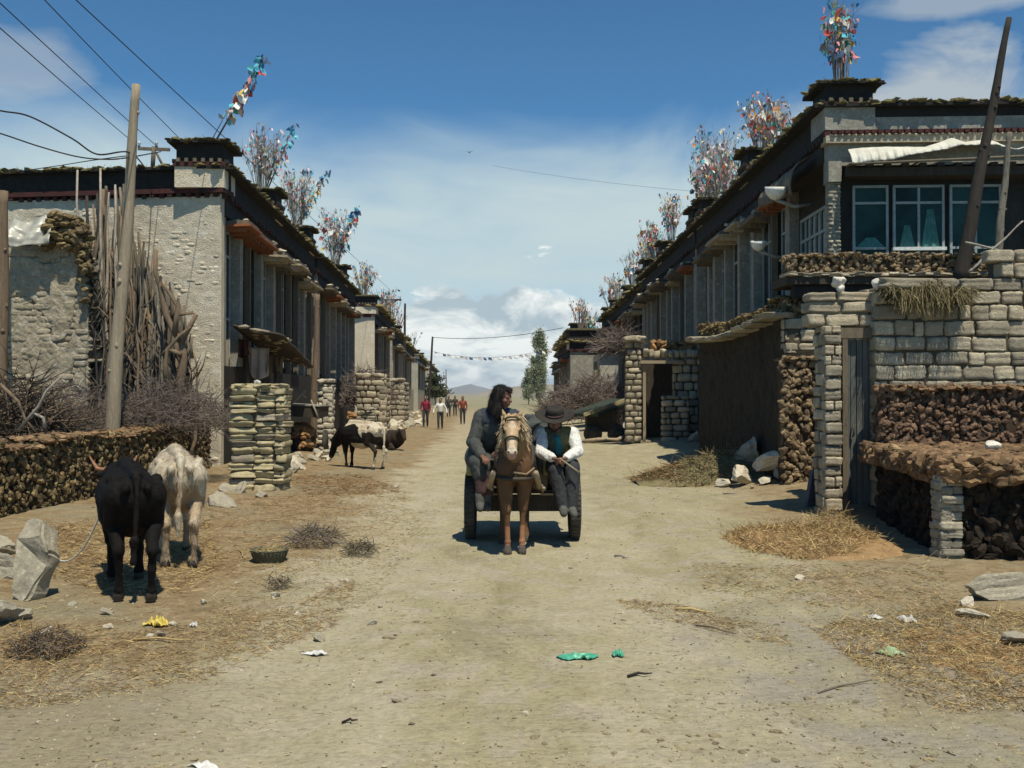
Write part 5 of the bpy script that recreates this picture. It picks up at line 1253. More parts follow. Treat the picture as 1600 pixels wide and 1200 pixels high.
# big upright rock at the left edge
def bigrock():
    c = gp(38, 940); V = [(-.13, 0, .0), (.0, -.02, -.08), (.07, 0, .06), (.12, .02, .26), (.16, .02, .36), (.09, .02, .48), (.04, .02, .62), (-.12, .0, .64), (-.17, .0, .45), (-.15, 0, .2)]
    m = MB(); n = len(V)
    mb = bmesh.new(); fr = [mb.verts.new((x, -.06-.03*math.sin(i*1.7), z)) for i, (x, y, z) in enumerate(V)]; bk = [mb.verts.new((x*.8+.02, .14, z*.9)) for x, y, z in V]
    mb.faces.new(list(reversed(fr))) ; mb.faces.new(bk)
    for i in range(n): mb.faces.new((fr[i], fr[(i+1) % n], bk[(i+1) % n], bk[i]))
    bmesh.ops.recalc_face_normals(mb, faces=mb.faces[:]); bmesh.ops.bevel(mb, geom=mb.edges[:], offset=.022, segments=2, affect='EDGES'); bmesh.ops.triangulate(mb, faces=mb.faces[:])
    bmesh.ops.subdivide_edges(mb, edges=mb.edges[:], cuts=3, use_grid_fill=True)
    for v in mb.verts: v.co += Vector((mnoise.noise(v.co*7), mnoise.noise(v.co*7+Vector((9, 0, 0))), mnoise.noise(v.co*7+Vector((0, 9, 0)))))*.022
    me = bpy.data.meshes.new('standing_rock'); mb.to_mesh(me); mb.free(); me.materials.append(MT['stone']); o = bpy.data.objects.new('standing_rock', me); COL.objects.link(o)
    o.location = (c.x, c.y+.1, c.z+.02); o.rotation_euler = (R(-14), 0, R(-14)); tag(o, 'big upright grey slab of rock at the left edge', 'rock')
bigrock()
for (px, py, r, lab) in ((8, 905, .2, 'dark rounded boulder behind the big upright rock'), (0, 975, .16, 'grey stone low in the left corner below the upright rock'), (30, 968, .08, 'small grey stone in front of the upright rock'), (-10, 870, .22, 'boulder cut by the left picture edge')):
    rock(px, py, r, lab, 'stone')
def stake():
    c = gp(82, 886); m = MB(); m.tube([(c.x, c.y, c.z-.05), (c.x-.01, c.y, c.z+.16), (c.x, c.y, c.z+.34)], [.026, .024, .022], 8); m.tube([(c.x, c.y, c.z+.28), (c.x+.06, c.y, c.z+.33)], .018, 6)
    o = m.build('wooden_stake', [MT['log_brown']], None, c); tag(o, 'short wooden stake with tether rope behind the upright rock', 'stake')
    r = MB(); a = Vector((c.x+.02, c.y, c.z+.1)); b = at(160, 795, 9.3); P = [a.lerp(b, k/12)-Vector((0, 0, .5*(k/12)*(1-k/12)*1.6)) for k in range(13)]
    for p in P: p.z = max(p.z, gz(p.x, p.y)+.012)
    r.tube(P, .008, 6); o = r.build('tether_rope', [MT['cloth_white']]); tag(o, 'thin pale rope running from the stake to the black cow', 'rope')
stake()
def basin():
    c = gp(415, 882); root = empty('feed_basin', (c.x, c.y+.17, c.z), 'shallow grey feed basin of straw beside the white cow', 'basin'); c = Vector((c.x, c.y+.17, c.z))
    m = MB(); m.lathe(c, [(.0, .0), (.135, .0), (.15, .02), (.182, .115), (.19, .12), (.19, .13), (.175, .13), (.165, .11), (.14, .035), (0, .03)], 36)
    for k in range(30):
        a = k*6.283/30; m.tube([c+Vector((.15*math.cos(a), .15*math.sin(a), .02)), c+Vector((.184*math.cos(a), .184*math.sin(a), .115))], .004, 4)
    m.build('bowl', [MT['basin_green']], root)
    s = MB()
    for k in range(260):
        a = rnd.random()*6.28; q = rnd.random()**.5*.16; s.blade(c+Vector((q*math.cos(a), q*math.sin(a), .10+.06*(1-q/.16)*rnd.random())), (rnd.gauss(0, .06), rnd.gauss(0, .06), rnd.uniform(-.01, .04)), .006)
    s.build('straw', [MT['straw']], root)
basin()

# ---------------------------------------------------------------- right side clutter
def haymound():
    c = gp(1115, 757); m = MB()
    top = lambda u: np.interp(u, [-1, -.7, -.2, .3, .7, 1], [.05, .20, .46, .60, .55, .22])
    for k in range(3600):
        u = rnd.uniform(-1, 1); v = rnd.uniform(-1, 1)
        if u*u+v*v > 1.05: continue
        zz = top(u)*max(0, 1-v*v)**.7; W = 1.35
        p = Vector((c.x+u*W, c.y+.75+v*.8, c.z+zz*rnd.uniform(.8, 1.03))); d = Vector((rnd.gauss(0, 1), rnd.gauss(0, 1)-.2, rnd.gauss(-.25, .45))).normalized()*rnd.uniform(.10, .26)
        m.blade(p, d, .014, 1 if u < -.35 and rnd.random() < .7 else 0)
    def fx(u, v):
        a = u*2-1; b = v*2-1; z = top(a)*max(0, 1-b*b)**.7*.93; return (c.x+a*1.33, c.y+.75+b*.78, c.z-.04+z+.03*mnoise.noise(Vector((a*6, b*6, 1))))
    m.sheet(fx, 30, 20, 2); o = m.build('hay_mound', [MT['hay'], MT['straw_brown'], MT['hay']], None, c); tag(o, 'brown and olive hay mound against the shaded right wall', 'hay')
haymound()
def crock(px, py, r, sq, lab, mat='stone_pale', dz=0, dy=0):
    p = gp(px, py); rock(0, 0, r, lab, mat, None, .45, sq, pos=Vector((p.x, p.y+dy, p.z+dz)))
crock(1130, 760, .17, (1, 1, .8), 'squarish pale rock in front of the hay mound')
crock(1163, 758, .27, (1.1, 1, 1.1), 'pale pointed rock right of the squarish one by the hay')
crock(1205, 752, .34, (1.2, 1, .9), 'broad pale rock beside the dung pier', dz=.18)
crock(1180, 748, .36, (1.2, 1, 1.15), 'tall grey rock at the back of the right rock heap', 'stone', .2, .5)
crock(1196, 757, .14, (1, 1, .7), 'small rock in the middle of the right rock heap')
crock(1222, 752, .2, (1, 1, .8), 'brownish rock touching the dung pier base', 'stone')
crock(1140, 712, .16, (1.6, 1, .6), 'flat grey rock on top of the hay mound', 'stone', .1)
crock(1176, 763, .05, (1.2, 1, .7), 'tiny flat stone in front of the right rock heap')
crock(1085, 690, .24, (1, 1, 1.1), 'weathered stone block at far foot of the shaded wall', 'stone')
# far compound gateway
def fargate():
    Y = 33.0; zb = h(5, Y)-.1
    root = empty('gateway_wall', (at(978, 0, Y).x, Y, zb), 'mud brick gateway with a dark doorway on the right side', 'wall')
    m = MB(); X = lambda px: at(px, 0, Y).x; Z = lambda py: at(0, py, Y).z
    brick_face(m, Vector((X(976), Y-.2, 0)), Vector((1, 0, 0)), Vector((0, -1, 0)), X(1002)-X(976), zb, Z(534), .34, .2, .3, 0, jit=.3, t=RC2)
    brick_face(m, Vector((X(1052), Y, 0)), Vector((1, 0, 0)), Vector((0, -1, 0)), X(1102)-X(1052), zb, Z(560), .42, .26, .3, 0, jit=.3, t=RC2)
    brick_face(m, Vector((X(1026), Y-1.2, 0)), Vector((1, 0, 0)), Vector((0, -1, 0)), X(1068)-X(1026), zb, Z(618), .44, .2, .4, 0, jit=.3, t=RC2)
    m.box(((X(1052)+X(1102))/2+.05, Y+.35, (zb+Z(566))/2), (X(1102)-X(1052), .5, Z(566)-zb), None, 1); m.box((X(989), Y+.1, (zb+Z(540))/2), (X(1000)-X(978), .5, Z(540)-zb), None, 1)
    m.box((X(1047)+.05, Y-.85, (zb+Z(622))/2), (X(1066)-X(1028), .5, Z(622)-zb), None, 1)
    for k in range(9): m.block((X(1003)+(X(1090)-X(1003))*(k+.5)/9, Y+.1, Z(553)+rnd.uniform(-.02, .03)), ((X(1090)-X(1003))/8.5, .7, .26), rot3(0, rnd.uniform(-.1, .1), rnd.uniform(-.1, .1)), 0, .12, RC2)
    for k in range(4): m.block((X(980)+.15*k, Y-.1, Z(530)), (.3, .5, .2), rot3(0, rnd.uniform(-.2, .2), 0), 0, .12, RC2)
    m.build('brick_courses', [MT['mud_brick'], MT['mud_mortar']], root)
    q = MB(); q.box(((X(1000)+X(1060))/2, Y-.12, Z(566)), (X(1060)-X(998), .3, .10), None, 0); q.box((X(1006), Y-.1, (zb+Z(568))/2), (.09, .1, Z(568)-zb), None, 0); q.build('door_frame', [MT['timber_pale']], root)
    q = MB(); q.box((X(1030), Y+1.6, (zb+Z(560))/2), (X(1062)-X(1000)+.6, .06, Z(560)-zb), None, 0); q.build('door_leaf', [MT['timber_dark']], root)
    m = MB(); dung_faces(m, (X(1022), Y+.2), (X(1088), Y+.2), Z(548), Z(535), .5, .24, 1, 'fte', mi=0, mtop=0); o = m.build('dung_stack', [MT['dung_orange'], MT['dung_orange'], MT['dung_core']]); tag(o, 'orange row of dung cakes above the far gateway', 'dung stack')
    brush(968, 520, 34.5, 44, 3.1, 3.95, 1.0, 'brush heap spilling over the far gateway pier', 500, ('twig_purple', 'twig'), .7, r=.013)
fargate()
def trailer():
    Y = 36; X = lambda px: at(px, 0, Y).x; Z = lambda py: at(0, py, Y).z
    root = empty('flatbed_trailer', (X(945), Y, 0), 'dark flatbed trailer with a pale plank edge beside the road', 'trailer')
    m = MB()
    a = Vector((X(908), Y-1.0, Z(645))); b = Vector((X(980), Y+.6, Z(628))); d = b-a
    m.box(((a+b)/2+Vector((0, .5, 0)))[:], (d.length, 1.4, .1), Matrix.Rotation(math.atan2(d.y, d.x), 3, 'Z') @ Matrix.Rotation(-math.atan2(d.z, 1.7), 3, 'Y'), 0); m.build('bed', [MT['leather_green']], root)
    m = MB(); m.box(((a+b)/2+Vector((0, -.21, .01)))[:], (d.length, .05, .12), Matrix.Rotation(math.atan2(d.y, d.x), 3, 'Z') @ Matrix.Rotation(-math.atan2(d.z, 1.7), 3, 'Y'), 0); m.build('plank', [MT['sod']], root)
    m = MB(); m.box(((X(916)+X(972))/2, Y+.2, .75), (X(972)-X(916), .9, .75), None, 0); m.build('chassis', [MT['timber_dark']], root)
    for px in (925, 962):
        m = MB(); c = Vector((X(px), Y-.35, .32)); m.tube([c-Vector((0, .1, 0)), c+Vector((0, .1, 0))], .32, 20); o = m.build('wheel', [MT['rubber']], root)
    m = MB(); m.tube([(X(908), Y-1.3, .1), (X(930), Y-1.3, .16), (X(958), Y-1.2, .14), (X(975), Y-1.1, .3)], .07, 7); o = m.build('log', [MT['timber_pale']]); tag(o, 'pale log lying in front of the flatbed trailer', 'log')
trailer()
def sack():
    c = gp(988, 684); m = MB(); m.lump((c.x, c.y+.3, c.z+.3), (.55, .4, .42), rot3(0, R(-28), 0), 0, 4, .1, 2.6); m.lump((c.x-.5, c.y+.2, c.z+.1), (.4, .25, .16), None, 0, 3, .12, 3); m.lump((c.x+.42, c.y+.35, c.z+.62), (.2, .16, .18), None, 1, 3, .12, 3)
    o = m.build('tarp_bundle', [MT['cloth_white'], MT['cloth_pinkish']], None, c); tag(o, 'pale cloth bundle dumped beside the far gateway', 'bundle')
sack()
# low white fronted building and blue awning farther on
def lowhouse():
    Y = 50; X = lambda px: at(px, 0, Y).x; Z = lambda py: at(0, py, Y).z
    root = empty('low_house', (X(935), Y, 0), 'small pale fronted outbuilding with flat dark eave before the right row', 'outbuilding')
    m = MB(); m.box(((X(937)+X(966))/2, Y+2, Z(552)/2), (X(966)-X(937), 4, Z(552)), None, 0); m.build('wall', [MT['far_plaster']], root)
    m = MB(); m.box(((X(928)+X(972))/2, Y+2, Z(545)), (X(972)-X(928), 4.6, .22), None, 0); m.build('roof', [MT['black_band']], root)
    m = MB(); m.box((X(931), Y+.2, Z(575)/2), (.2, .2, Z(555)), None, 0); m.build('post', [MT['timber_pale']], root)
    brush(930, 600, 47, 100, 1.0, 2.6, 1.6, 'brown brush bank below the pale fronted outbuilding', 900, ('twig_purple', 'twig'), .9, r=.017)
    brush(880, 615, 58, 70, .3, 2.4, 1.6, 'purplish brush bank behind the man in the hat', 700, ('twig_purple', 'twig'), 1.0, r=.02)
    Y2 = 76; r2 = empty('blue_awning', at(884, 600, Y2), 'blue and red awning on posts far down the right row', 'awning'); m = MB()
    a = at(878, 548, Y2); b = at(898, 545, Y2+3); m.sheet(lambda u, v: (a.lerp(b, u)+Vector((0, 0, -v*.45+.1*math.sin(u*6))))[:], 10, 5, 0, True, .03); m.build('cloth', [MT['blue_dark']], r2)
    m = MB(); m.sheet(lambda u, v: (a.lerp(b, u)+Vector((-.05, -.08, -.42-v*.25)))[:], 10, 3, 0, True, .02); m.build('trim', [MT['red_dull']], r2)
    for p in (a, b):
        m = MB(); m.tube([(p.x, p.y, 0), (p.x, p.y, p.z)], .09, 7); m.build('post', [MT['blue_dark']], r2)
lowhouse()
mk('horse_coat', (.135, .07, .034), (.09, .046, .024), sc=3, bsc=60, bump=.25, vary=.18, rough=.65)
mk('horse_head', (.52, .345, .20), (.42, .265, .145), sc=5, bsc=60, bump=.2, vary=.15, rough=.7)
mk('horse_white', (.60, .50, .40), (.50, .38, .27), sc=6, bsc=60, bump=.15)
mk('horse_neck', (.24, .14, .065), (.17, .095, .045), sc=3, bsc=60, bump=.25, vary=.18, rough=.65)
mk('horse_pink', (.42, .28, .24), (.34, .22, .19), sc=8, bsc=60, bump=.15)
mk('horse_leg', (.32, .16, .085), (.22, .10, .05), sc=6, bsc=60, bump=.2)
mk('hoof', (.09, .075, .06), bump=.2)
mk('mane', (.58, .46, .31), (.46, .34, .21), sc=6, bsc=30, isl=.35, bump=0)
mk('leather', (.045, .04, .028), (.065, .05, .035), sc=6, bsc=40, bump=.3, rough=.6)
mk('leather_green2', (.05, .06, .035), (.035, .04, .025), sc=6, bsc=40, bump=.3, rough=.6)
mk('skin', (.235, .115, .075), (.19, .09, .058), sc=10, bsc=60, bump=.08, vary=.08, rough=.55, spec=.4)
mk('skin_dark', (.20, .098, .065), (.16, .078, .052), sc=10, bsc=60, bump=.08, vary=.08, rough=.55, spec=.4)
mk('lips', (.20, .075, .06), bump=0); mk('eye_dark', (.012, .01, .009), bump=0, rough=.2, spec=.5)
mk('hair', (.014, .012, .011), (.022, .018, .016), sc=8, bsc=60, bump=.5, rough=.5, stretch=(5, 5, 1))
mk('chuba', (.075, .08, .075), (.055, .058, .055), sc=4, bsc=50, bump=.4)
mk('chuba_blue', (.06, .065, .085), (.04, .045, .06), sc=4, bsc=50, bump=.4)
mk('skirt', (.10, .055, .055), (.07, .04, .042), sc=4, bsc=50, bump=.4)
mk('shirt', (.70, .69, .66), (.60, .59, .56), sc=4, bsc=40, bump=.35)
mk('vest', (.17, .145, .06), (.13, .11, .045), sc=4, bsc=50, bump=.35)
mk('vest_dark', (.09, .10, .075), (.07, .078, .058), sc=4, bsc=50, bump=.35)
mk('teal', (.03, .16, .18), bump=.2); mk('trousers', (.038, .040, .045), (.05, .052, .055), sc=4, bsc=50, bump=.4)
mk('shoe', (.11, .11, .10), (.07, .07, .065), sc=6, bsc=40, bump=.3); mk('hat', (.028, .025, .022), (.042, .036, .03), sc=5, bsc=60, bump=.3)
mk('red_cloth', (.33, .035, .035), (.24, .03, .03), sc=6, bsc=40, bump=.2)
mk('cow_black', (.007, .0065, .006), (.012, .010, .009), sc=4, bsc=50, bump=.5, rough=.75, spec=.12)
mk('cow_white', (.58, .52, .41), (.43, .35, .25), c3=(.36, .265, .16), sc=2.0, bsc=55, bump=.5, vary=.18)
mk('cow_tan', (.42, .32, .215), (.30, .215, .135), c3=(.50, .43, .33), sc=2.5, bsc=50, bump=.4)
mk('cow_brown', (.20, .125, .075), (.14, .09, .055), sc=5, bsc=50, bump=.3)
mk('cow_dark', (.045, .032, .026), (.03, .024, .02), sc=4, bsc=50, bump=.4)
mk('horn', (.32, .16, .085), (.20, .10, .06), sc=6, bsc=30, bump=.2, rough=.5)
mk('tin_yellow', (.36, .35, .15), (.28, .27, .10), sc=5, bsc=30, bump=.1, rough=.5)
mk('sack_tan', (.27, .20, .13), (.21, .15, .095), sc=4, bsc=50, bump=.4)
mk("crimson", (.25, .03, .05), (.18, .02, .04), sc=5, bsc=40, bump=.2); mk("orange_red", (.26, .075, .045), (.20, .055, .03), sc=5, bsc=40, bump=.2)
# ---------------------------------------------------------------- people and animals: one continuous skin from overlapping volumes
def c_(p0, p1, r0, r1, mi=0): return ('c', Vector(p0), Vector(p1), r0, r1, mi)
def e_(c, r, mi=0, Mx=None): return ('e', Vector(c), tuple(r), Mx if Mx is not None else Matrix.Identity(3), mi)
def xform(pr, Mx, t):
    out = []
    for p in pr:
        if p[0] == 'c': out.append(('c', Mx @ p[1]+t, Mx @ p[2]+t, p[3], p[4], p[5]))
        else: out.append(('e', Mx @ p[1]+t, p[2], Mx @ p[3], p[4]))
    return out
def organic(name, prims, mats, parent=None, voxel=.012, smooth=6, override=None, wrinkle=None):
    mb = MB()
    for p in prims:
        if p[0] == 'e':
            v, f = ICO[3]; mb.add((v*np.array(p[2])) @ np.array(p[3]).T+np.array(p[1]), f)
        else:
            a, b, r0, r1 = p[1], p[2], p[3], p[4]; d = (b-a); L = max(d.length, 1e-4); d = d/L; P = []; rr = []
            for k in range(5): t = math.pi/2*k/5; P.append(a-d*(r0*math.cos(t))); rr.append(max(.0005, r0*math.sin(t)))
            for k in range(5): P.append(a.lerp(b, k/4)); rr.append(r0+(r1-r0)*k/4)
            for k in range(1, 6): t = math.pi/2*k/5; P.append(b+d*(r1*math.sin(t))); rr.append(max(.0005, r1*math.cos(t)))
            mb.tube(P, rr, 14)
    o = mb.build(name, mats, parent)
    rm = o.modifiers.new('r', 'REMESH'); rm.mode = 'VOXEL'; rm.voxel_size = voxel
    sm = o.modifiers.new('s', 'SMOOTH'); sm.iterations = smooth; sm.factor = .5
    dg = bpy.context.evaluated_depsgraph_get(); dg.update()
    me = bpy.data.meshes.new_from_object(o.evaluated_get(dg)); old = o.data; o.modifiers.clear(); o.data = me; bpy.data.meshes.remove(old)
    me.materials.clear()
    for m in mats: me.materials.append(m)
    n = len(me.polygons); C = np.zeros(n*3); me.polygons.foreach_get('center', C); C = C.reshape(-1, 3)+np.array(wloc(o))
    best = np.full(n, 1e9); mi = np.zeros(n, int)
    for p in prims:
        if p[0] == 'e':
            q = (C-np.array(p[1])) @ np.array(p[3]); d = (np.sqrt(((q/np.array(p[2]))**2).sum(1))-1)*min(p[2]); m = p[4]
        else:
            a = np.array(p[1]); ab = np.array(p[2])-a; t = np.clip(((C-a) @ ab)/max(ab @ ab, 1e-9), 0, 1)
            d = np.linalg.norm(C-a-np.outer(t, ab), axis=1)-(p[3]+(p[4]-p[3])*t); m = p[5]
        k = d < best; best[k] = d[k]; mi[k] = m
    if override is not None: mi = override(C, mi)
    if wrinkle:
        nv = len(me.vertices); vm = np.zeros(nv, int); li = np.zeros(len(me.loops), np.int32); me.loops.foreach_get('vertex_index', li); lt = np.zeros(n, np.int32); me.polygons.foreach_get('loop_total', lt)
        vm[li] = np.repeat(mi, lt); nr = np.zeros(nv*3); me.vertex_normals.foreach_get('vector', nr); nr = nr.reshape(-1, 3); co = np.zeros(nv*3); me.vertices.foreach_get('co', co); co = co.reshape(-1, 3)
        W = np.array(wloc(o))
        for i in range(nv):
            wk = wrinkle.get(int(vm[i]))
            if wk:
                p = Vector(co[i]+W); q = mnoise.noise(Vector((p.x*wk[1], p.y*wk[1], p.z*wk[1]*wk[2])))
                q2 = mnoise.noise(Vector((p.x*wk[1]*2.7+5, p.y*wk[1]*2.7, p.z*wk[1]*2.7*wk[2])))
                co[i] += nr[i]*wk[0]*((1-abs(q)*3.2)+.45*(1-abs(q2)*3))
        me.vertices.foreach_set('co', co.ravel())
    me.polygons.foreach_set('material_index', mi.astype(np.int32)); me.polygons.foreach_set('use_smooth', [True]*n); me.update()
    return o

BODY = [None]
def fur(root, n, ln, keys, lift=.3, w=.006, nm='coat'):
    """short coat: blades lying down the body, coloured like the skin under them"""
    o = BODY[0]; me = o.data; k = len(me.polygons); C = np.zeros(k*3); N = np.zeros(k*3); A = np.zeros(k); mi = np.zeros(k, np.int32)
    me.polygons.foreach_get('center', C); me.polygons.foreach_get('normal', N); me.polygons.foreach_get('area', A); me.polygons.foreach_get('material_index', mi)
    C = C.reshape(-1, 3)+np.array(wloc(o)); N = N.reshape(-1, 3); idx = rng.choice(k, n, p=A/A.sum()); m = MB(); uk = list(dict.fromkeys(keys))
    for i in idx:
        if mi[i] in (3, 4): continue
        nn_ = Vector(N[i]); d = Vector((rnd.gauss(0, .35), rnd.gauss(0, .35), -1)); d = d-nn_*d.dot(nn_)
        if d.length < .05: continue
        d = (d.normalized()+nn_*lift*rnd.random()).normalized()*ln*rnd.uniform(.4, 1.2); s = nn_.cross(d).normalized()*w*.5; p = Vector(C[i])+nn_*.001
        m.add([(p-s)[:], (p+s)[:], (p+d)[:]], [(0, 1, 2)], uk.index(keys[mi[i]]))
    m.build(nm, [MT[q] for q in uk], root)
def frame(dirv, up):
    z = Vector(dirv).normalized(); x = Vector(up).cross(z).normalized(); y = z.cross(x); return x, y, z
def head_prims(c, f, up, skin=0, lip=1, eye=2, s=1.0):
    """head at c looking along f: skull, jaw, nose, brow, lips, eyes, ears"""
    f = Vector(f).normalized(); up = Vector(up); up = (up-f*up.dot(f)).normalized(); sd = up.cross(f); c = Vector(c)
    Mx = Matrix((sd, f, up)).transposed()
    P = lambda a, b, d: c+sd*(a*s)+f*(b*s)+up*(d*s)
    pr = [e_(P(0, -.012, .03), (.075*s, .094*s, .09*s), skin, Mx), e_(P(0, .022, -.03), (.06*s, .07*s, .085*s), skin, Mx), c_(P(0, .045, -.088), P(0, .06, -.085), .028*s, .022*s, skin),
          c_(P(-.034, .068, .012), P(.034, .068, .012), .018*s, .018*s, skin), c_(P(0, .088, .0), P(0, .108, -.034), .010*s, .015*s, skin), c_(P(-.045, .055, -.032), P(-.045, .05, -.03), .027*s, .02*s, skin), c_(P(.045, .055, -.032), P(.045, .05, -.03), .027*s, .02*s, skin),
          c_(P(-.018, .086, -.06), P(.018, .086, -.06), .008*s, .008*s, lip), c_(P(-.015, .085, -.071), P(.015, .085, -.071), .008*s, .008*s, lip),
          e_(P(-.030, .080, -.004), (.013*s, .009*s, .008*s), eye, Mx), e_(P(.030, .080, -.004), (.013*s, .009*s, .008*s), eye, Mx),
          e_(P(-.078, -.008, -.012), (.010*s, .020*s, .032*s), skin, Mx), e_(P(.078, -.008, -.012), (.010*s, .020*s, .032*s), skin, Mx)]
    return pr, P
def hand_prims(w, d, pn, th, mi=0, curl=.6, s=1.0):
    w = Vector(w); d = Vector(d).normalized(); pn = Vector(pn); pn = (pn-d*pn.dot(d)).normalized(); l = d.cross(pn)
    pr = []
    for k in (-.026, -.009, .009, .026): pr.append(c_(w+l*(k*.6*s), w+d*(.085*s)+l*(k*s), .016*s, .0135*s, mi))
    for k, L in zip((-.031, -.0105, .0105, .031), (.058, .075, .080, .068) if th > 0 else (.068, .080, .075, .058)):
        a = w+d*(.09*s)+l*(k*s); b = a+(d*(1-curl*.35)+pn*curl*.5).normalized()*(L*.5*s); e = b+(d*(1-curl)+pn*curl*1.1).normalized()*(L*.5*s)
        pr += [c_(a, b, .0098*s, .0088*s, mi), c_(b, e, .0088*s, .0075*s, mi)]
    a = w+d*(.028*s)+l*(th*.028*s); b = a+(d*.75+l*th*.6+pn*.25).normalized()*(.042*s); e = b+(d*.9+pn*.45).normalized()*(.03*s)
    return pr+[c_(a, b, .014*s, .011*s, mi), c_(b, e, .0105*s, .0088*s, mi)]
def limb(a, b, c, r, mi): return [c_(a, b, r[0], r[1], mi), c_(b, c, r[1], r[2], mi)]

# ---- the horse
HX = .03
def horse():
    root = empty('horse', (HX, 11.0, 0), 'chestnut pony with white blazed face walking toward the camera in harness', 'horse')
    V = lambda x, y, z: Vector((HX+x, y, z))
    pr = [e_(V(0, 11.42, 1.02), (.225, .27, .235)), c_(V(0, 11.35, .98), V(0, 10.9, .96), .225, .225), e_(V(0, 10.78, .98), (.19, .22, .25)), e_(V(-.075, 10.66, .90), (.105, .12, .17)), e_(V(.075, 10.66, .90), (.105, .12, .17)), e_(V(0, 11.15, .84), (.20, .38, .17)),
          c_(V(0, 10.76, 1.10), V(-.015, 10.44, 1.33), .155, .095, 7), c_(V(0, 10.68, 1.0), V(-.015, 10.42, 1.25), .12, .08, 7),
          # head
          e_(V(-.03, 10.36, 1.36), (.078, .10, .095), 1), c_(V(-.03, 10.34, 1.36), V(-.03, 10.19, 1.12), .078, .052, 1), e_(V(-.03-.045, 10.37, 1.27), (.048, .075, .085), 1), e_(V(-.03+.045, 10.37, 1.27), (.048, .075, .085), 1),
          e_(V(-.03, 10.185, 1.085), (.056, .052, .058), 3), e_(V(-.03, 10.20, 1.045), (.045, .045, .035), 3), c_(V(-.03-.028, 10.145, 1.085), V(-.03-.034, 10.15, 1.10), .014, .014, 3), c_(V(-.03+.028, 10.145, 1.085), V(-.03+.034, 10.15, 1.10), .014, .014, 3),
          c_(V(-.03-.066, 10.30, 1.325), V(-.03-.060, 10.28, 1.31), .022, .02, 1), c_(V(-.03+.066, 10.30, 1.325), V(-.03+.060, 10.28, 1.31), .022, .02, 1),
          e_(V(-.03-.083, 10.292, 1.312), (.012, .016, .013), 5), e_(V(-.03+.083, 10.292, 1.312), (.012, .016, .013), 5), e_(V(-.03-.034, 10.128, 1.087), (.009, .008, .013), 5), e_(V(-.03+.034, 10.128, 1.087), (.009, .008, .013), 5),
          c_(V(-.03-.06, 10.39, 1.42), V(-.03-.085, 10.375, 1.465), .026, .022, 1), c_(V(-.03-.085, 10.375, 1.465), V(-.03-.10, 10.37, 1.515), .021, .006, 1), c_(V(-.03+.06, 10.39, 1.42), V(-.03+.085, 10.375, 1.465), .026, .022, 1), c_(V(-.03+.085, 10.375, 1.465), V(-.03+.10, 10.37, 1.515), .021, .006, 1)]
    def leg(a, k, f, hf, r, tip=4):
        m = k.lerp(f, .5)
        return [c_(a, k, r[0], r[1]), e_(k, (r[1]*1.05, r[1]*1.1, r[1]*1.25)), c_(k, m, r[1]*.85, r[2]), c_(m, f, r[2], r[2]*1.05, tip), e_(f, (r[2]*1.25, r[2]*1.3, r[2]*1.2), tip), c_(f, hf+Vector((0, .02, .035)), r[2], r[2]*1.1, tip), c_(hf+Vector((0, 0, .03)), hf+Vector((0, -.012, .0)), .040, .048, 6)]
    pr += leg(V(-.10, 10.72, .82), V(-.085, 10.66, .46), V(-.075, 10.66, .13), V(-.075, 10.63, .03), (.10, .048, .029))
    pr += leg(V(.10, 10.74, .82), V(.085, 10.74, .47), V(.075, 10.70, .13), V(.075, 10.67, .03), (.10, .048, .029))
    for sx, dy in ((-1, -.08), (1, .1)):
        pr += [c_(V(sx*.12, 11.42, .92), V(sx*.125, 11.3+dy, .72), .15, .105), c_(V(sx*.125, 11.3+dy, .72), V(sx*.125, 11.52+dy, .44), .09, .05)]
        hk = V(sx*.125, 11.53+dy, .43); f = V(sx*.13, 11.46+dy, .13); pr += [c_(hk, f, .045, .033), e_(f, (.04, .042, .04), 0), c_(f, V(sx*.13, 11.42+dy, .06), .035, .04, 0), c_(V(sx*.13, 11.42+dy, .05), V(sx*.13, 11.41+dy, .03), .048, .055, 6)]
    pr += [c_(V(0, 11.66, 1.08), V(0, 11.76, .95), .04, .035), c_(V(0, 11.76, .95), V(0, 11.78, .55), .045, .02, 2)]
    def ov(C, mi):
        x = C[:, 0]-HX+.03; y = C[:, 1]; z = C[:, 2]; hd = (mi == 1) & (y < 10.36)
        t = (1.42-z)/.34
        wdt = .014+.016*np.sin(z*33+1)+.008*np.sin(z*90)
        mi = mi.copy(); mi[hd & (np.abs(x) < wdt) & (z < 1.40) & (y < 10.30)] = 2
        mz = (z < 1.135) & (y < 10.25) & (mi != 5) & (np.abs(x) < .08); mi[mz & (z > 1.075)] = 2; mi[mz & (z <= 1.075)] = 3
        return mi
    organic('body', pr, [MT[k] for k in ('horse_coat', 'horse_head', 'horse_white', 'horse_pink', 'horse_leg', 'eye_dark', 'hoof', 'horse_neck')], root, .0085, 5, ov)
    m = MB()
    for k in range(700):      # mane and forelock
        t = rnd.random(); p = V(rnd.gauss(-.015, .03), 10.40+.32*t, 1.45-.17*t+.02); s = rnd.choice((-1, 1, 1)); m.blade(p, (s*rnd.uniform(.05, .14), rnd.uniform(-.06, .02), -rnd.uniform(.08, .26)), .011)
    for k in range(300):
        p = V(-.03+rnd.gauss(0, .036), 10.33, 1.445); m.blade(p, (rnd.gauss(0, .03), -.035-rnd.random()*.03, -rnd.uniform(.05, .13)), .010)
    m.build('mane', [MT['mane']], root)
    def ring(c, n, up, a, b, r, mat, nm, mb=None):
        x, y, z = frame(n, up); q = mb or MB(); q.tube([Vector(c)+x*(a*math.cos(t))+y*(b*math.sin(t)) for t in [k*6.2832/28 for k in range(29)]], r, 6, 0, False)
        return q if mb is not None else q.build(nm, [MT[mat]], root)
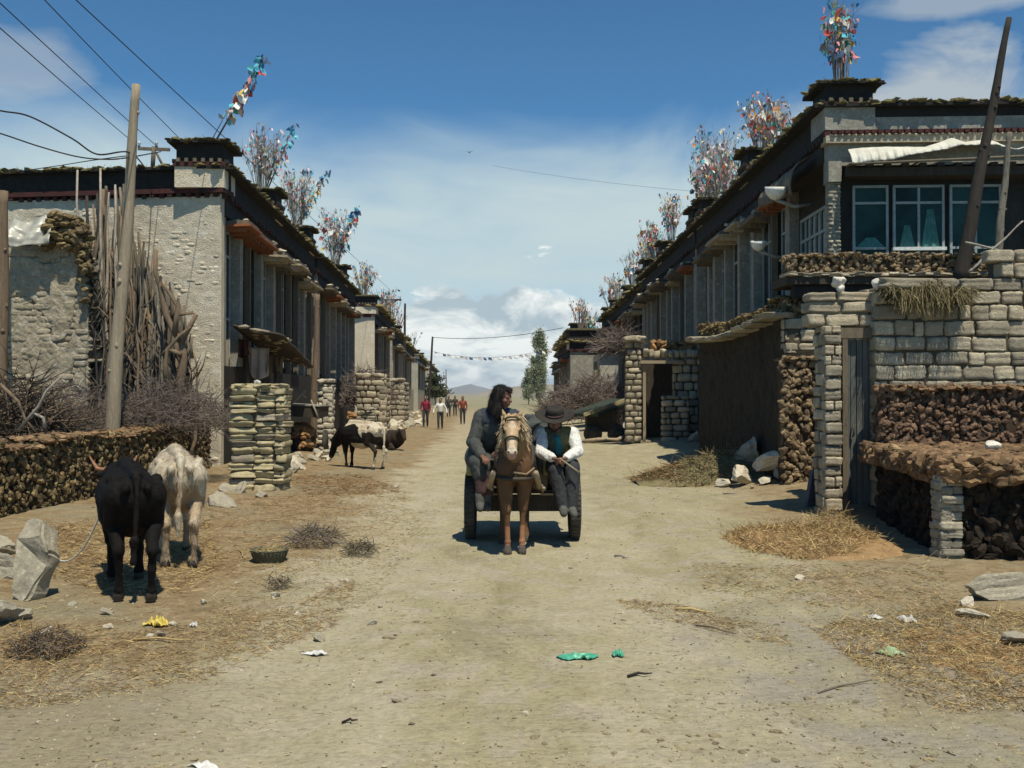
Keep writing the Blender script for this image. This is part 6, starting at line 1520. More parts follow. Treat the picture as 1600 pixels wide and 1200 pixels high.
    b = MB(); hd = Vector((0, -.15, -.24)).normalized()
    ring(V(-.03, 10.245, 1.20), hd, (0, -1, .5), .068, .085, .010, 0, 0, b); ring(V(-.03, 10.36, 1.375), hd, (0, -1, .5), .092, .115, .010, 0, 0, b)
    for s in (-1, 1): b.tube([V(-.03+s*.092, 10.36, 1.37), V(-.03+s*.085, 10.31, 1.28), V(-.03+s*.068, 10.245, 1.20), V(-.03+s*.06, 10.21, 1.10)], .009, 6); 
    b.build('bridle', [MT['leather_green']], root)
    ring(V(0, 10.72, 1.03), (0, -.8, .45), (0, .4, 1), .19, .25, .026, 'leather', 'collar')
    h_ = MB(); h_.tube([V(-.235, 10.95, .80), V(-.20, 10.68, .80), V(-.10, 10.53, .79), V(.10, 10.53, .79), V(.20, 10.68, .80), V(.235, 10.95, .80)], .024, 7); h_.tube([V(-.24, 10.95, .78), V(-.15, 10.95, 1.17), V(0, 10.95, 1.205), V(.15, 10.95, 1.17), V(.24, 10.95, .78)], .02, 7)
    h_.tube([V(-.02, 10.52, .86), V(.12, 10.54, .84), V(.2, 10.6, .9)], .012, 6, 1); h_.build('breast_strap', [MT['leather'], MT['sack_tan']], root)
    sp_ = MB(); sp_.lump(V(0, 11.02, 1.21), (.17, .12, .06), None, 0, 3, .05, 3); sp_.build('saddle_pad', [MT['leather']], root)
horse()

# ---- the cart
CY0 = 11.78
def cart():
    root = empty('horse_cart', (.12, 12.3, 0), 'wooden two wheeled cart on rubber tyres drawn by the pony', 'cart')
    R0 = .385
    for x in (-.475, .715):
        m = MB(); c = Vector((x, CY0, R0))
        prof = [(R0*.72, -.05), (R0*.86, -.062), (R0*.96, -.058), (R0, -.035), (R0, .035), (R0*.96, .058), (R0*.86, .062), (R0*.72, .05)]
        m.lathe(c, prof, 44, 0, rot3(0, R(90), 0))
        for k in range(44):
            a = k*6.283/44; m.box((x, CY0+R0*.995*math.cos(a), R0+R0*.995*math.sin(a)), (.10, .018, .02), rot3(a, 0, 0), 0)
        wl = m.build('wheel', [MT['rubber']], root)
        q = MB(); q.lathe(c, [(.01, -.055), (.06, -.055), (.075, -.03), (R0*.6, -.02), (R0*.74, -.05), (R0*.75, .05), (R0*.6, .02), (.075, .03), (.06, .055), (.01, .055)], 32, 0, rot3(0, R(90), 0)); q.build('rim', [MT['iron']], wl)
    m = MB(); m.tube([(-.47, CY0, R0), (.71, CY0, R0)], .035, 10); m.build('axle', [MT['iron']], root)
    m = MB(); yf = 11.62
    m.box((.12, yf, .435), (1.06, .07, .185), None, 0); m.box((.12, 12.35, .56), (1.12, 1.5, .04), None, 0)
    for k in range(3): m.box((-.3+.42*k, 12.35, .49), (.08, 1.5, .1), None, 0)
    for x in (-.19, .40): m.box((x, yf-.04, .535), (.16 if x > 0 else .08, .03, .022), None, 1)
    m.build('bed', [MT['timber_dark'], MT['timber_pale']], root)
    for s, x in (('l', -.44), ('r', .68)):
        q = MB()
        for z in (.66, .80): q.box((x, 12.35, z), (.03, 1.46, .09), None, 0)
        for y in (11.68, 12.3, 13.0): q.box((x+(.025 if x > 0 else -.025), y, .70), (.03, .06, .34), None, 0)
        q.build('side_rail', [MT['timber_dark']], root)
    q = MB(); q.box((.12, 13.08, .72), (1.1, .03, .26), None, 0); q.build('tail_board', [MT['timber_dark']], root)
    for x0, x1 in ((-.30, -.235), (.36, .29)):
        q = MB(); q.tube([(x0, 12.2, .55), (x0, 11.6, .60), (x1, 11.0, .68), (x1+(.03 if x1 < 0 else -.03), 10.62, .80), (x1+(.045 if x1 < 0 else -.045), 10.5, .86)], [.034, .034, .032, .030, .028], 8); q.build('shaft', [MT['timber_pale']], root)
    for x in (-.22, .34):      # pale front shaft braces
        q = MB(); q.tube([(x, 11.6, .56), (x*1.0, 10.95, .66)], .02, 6); q.build('brace', [MT['timber_pale']], root)
cart()
def lantern():
    c = at(736, 733, 11.55); root = empty('tin_box', c, 'yellowish tin box hung on left rail of the cart', 'box'); m = MB(); m.block(c, (.10, .10, .13), None, 0, .02); m.build('box', [MT['tin_yellow']], root)
    q = MB(); q.block(c+Vector((.14, .02, .0)), (.13, .12, .15), None, 0, .05); o = q.build('green_bag', [MT['leather_green']]); tag(o, 'dark green bag beside the tin box on the cart rail', 'bag')
lantern()
def cargo():
    m = MB(); c = at(857, 730, 11.5); m.block(c, (.13, .1, .17), None, 0, .04); m.tube([c+Vector((-.03, 0, .08)), c+Vector((-.02, 0, .12)), c+Vector((.03, 0, .12)), c+Vector((.04, 0, .08))], .012, 6); m.tube([c+Vector((-.045, 0, .08)), c+Vector((-.045, 0, .115))], .018, 8)
    o = m.build('jerry_can', [MT['tin_yellow']]); tag(o, 'small yellow green can on cart between the pony and the man', 'can')
    m = MB(); m.lump((.27, 11.72, .76), (.15, .2, .2), None, 0, 4, .1, 2.6); o = m.build('sack', [MT['sack_tan']]); tag(o, 'tan sack lying in front of the cart beside the pony', 'sack')
    m = MB(); m.lump((.15, 12.35, .90), (.40, .45, .38), None, 0, 4, .1, 2.4, None, True, .05); m.lump((.24, 12.15, 1.18), (.22, .25, .24), rot3(.3, .2, 0), 0, 4, .15, 2.8, None, True, .06); m.lump((.02, 12.3, 1.22), (.2, .25, .16), None, 0, 4, .15, 2.8, None, True, .06); o = m.build('bundle', [MT['chuba']]); tag(o, 'big dark grey bundle piled in the middle of the cart', 'bundle')
    m = MB(); m.lump((-.36, 11.85, .72), (.16, .28, .16), None, 0, 3, .08, 2.6); o = m.build('sack', [MT['sack_tan']]); tag(o, 'tan sack the woman sits on at the left of the cart', 'sack')
    m = MB(); m.lump((.56, 11.88, .67), (.17, .28, .12), None, 0, 3, .08, 2.6); o = m.build('sack', [MT['sack_tan']]); tag(o, 'tan sack the man sits on at the right of the cart', 'sack')
cargo()

# ---- woman on the left of the cart, head turned to the right of the picture
def woman():
    root = empty('person', (-.33, 11.6, .84), 'woman in dark grey robe with loose black hair and red hairband driving the cart', 'person')
    hc = Vector((-.10, 11.27, 1.63)); f = Vector((.86, -.50, -.12))
    hp, P = head_prims(hc, f, (.08, -.05, 1), 0, 1, 2, 1.0)
    pr = list(hp)
    pr += [c_((-.12, 11.33, 1.50), hc+Vector((-.015, .02, -.06)), .055, .052, 0)]
    pr += [e_((-.34, 11.66, .96), (.19, .19, .16), 3), c_((-.33, 11.62, 1.0), (-.20, 11.44, 1.30), .165, .165, 3), e_((-.17, 11.40, 1.37), (.20, .13, .13), 4), c_((-.30, 11.42, 1.43), (-.04, 11.38, 1.43), .085, .08, 4), e_((-.13, 11.33, 1.47), (.09, .08, .06), 4)]
    pr += limb((-.34, 11.42, 1.41), (-.43, 11.36, 1.14), (-.335, 11.12, 1.0), (.085, .072, .055), 3)
    pr += limb((.03, 11.38, 1.41), (.06, 11.26, 1.15), (-.10, 11.16, 1.05), (.085, .07, .055), 4)
    pr += limb((-.40, 11.62, .93), (-.36, 11.18, .90), (-.325, 11.13, .62), (.12, .09, .068), 5) + limb((-.30, 11.62, .93), (-.29, 11.20, .88), (-.275, 11.18, .60), (.11, .085, .065), 5)+[c_((-.40, 11.62, .935), (-.36, 11.16, .91), .13, .098, 3), c_((-.30, 11.62, .935), (-.29, 11.19, .89), .12, .09, 3), c_((-.36, 11.16, .90), (-.345, 11.145, .80), .098, .09, 3)]
    pr += [c_((-.355, 11.12, .57), (-.35, 11.11, .47), .05, .045, 6), c_((-.35, 11.10, .46), (-.34, 10.97, .44), .045, .038, 6), c_((-.28, 11.16, .56), (-.275, 11.15, .47), .05, .045, 6), c_((-.275, 11.14, .46), (-.26, 11.01, .44), .045, .038, 6)]
    pr += hand_prims((-.325, 11.10, .99), (.35, -.8, -.15), (0, -.3, -1), 1, 0, .8) + hand_prims((-.11, 11.145, 1.045), (-.8, -.5, -.1), (0, -.3, -1), -1, 0, .8)
    organic('body', pr, [MT[k] for k in ('skin_dark', 'lips', 'eye_dark', 'chuba', 'chuba_blue', 'skirt', 'shoe')], root, .0062, 4, None, {3: (.008, 8, .45), 4: (.007, 9, .5), 5: (.008, 8, .4)})
    # hair: cap over the skull and a loose mass behind, then a red band
    sd = Vector((0, 0, 1)).cross(f).normalized()
    hp = [e_(P(0, -.035, .05), (.094, .10, .092)), c_(P(0, -.06, .0), P(-.01, -.085, -.11), .09, .08), c_(P(.07, -.03, .02), P(.07, -.05, -.14), .03, .04), c_(P(-.07, -.02, .02), P(-.075, -.03, -.16), .034, .05), e_(P(-.02, -.07, -.08), (.085, .075, .10)), e_(P(-.05, -.02, -.12), (.055, .07, .13)), e_(P(.055, -.035, -.06), (.045, .055, .1)), e_(P(0, .035, .085), (.07, .05, .035))]
    organic('hair', hp, [MT['hair']], root, .008, 3)
    BODY[0] = [c for c in root.children if c.name.startswith('hair')][0]; fur(BODY[0], 1800, .09, ('hair',), .25, .006, 'hair_strands')
    m = MB(); x = sd; m.tube([P(.089*math.cos(t), -.02+.115*math.sin(t), .055+.012*math.sin(t)) for t in [.15+k*1.5/20 for k in range(21)]], .011, 8, 0, False); m.build('hairband', [MT['red_cloth']], root)
    m = MB()
    for k in range(3): m.tube([(-.25+.02*k, 11.33-.01*k, 1.47-.035*k), (-.14, 11.24, 1.40-.04*k), (-.0, 11.28, 1.46-.035*k)], .014, 6)
    m.build('scarf', [MT['chuba_blue']], root)
woman()
def man():
    root = empty('person', (.57, 11.65, .74), 'man in wide dark hat and white sleeves under a brown vest seated on the cart', 'person')
    hc = Vector((.475, 11.37, 1.375)); f = Vector((-.05, -.92, -.38))
    pr, P = head_prims(hc, f, (0, -.3, 1), 0, 1, 2, .95)
    pr += [c_((.50, 11.45, 1.25), hc+Vector((0, .02, -.06)), .055, .052, 0), e_((.56, 11.68, .86), (.18, .17, .13), 6), c_((.555, 11.64, .92), (.52, 11.52, 1.10), .15, .16, 3), e_((.51, 11.47, 1.15), (.185, .12, .13), 3), c_((.40, 11.48, 1.235), (.62, 11.48, 1.235), .07, .07, 3), c_((.50, 11.35, 1.17), (.52, 11.38, 1.02), .035, .04, 5)]
    pr += limb((.345, 11.48, 1.22), (.315, 11.30, 1.02), (.43, 11.13, .975), (.072, .06, .045), 4) + limb((.68, 11.48, 1.22), (.725, 11.32, 1.03), (.60, 11.14, .975), (.072, .06, .045), 4)
    pr += limb((.48, 11.62, .86), (.47, 11.16, .84), (.55, 11.14, .46), (.115, .085, .065), 6) + limb((.64, 11.62, .86), (.66, 11.17, .85), (.645, 11.13, .44), (.115, .085, .065), 6)
    pr += [c_((.552, 11.12, .42), (.555, 10.98, .385), .05, .04, 7), c_((.65, 11.11, .41), (.665, 10.97, .375), .05, .04, 7)]
    pr += hand_prims((.44, 11.115, .968), (.75, -.4, -.1), (0, -.2, -1), 1, 0, .9) + hand_prims((.59, 11.125, .968), (-.75, -.4, -.05), (0, -.2, -1), -1, 0, .9)
    def ov(C, mi):
        mi = mi.copy(); k = (mi == 3) & (C[:, 0] < .50) & (C[:, 1] < 11.52); mi[k] = 8; return mi
    organic('body', pr, [MT[k] for k in ('skin_dark', 'lips', 'eye_dark', 'vest', 'shirt', 'teal', 'trousers', 'shoe', 'vest_dark')], root, .0062, 4, ov, {3: (.005, 9, .5), 4: (.008, 11, .7), 6: (.006, 9, .45), 8: (.005, 9, .5)})
    organic('hair', [e_(P(0, -.035, .03), (.08, .085, .085)), e_(P(0, -.06, -.03), (.075, .06, .07)), e_(P(-.06, .0, -.05), (.025, .03, .06)), e_(P(.06, 0, -.05), (.025, .03, .06)), e_(P(0, .05, -.09), (.045, .03, .035))], [MT['hair']], root, .008, 3)
    tl = Matrix.Rotation(R(20), 3, 'X') @ Matrix.Rotation(R(-3), 3, 'Y'); c = hc+Vector((0, -.02, .045))
    m = MB(); seg = 40; vs = []; prof = [(.086, -.01), (.105, .0), (.15, .0), (.20, .002), (.222, .006), (.222, .012), (.20, .010), (.15, .008), (.10, .010), (.104, .03), (.100, .07), (.09, .10), (.07, .108), (.03, .096), (.002, .092)]
    for r, z in prof:
        for k in range(seg):
            a = k*6.2832/seg; lift = .038*max(0, abs(math.cos(a)))**2*max(0, (r-.1)/.12) if r > .1 else 0
            vs.append(c+tl @ Vector((r*math.cos(a), r*.98*math.sin(a)*(1.12 if r < .1 else 1), z+lift-.012*max(0, (r-.1)/.12)*abs(math.sin(a)))))
    fs = [(i*seg+k, i*seg+(k+1) % seg, (i+1)*seg+(k+1) % seg, (i+1)*seg+k) for i in range(len(prof)-1) for k in range(seg)]
    m.add([v[:] for v in vs], fs, 0, True); hat = m.build('hat', [MT['hat']], root)
    m = MB(); m.tube([c+tl @ Vector((.094*math.cos(t), .103*math.sin(t), .024)) for t in [k*6.2832/30 for k in range(31)]], .012, 6, 0, False); m.build('hat_band', [MT['skirt']], hat)
    m = MB(); m.tube([at(874, 716, 11.04), at(905, 738, 11.0)], .011, 6); o = m.build('whip_stick', [MT['timber_pale']]); tag(o, 'pale stick held in the hands of the man with hat', 'stick')
man()

# ---- cows
def cow(root, loc, ang, mats, ov=None, s=1.0, head='down', voxel=.0105, tail=True, stag=0.0, nk=0.0, nm='body'):
    g = stag
    pr = [c_((-.36, 0, .80), (.32, 0, .79), .245, .265), e_((-.02, 0, .70), (.44, .265, .24)), e_((-.50, 0, .86), (.20, .185, .19)), e_((-.44, .175, .985), (.06, .045, .045)), e_((-.44, -.175, .985), (.06, .045, .045)), e_((-.69, .085, .93), (.045, .035, .045)), e_((-.69, -.085, .93), (.045, .035, .045)), c_((-.62, 0, 1.03), (.36, 0, 1.06), .045, .07), e_((.40, 0, .82), (.22, .205, .27)), e_((.36, 0, 1.04), (.2, .085, .09)), e_((.52, 0, .72), (.14, .15, .2))]
    if head == 'down':
        n0, n1, h1 = Vector((.46, 0, .90)), Vector((.84, nk, .62)), Vector((.98, nk*1.4, .28))
    else:
        n0, n1, h1 = Vector((.46, 0, .92)), Vector((.80, nk, .93)), Vector((1.02, nk*1.5, .70))
    hd = (h1-n1).normalized(); up = Vector((-hd.z, 0, hd.x)); up = up if up.z > 0 or up.x > 0 else -up; sd = Vector((0, 1, 0))
    pr += [c_(n0, n1, .19, .115), c_(n0-Vector((0, 0, .14)), n1-Vector((.05, 0, .09)), .11, .06), e_(n1+hd*.03, (.10, .095, .10)), c_(n1+hd*.04, h1, .095, .062), e_(h1+hd*.02, (.062, .068, .058), 2), c_(n1+sd*.08+up*.02, n1+sd*.20-hd*.03, .030, .018), c_(n1-sd*.08+up*.02, n1-sd*.20-hd*.03, .030, .018)]
    for q in (-1, 1): pr.append(e_(n1+hd*.11+sd*(q*.082)+up*.03, (.016, .012, .014), 4))
    for q, dx in ((-1, g*.12), (1, -g*.12)):
        pr += [c_((.40, q*.13, .74), (.40+dx*.5, q*.125, .42), .11, .055), e_((.405+dx*.5, q*.125, .40), (.055, .052, .065)), c_((.40+dx*.5, q*.125, .38), (.39+dx, q*.12, .10), .037, .029), e_((.395+dx, q*.12, .095), (.042, .042, .045)), c_((.40+dx, q*.12, .05), (.42+dx, q*.12, .022), .042, .047, 3)]
        dx = -dx
        pr += [c_((-.50, q*.115, .86), (-.40+dx*.4, q*.145, .62), .14, .092), c_((-.42+dx*.4, q*.145, .62), (-.60+dx, q*.125, .42), .075, .044), e_((-.61+dx, q*.125, .42), (.055, .045, .06)), c_((-.61+dx, q*.125, .40), (-.56+dx, q*.12, .10), .036, .029), e_((-.55+dx, q*.12, .095), (.042, .042, .045)), c_((-.54+dx, q*.12, .05), (-.52+dx, q*.12, .022), .042, .047, 3)]
    if tail: pr += [c_((-.67, 0, 1.0), (-.735, 0, .88), .032, .024), c_((-.735, 0, .88), (-.74, .02, .52), .022, .018), c_((-.74, .02, .52), (-.73, .03, .34), .034, .02, 1)]
    Mx = Matrix.Rotation(ang, 3, 'Z') @ Matrix.Scale(s, 3); t = Vector(loc); Mr = Matrix.Rotation(ang, 3, 'Z')
    W = []
    for p in pr:
        if p[0] == 'c': W.append(('c', Mx @ p[1]+t, Mx @ p[2]+t, p[3]*s, p[4]*s, p[5]))
        else: W.append(('e', Mx @ p[1]+t, tuple(x*s for x in p[2]), Mr @ p[3], p[4]))
    inv = np.array(Mx.inverted())
    o2 = (lambda C, mi: ov((C-np.array(t)) @ inv.T, mi)) if ov else None
    BODY[0] = organic(nm, W, mats, root, voxel, 4, o2, {0: (.005, 7, .7), 1: (.008, 9, .6), 5: (.006, 7, .7)})
    L = lambda v: Mx @ Vector(v)+t
    return L, n1, hd, up, sd
def ang_of(dx, dy): return math.atan2(dy, dx)
CK = ('cow_black', 'cow_black', 'cow_black', 'hoof', 'eye_dark')
# black cow facing the camera
fr = gp(212, 938); a = ang_of(-.42, .9); loc = Vector((fr.x, fr.y, fr.z))+Matrix.Rotation(a, 3, 'Z') @ Vector((.54, 0, 0))
root = empty('cow', loc, 'black cow with orange horns seen from behind beside the white cow', 'cow')
L, n1, hd, up, sd = cow(root, loc, a, [MT[k] for k in CK], None, .98, 'up', stag=.5, nk=.07)
m = MB()
for q in (-1, 1): m.tube([L(n1+sd*(q*.06)+up*.07), L(n1+sd*(q*.15)+up*.10), L(n1+sd*(q*.21)+up*.16+Vector((0, 0, .07)))], [.026, .020, .006], 8)
m.build('horns', [MT['horn']], root); fur(root, 7000, .04, CK)
# white cow seen from behind
hn = gp(281, 887); fo = gp(262, 862); a = ang_of(fo.x-hn.x, fo.y-hn.y); a = ang_of(-.36, .93); loc = Vector((hn.x, hn.y, hn.z))+Matrix.Rotation(a, 3, 'Z') @ Vector((.54, 0, 0))*1.0
root = empty('cow', loc, 'shaggy dirty white cow seen from behind, feeding at the dung wall', 'cow')
def ovw(C, mi):
    mi = mi.copy(); x, y, z = C.T; w = .05*np.sin(x*13+y*9)+.03*np.sin(y*31+z*7); mi[(mi == 0) & (z < .66+w-(x+.3)*.35)] = 5; return mi
    w = .03*np.sin(z*31)+.02*np.sin(z*67+y*40); mi[(x < -.60) & (y > -.085+w) & (y < -.02+w) & (z > .60+w) & (z < .88+w) & (mi == 0)] = 5; return mi
L, *_ = cow(root, loc, a, [MT[k] for k in ('cow_white', 'cow_white', 'cow_white', 'hoof', 'eye_dark', 'cow_tan')], ovw, 1.02, 'down', stag=.4)
fur(root, 12000, .06, ('cow_white', 'cow_white', 'cow_white', 'hoof', 'hoof', 'cow_tan'))
m = MB()
for k in range(1500):
    x = rnd.uniform(.12, .62); sy = rnd.choice((-1, 1)); th = rnd.uniform(.1, 1.5); y = sy*.215*math.sin(th); z = .80+.27*math.cos(th)
    m.blade(L((x, y, z)), Matrix.Rotation(a, 3, 'Z') @ Vector((rnd.gauss(-.02, .03), sy*rnd.uniform(.0, .05), -rnd.uniform(.03, .14))), .012)
m.build('shaggy_coat', [MT['cow_white']], root)
# piebald cow
c = gp(563, 733); a = ang_of(-.80, .60); loc = Vector((c.x, c.y+.15, c.z)); root = empty('cow', loc, 'black and white piebald cow standing by the rubble bank', 'cow')
def ovp(C, mi):
    mi = mi.copy(); x, y, z = C.T; w = .07*np.sin(z*7+1)+.05*np.sin(y*9+z*5)
    white = (x < -.20+w) | ((z > .99+.04*np.sin(x*11)) & (x < .35)) | ((z < .60) & (x < .1)); dark = (mi == 0)
    mi[dark & white] = 1; mi[dark & (x < -.25) & (z < .80+w) & (x > -.62+w)] = 2
    return mi
L, n1, hd, up, sd = cow(root, loc, a, [MT[k] for k in ('cow_black', 'cow_white', 'cow_dark', 'hoof', 'eye_dark', 'cow_brown')], ovp, .98, 'down', .014, stag=.3)
# lying cow
c = gp(611, 703); loc = Vector((c.x, c.y+.2, c.z)); root = empty('cow', loc, 'dark brown cow lying down behind the piebald cow', 'cow')
pr = [e_((0, 0, .30), (.52, .30, .30)), e_((.38, .0, .36), (.24, .22, .26)), e_((-.42, 0, .30), (.24, .27, .27)), c_((.5, 0, .46), (.78, -.05, .55), .16, .10), c_((.78, -.05, .56), (.96, -.08, .36), .09, .06), c_((.75, -.1, .62), (.72, -.2, .66), .03, .015), c_((.75, .02, .62), (.72, .12, .66), .03, .015), c_((.35, -.22, .14), (.62, -.26, .07), .07, .045), c_((.62, -.26, .07), (.36, -.3, .05), .045, .035), c_((-.3, -.26, .16), (-.02, -.34, .07), .11, .05), c_((-.02, -.34, .07), (-.32, -.36, .05), .045, .035), c_((-.62, 0, .4), (-.72, -.1, .1), .025, .02)]
organic('body', xform(pr, Matrix.Rotation(ang_of(.55, -.8), 3, 'Z'), loc), [MT['cow_dark']], root, .016, 5)

# ---- far people
def walker(px, py, lab, hgt, top, legs, face=-1, hair='hair', stride=.16, skin='skin', arm=0.0, hat=None):
    p = gp(px, py); s = hgt/1.65; root = empty('person', p, lab, 'person'); f = face
    V = lambda x, y, z: p+Vector((x*s, y*s*f, z*s))
    hc = V(0, .02, 1.53); pr, P = head_prims(hc, (0, f, 0), (0, 0, 1), 0, 0, 2, s)
    pr += [c_(V(0, 0, 1.36), V(0, 0, 1.48), .05*s, .05*s, 0), e_(V(0, 0, .92), (.15*s, .11*s, .13*s), 3), c_(V(0, 0, 1.0), V(0, 0, 1.22), .135*s, .15*s, 1), e_(V(0, 0, 1.25), (.17*s, .11*s, .12*s), 1), c_(V(-.15, 0, 1.33), V(.15, 0, 1.33), .06*s, .06*s, 1)]
    pr += limb(V(-.18, 0, 1.31), V(-.24-arm, .02, 1.05), V(-.22-arm*1.5, .10, .85+arm*.5), (.058*s, .045*s, .036*s), 1) + limb(V(.18, 0, 1.31), V(.24+arm, -.02, 1.05), V(.22+arm*1.5, .06, .85+arm*.5), (.058*s, .045*s, .036*s), 1)
    pr += hand_prims(V(-.22-arm*1.5, .10, .84+arm*.5), (0, .2*f, -1), (1, 0, 0), 1, 0, .4, s)+hand_prims(V(.22+arm*1.5, .06, .84+arm*.5), (0, .2*f, -1), (-1, 0, 0), -1, 0, .4, s)
    pr += limb(V(-.09, 0, .88), V(-.095, stride*.7, .48), V(-.09, stride*.5, .09), (.095*s, .065*s, .05*s), 3)+limb(V(.09, 0, .88), V(.09, -stride*.2, .48), V(.085, -stride, .10), (.095*s, .065*s, .05*s), 3)
    pr += [c_(V(-.09, stride*.5, .05), V(-.1, stride*.5+.13, .035), .045*s, .035*s, 4), c_(V(.085, -stride, .06), V(.09, -stride+.12, .035), .045*s, .035*s, 4)]
    organic('body', pr, [MT[k] for k in (skin, top, 'eye_dark', legs, 'shoe')], root, .013, 3)
    organic('hair', [e_(P(0, -.03, .045), (.084*s, .09*s, .085*s)), e_(P(0, -.05, -.03), (.08*s, .06*s, .09*s))], [MT[hair]], root, .014, 3)
walker(665, 668, 'person in crimson top and dark trousers walking at left of the far road', 1.60, 'crimson', 'trousers')
walker(688, 671, 'person in white shirt holding arms out beside the crimson top', 1.52, 'shirt', 'trousers', arm=.09)
walker(723, 663, 'person in orange red jacket walking alone in the middle distance', 1.62, 'orange_red', 'trousers')
walker(701, 652, 'tiny far person in dark clothes between the white shirt and the orange jacket', 1.6, 'chuba', 'trousers', stride=.1)
walker(711, 650, 'tiny far person in brown clothes left of the orange jacket', 1.6, 'skirt', 'trousers', stride=.1)
mk('pebble', (.36, .32, .225), (.29, .25, .17), sc=8, bsc=40, isl=.3, bump=0); mk('pebble_dark', (.22, .18, .12), (.15, .12, .08), sc=8, bsc=40, isl=.4, bump=0)
mk('plastic_green', (.10, .42, .27), (.05, .30, .19), sc=8, bsc=30, bump=.2, rough=.35, spec=.5); mk('plastic_yellow', (.62, .52, .10), (.50, .33, .06), sc=10, bsc=30, bump=.2, rough=.4, spec=.5)
mk('paper', (.60, .59, .57), (.48, .47, .45), sc=8, bsc=30, bump=.2); mk('leaf_green', (.22, .32, .15), (.34, .42, .28), sc=10, bsc=30, bump=.2)
# ---------------------------------------------------------------- straw, gravel and litter
def in_poly(px, py, poly):
    c = False
    for i in range(len(poly)):
        xi, yi = poly[i]; xj, yj = poly[i-1]
        if ((yi > py) != (yj > py)) and (px < (xj-xi)*(py-yi)/(yj-yi)+xi): c = not c
    return c
def gpoly(poly): return [gp(*q) for q in poly]
def straw(name, poly, n, mat, lab, ln=(.04, .12), wd=.006, rise=0.0, mats2=None, flat=.25):
    P = [(p.x, p.y) for p in gpoly(poly)]; x0, x1 = min(p[0] for p in P), max(p[0] for p in P); y0, y1 = min(p[1] for p in P), max(p[1] for p in P)
    cx, cy = (x0+x1)/2, (y0+y1)/2; m = MB(); k = 0; tries = 0
    while k < n and tries < n*30:
        tries += 1; x = rnd.uniform(x0, x1); y = rnd.uniform(y0, y1)
        if not in_poly(x, y, P): 
            if rnd.random() > .04: continue
        den = mnoise.noise(Vector((x*1.6, y*1.6, 3)))*.5+.5+.35*mnoise.noise(Vector((x*6, y*6, 8)))
        if rnd.random() > den*1.3: continue
        r = max(0, 1-((x-cx)/(x1-x0)*2)**2-((y-cy)/(y1-y0)*2)**2)
        z = gz(x, y)+rise*r**.6*rnd.random()+.004; a = rnd.random()*6.28; l = rnd.uniform(*ln)
        m.blade((x, y, z), (l*math.cos(a), l*math.sin(a), l*rnd.gauss(.05, flat)), wd*rnd.uniform(.6, 1.3), 0 if (not mats2 or rnd.random() < .6) else 1); k += 1
    if rise:
        def fx(u, v):
            x = x0+(x1-x0)*u; y = y0+(y1-y0)*v; r = max(0, 1-((x-cx)/(x1-x0)*2)**2-((y-cy)/(y1-y0)*2)**2)
            return (x, y, gz(x, y)-.02+rise*.75*r**.6*(1+.4*mnoise.noise(Vector((x*7, y*7, 1)))) if r > 0 else gz(x, y)-.03)
        m.sheet(fx, 60, 40, 1 if mats2 else 0)
    o = m.build(name, [MT[mat]]+([MT[mats2]] if mats2 else [])); tag(o, lab, None, None, 'stuff')
straw('straw', [(60, 830), (150, 812), (330, 820), (345, 880), (300, 925), (180, 930), (70, 900)], 9000, 'straw', 'yellow straw spread round the cows feet', mats2='straw_brown')
straw('straw', [(300, 790), (460, 770), (640, 765), (640, 800), (560, 860), (460, 900), (330, 930), (310, 850)], 6000, 'straw_brown', 'brown straw and chaff on the left verge', (.03, .10), .005, mats2='straw')
straw('straw', [(0, 960), (200, 985), (420, 960), (560, 900), (520, 980), (330, 1060), (160, 1090), (0, 1110)], 9000, 'straw_brown', 'reddish straw scattered in the left foreground', (.02, .075), .004, mats2='straw')
straw('straw', [(440, 745), (560, 740), (640, 770), (480, 775)], 2500, 'straw_brown', 'brown chaff in front of the rubble', (.05, .14), .008)
straw('straw', [(1125, 843), (1170, 828), (1290, 822), (1360, 832), (1372, 850), (1330, 872), (1250, 880), (1180, 866)], 8000, 'straw', 'flat straw mound in front of the grey gate', (.04, .13), .007, .12, 'straw_brown', .5)
straw('straw', [(1270, 985), (1340, 958), (1480, 945), (1640, 960), (1660, 1110), (1480, 1120), (1360, 1060)], 12000, 'straw', 'golden straw spread on the right foreground', (.02, .08), .0042, .03, 'straw_brown', .35)
straw('straw', [(960, 938), (1080, 945), (1200, 975), (1240, 1010), (1120, 985), (1000, 965)], 1500, 'straw_brown', 'thin straw drifted at right of road', (.02, .08), .004, mats2='straw')
straw('straw', [(1000, 735), (1110, 700), (1110, 760), (1030, 762)], 1500, 'straw_brown', 'brown chaff left of the hay mound', (.05, .14), .008)
def gravel():
    m = MB(); v, f = ICO[1]; n = 0; V = []; Fs = []; mi = []
    while n < 7000:
        Y = 4.2*math.exp(rnd.random()**1.1*1.75); X = rnd.uniform(-.52, .56)*Y
        d = mnoise.noise(Vector((X*.8, Y*.6, 1)))*.6+.4+(.45 if (.6 < X < 2.4 and Y < 8) else 0)
        if rnd.random() > d: continue
        s = rnd.uniform(.003, .0075)*(1+Y*.05) if rnd.random() < .97 else rnd.uniform(.009, .02)
        q = (v+wob(v, .16, 2.5, rnd.random()*60))*np.array([s, s*rnd.uniform(.6, 1), s*rnd.uniform(.4, .7)])@rot3(0, 0, rnd.random()*6).T
        m.add(q+np.array((X, Y, gz(X, Y)+s*.15)), f, 0 if rnd.random() < .6 else (1 if rnd.random() < .75 else 2)); n += 1
    o = m.build('gravel', [MT['pebble'], MT['pebble_dark'], MT['stone_pale']]); tag(o, 'pebbles and grit scattered over the street', None, None, 'stuff')
gravel()
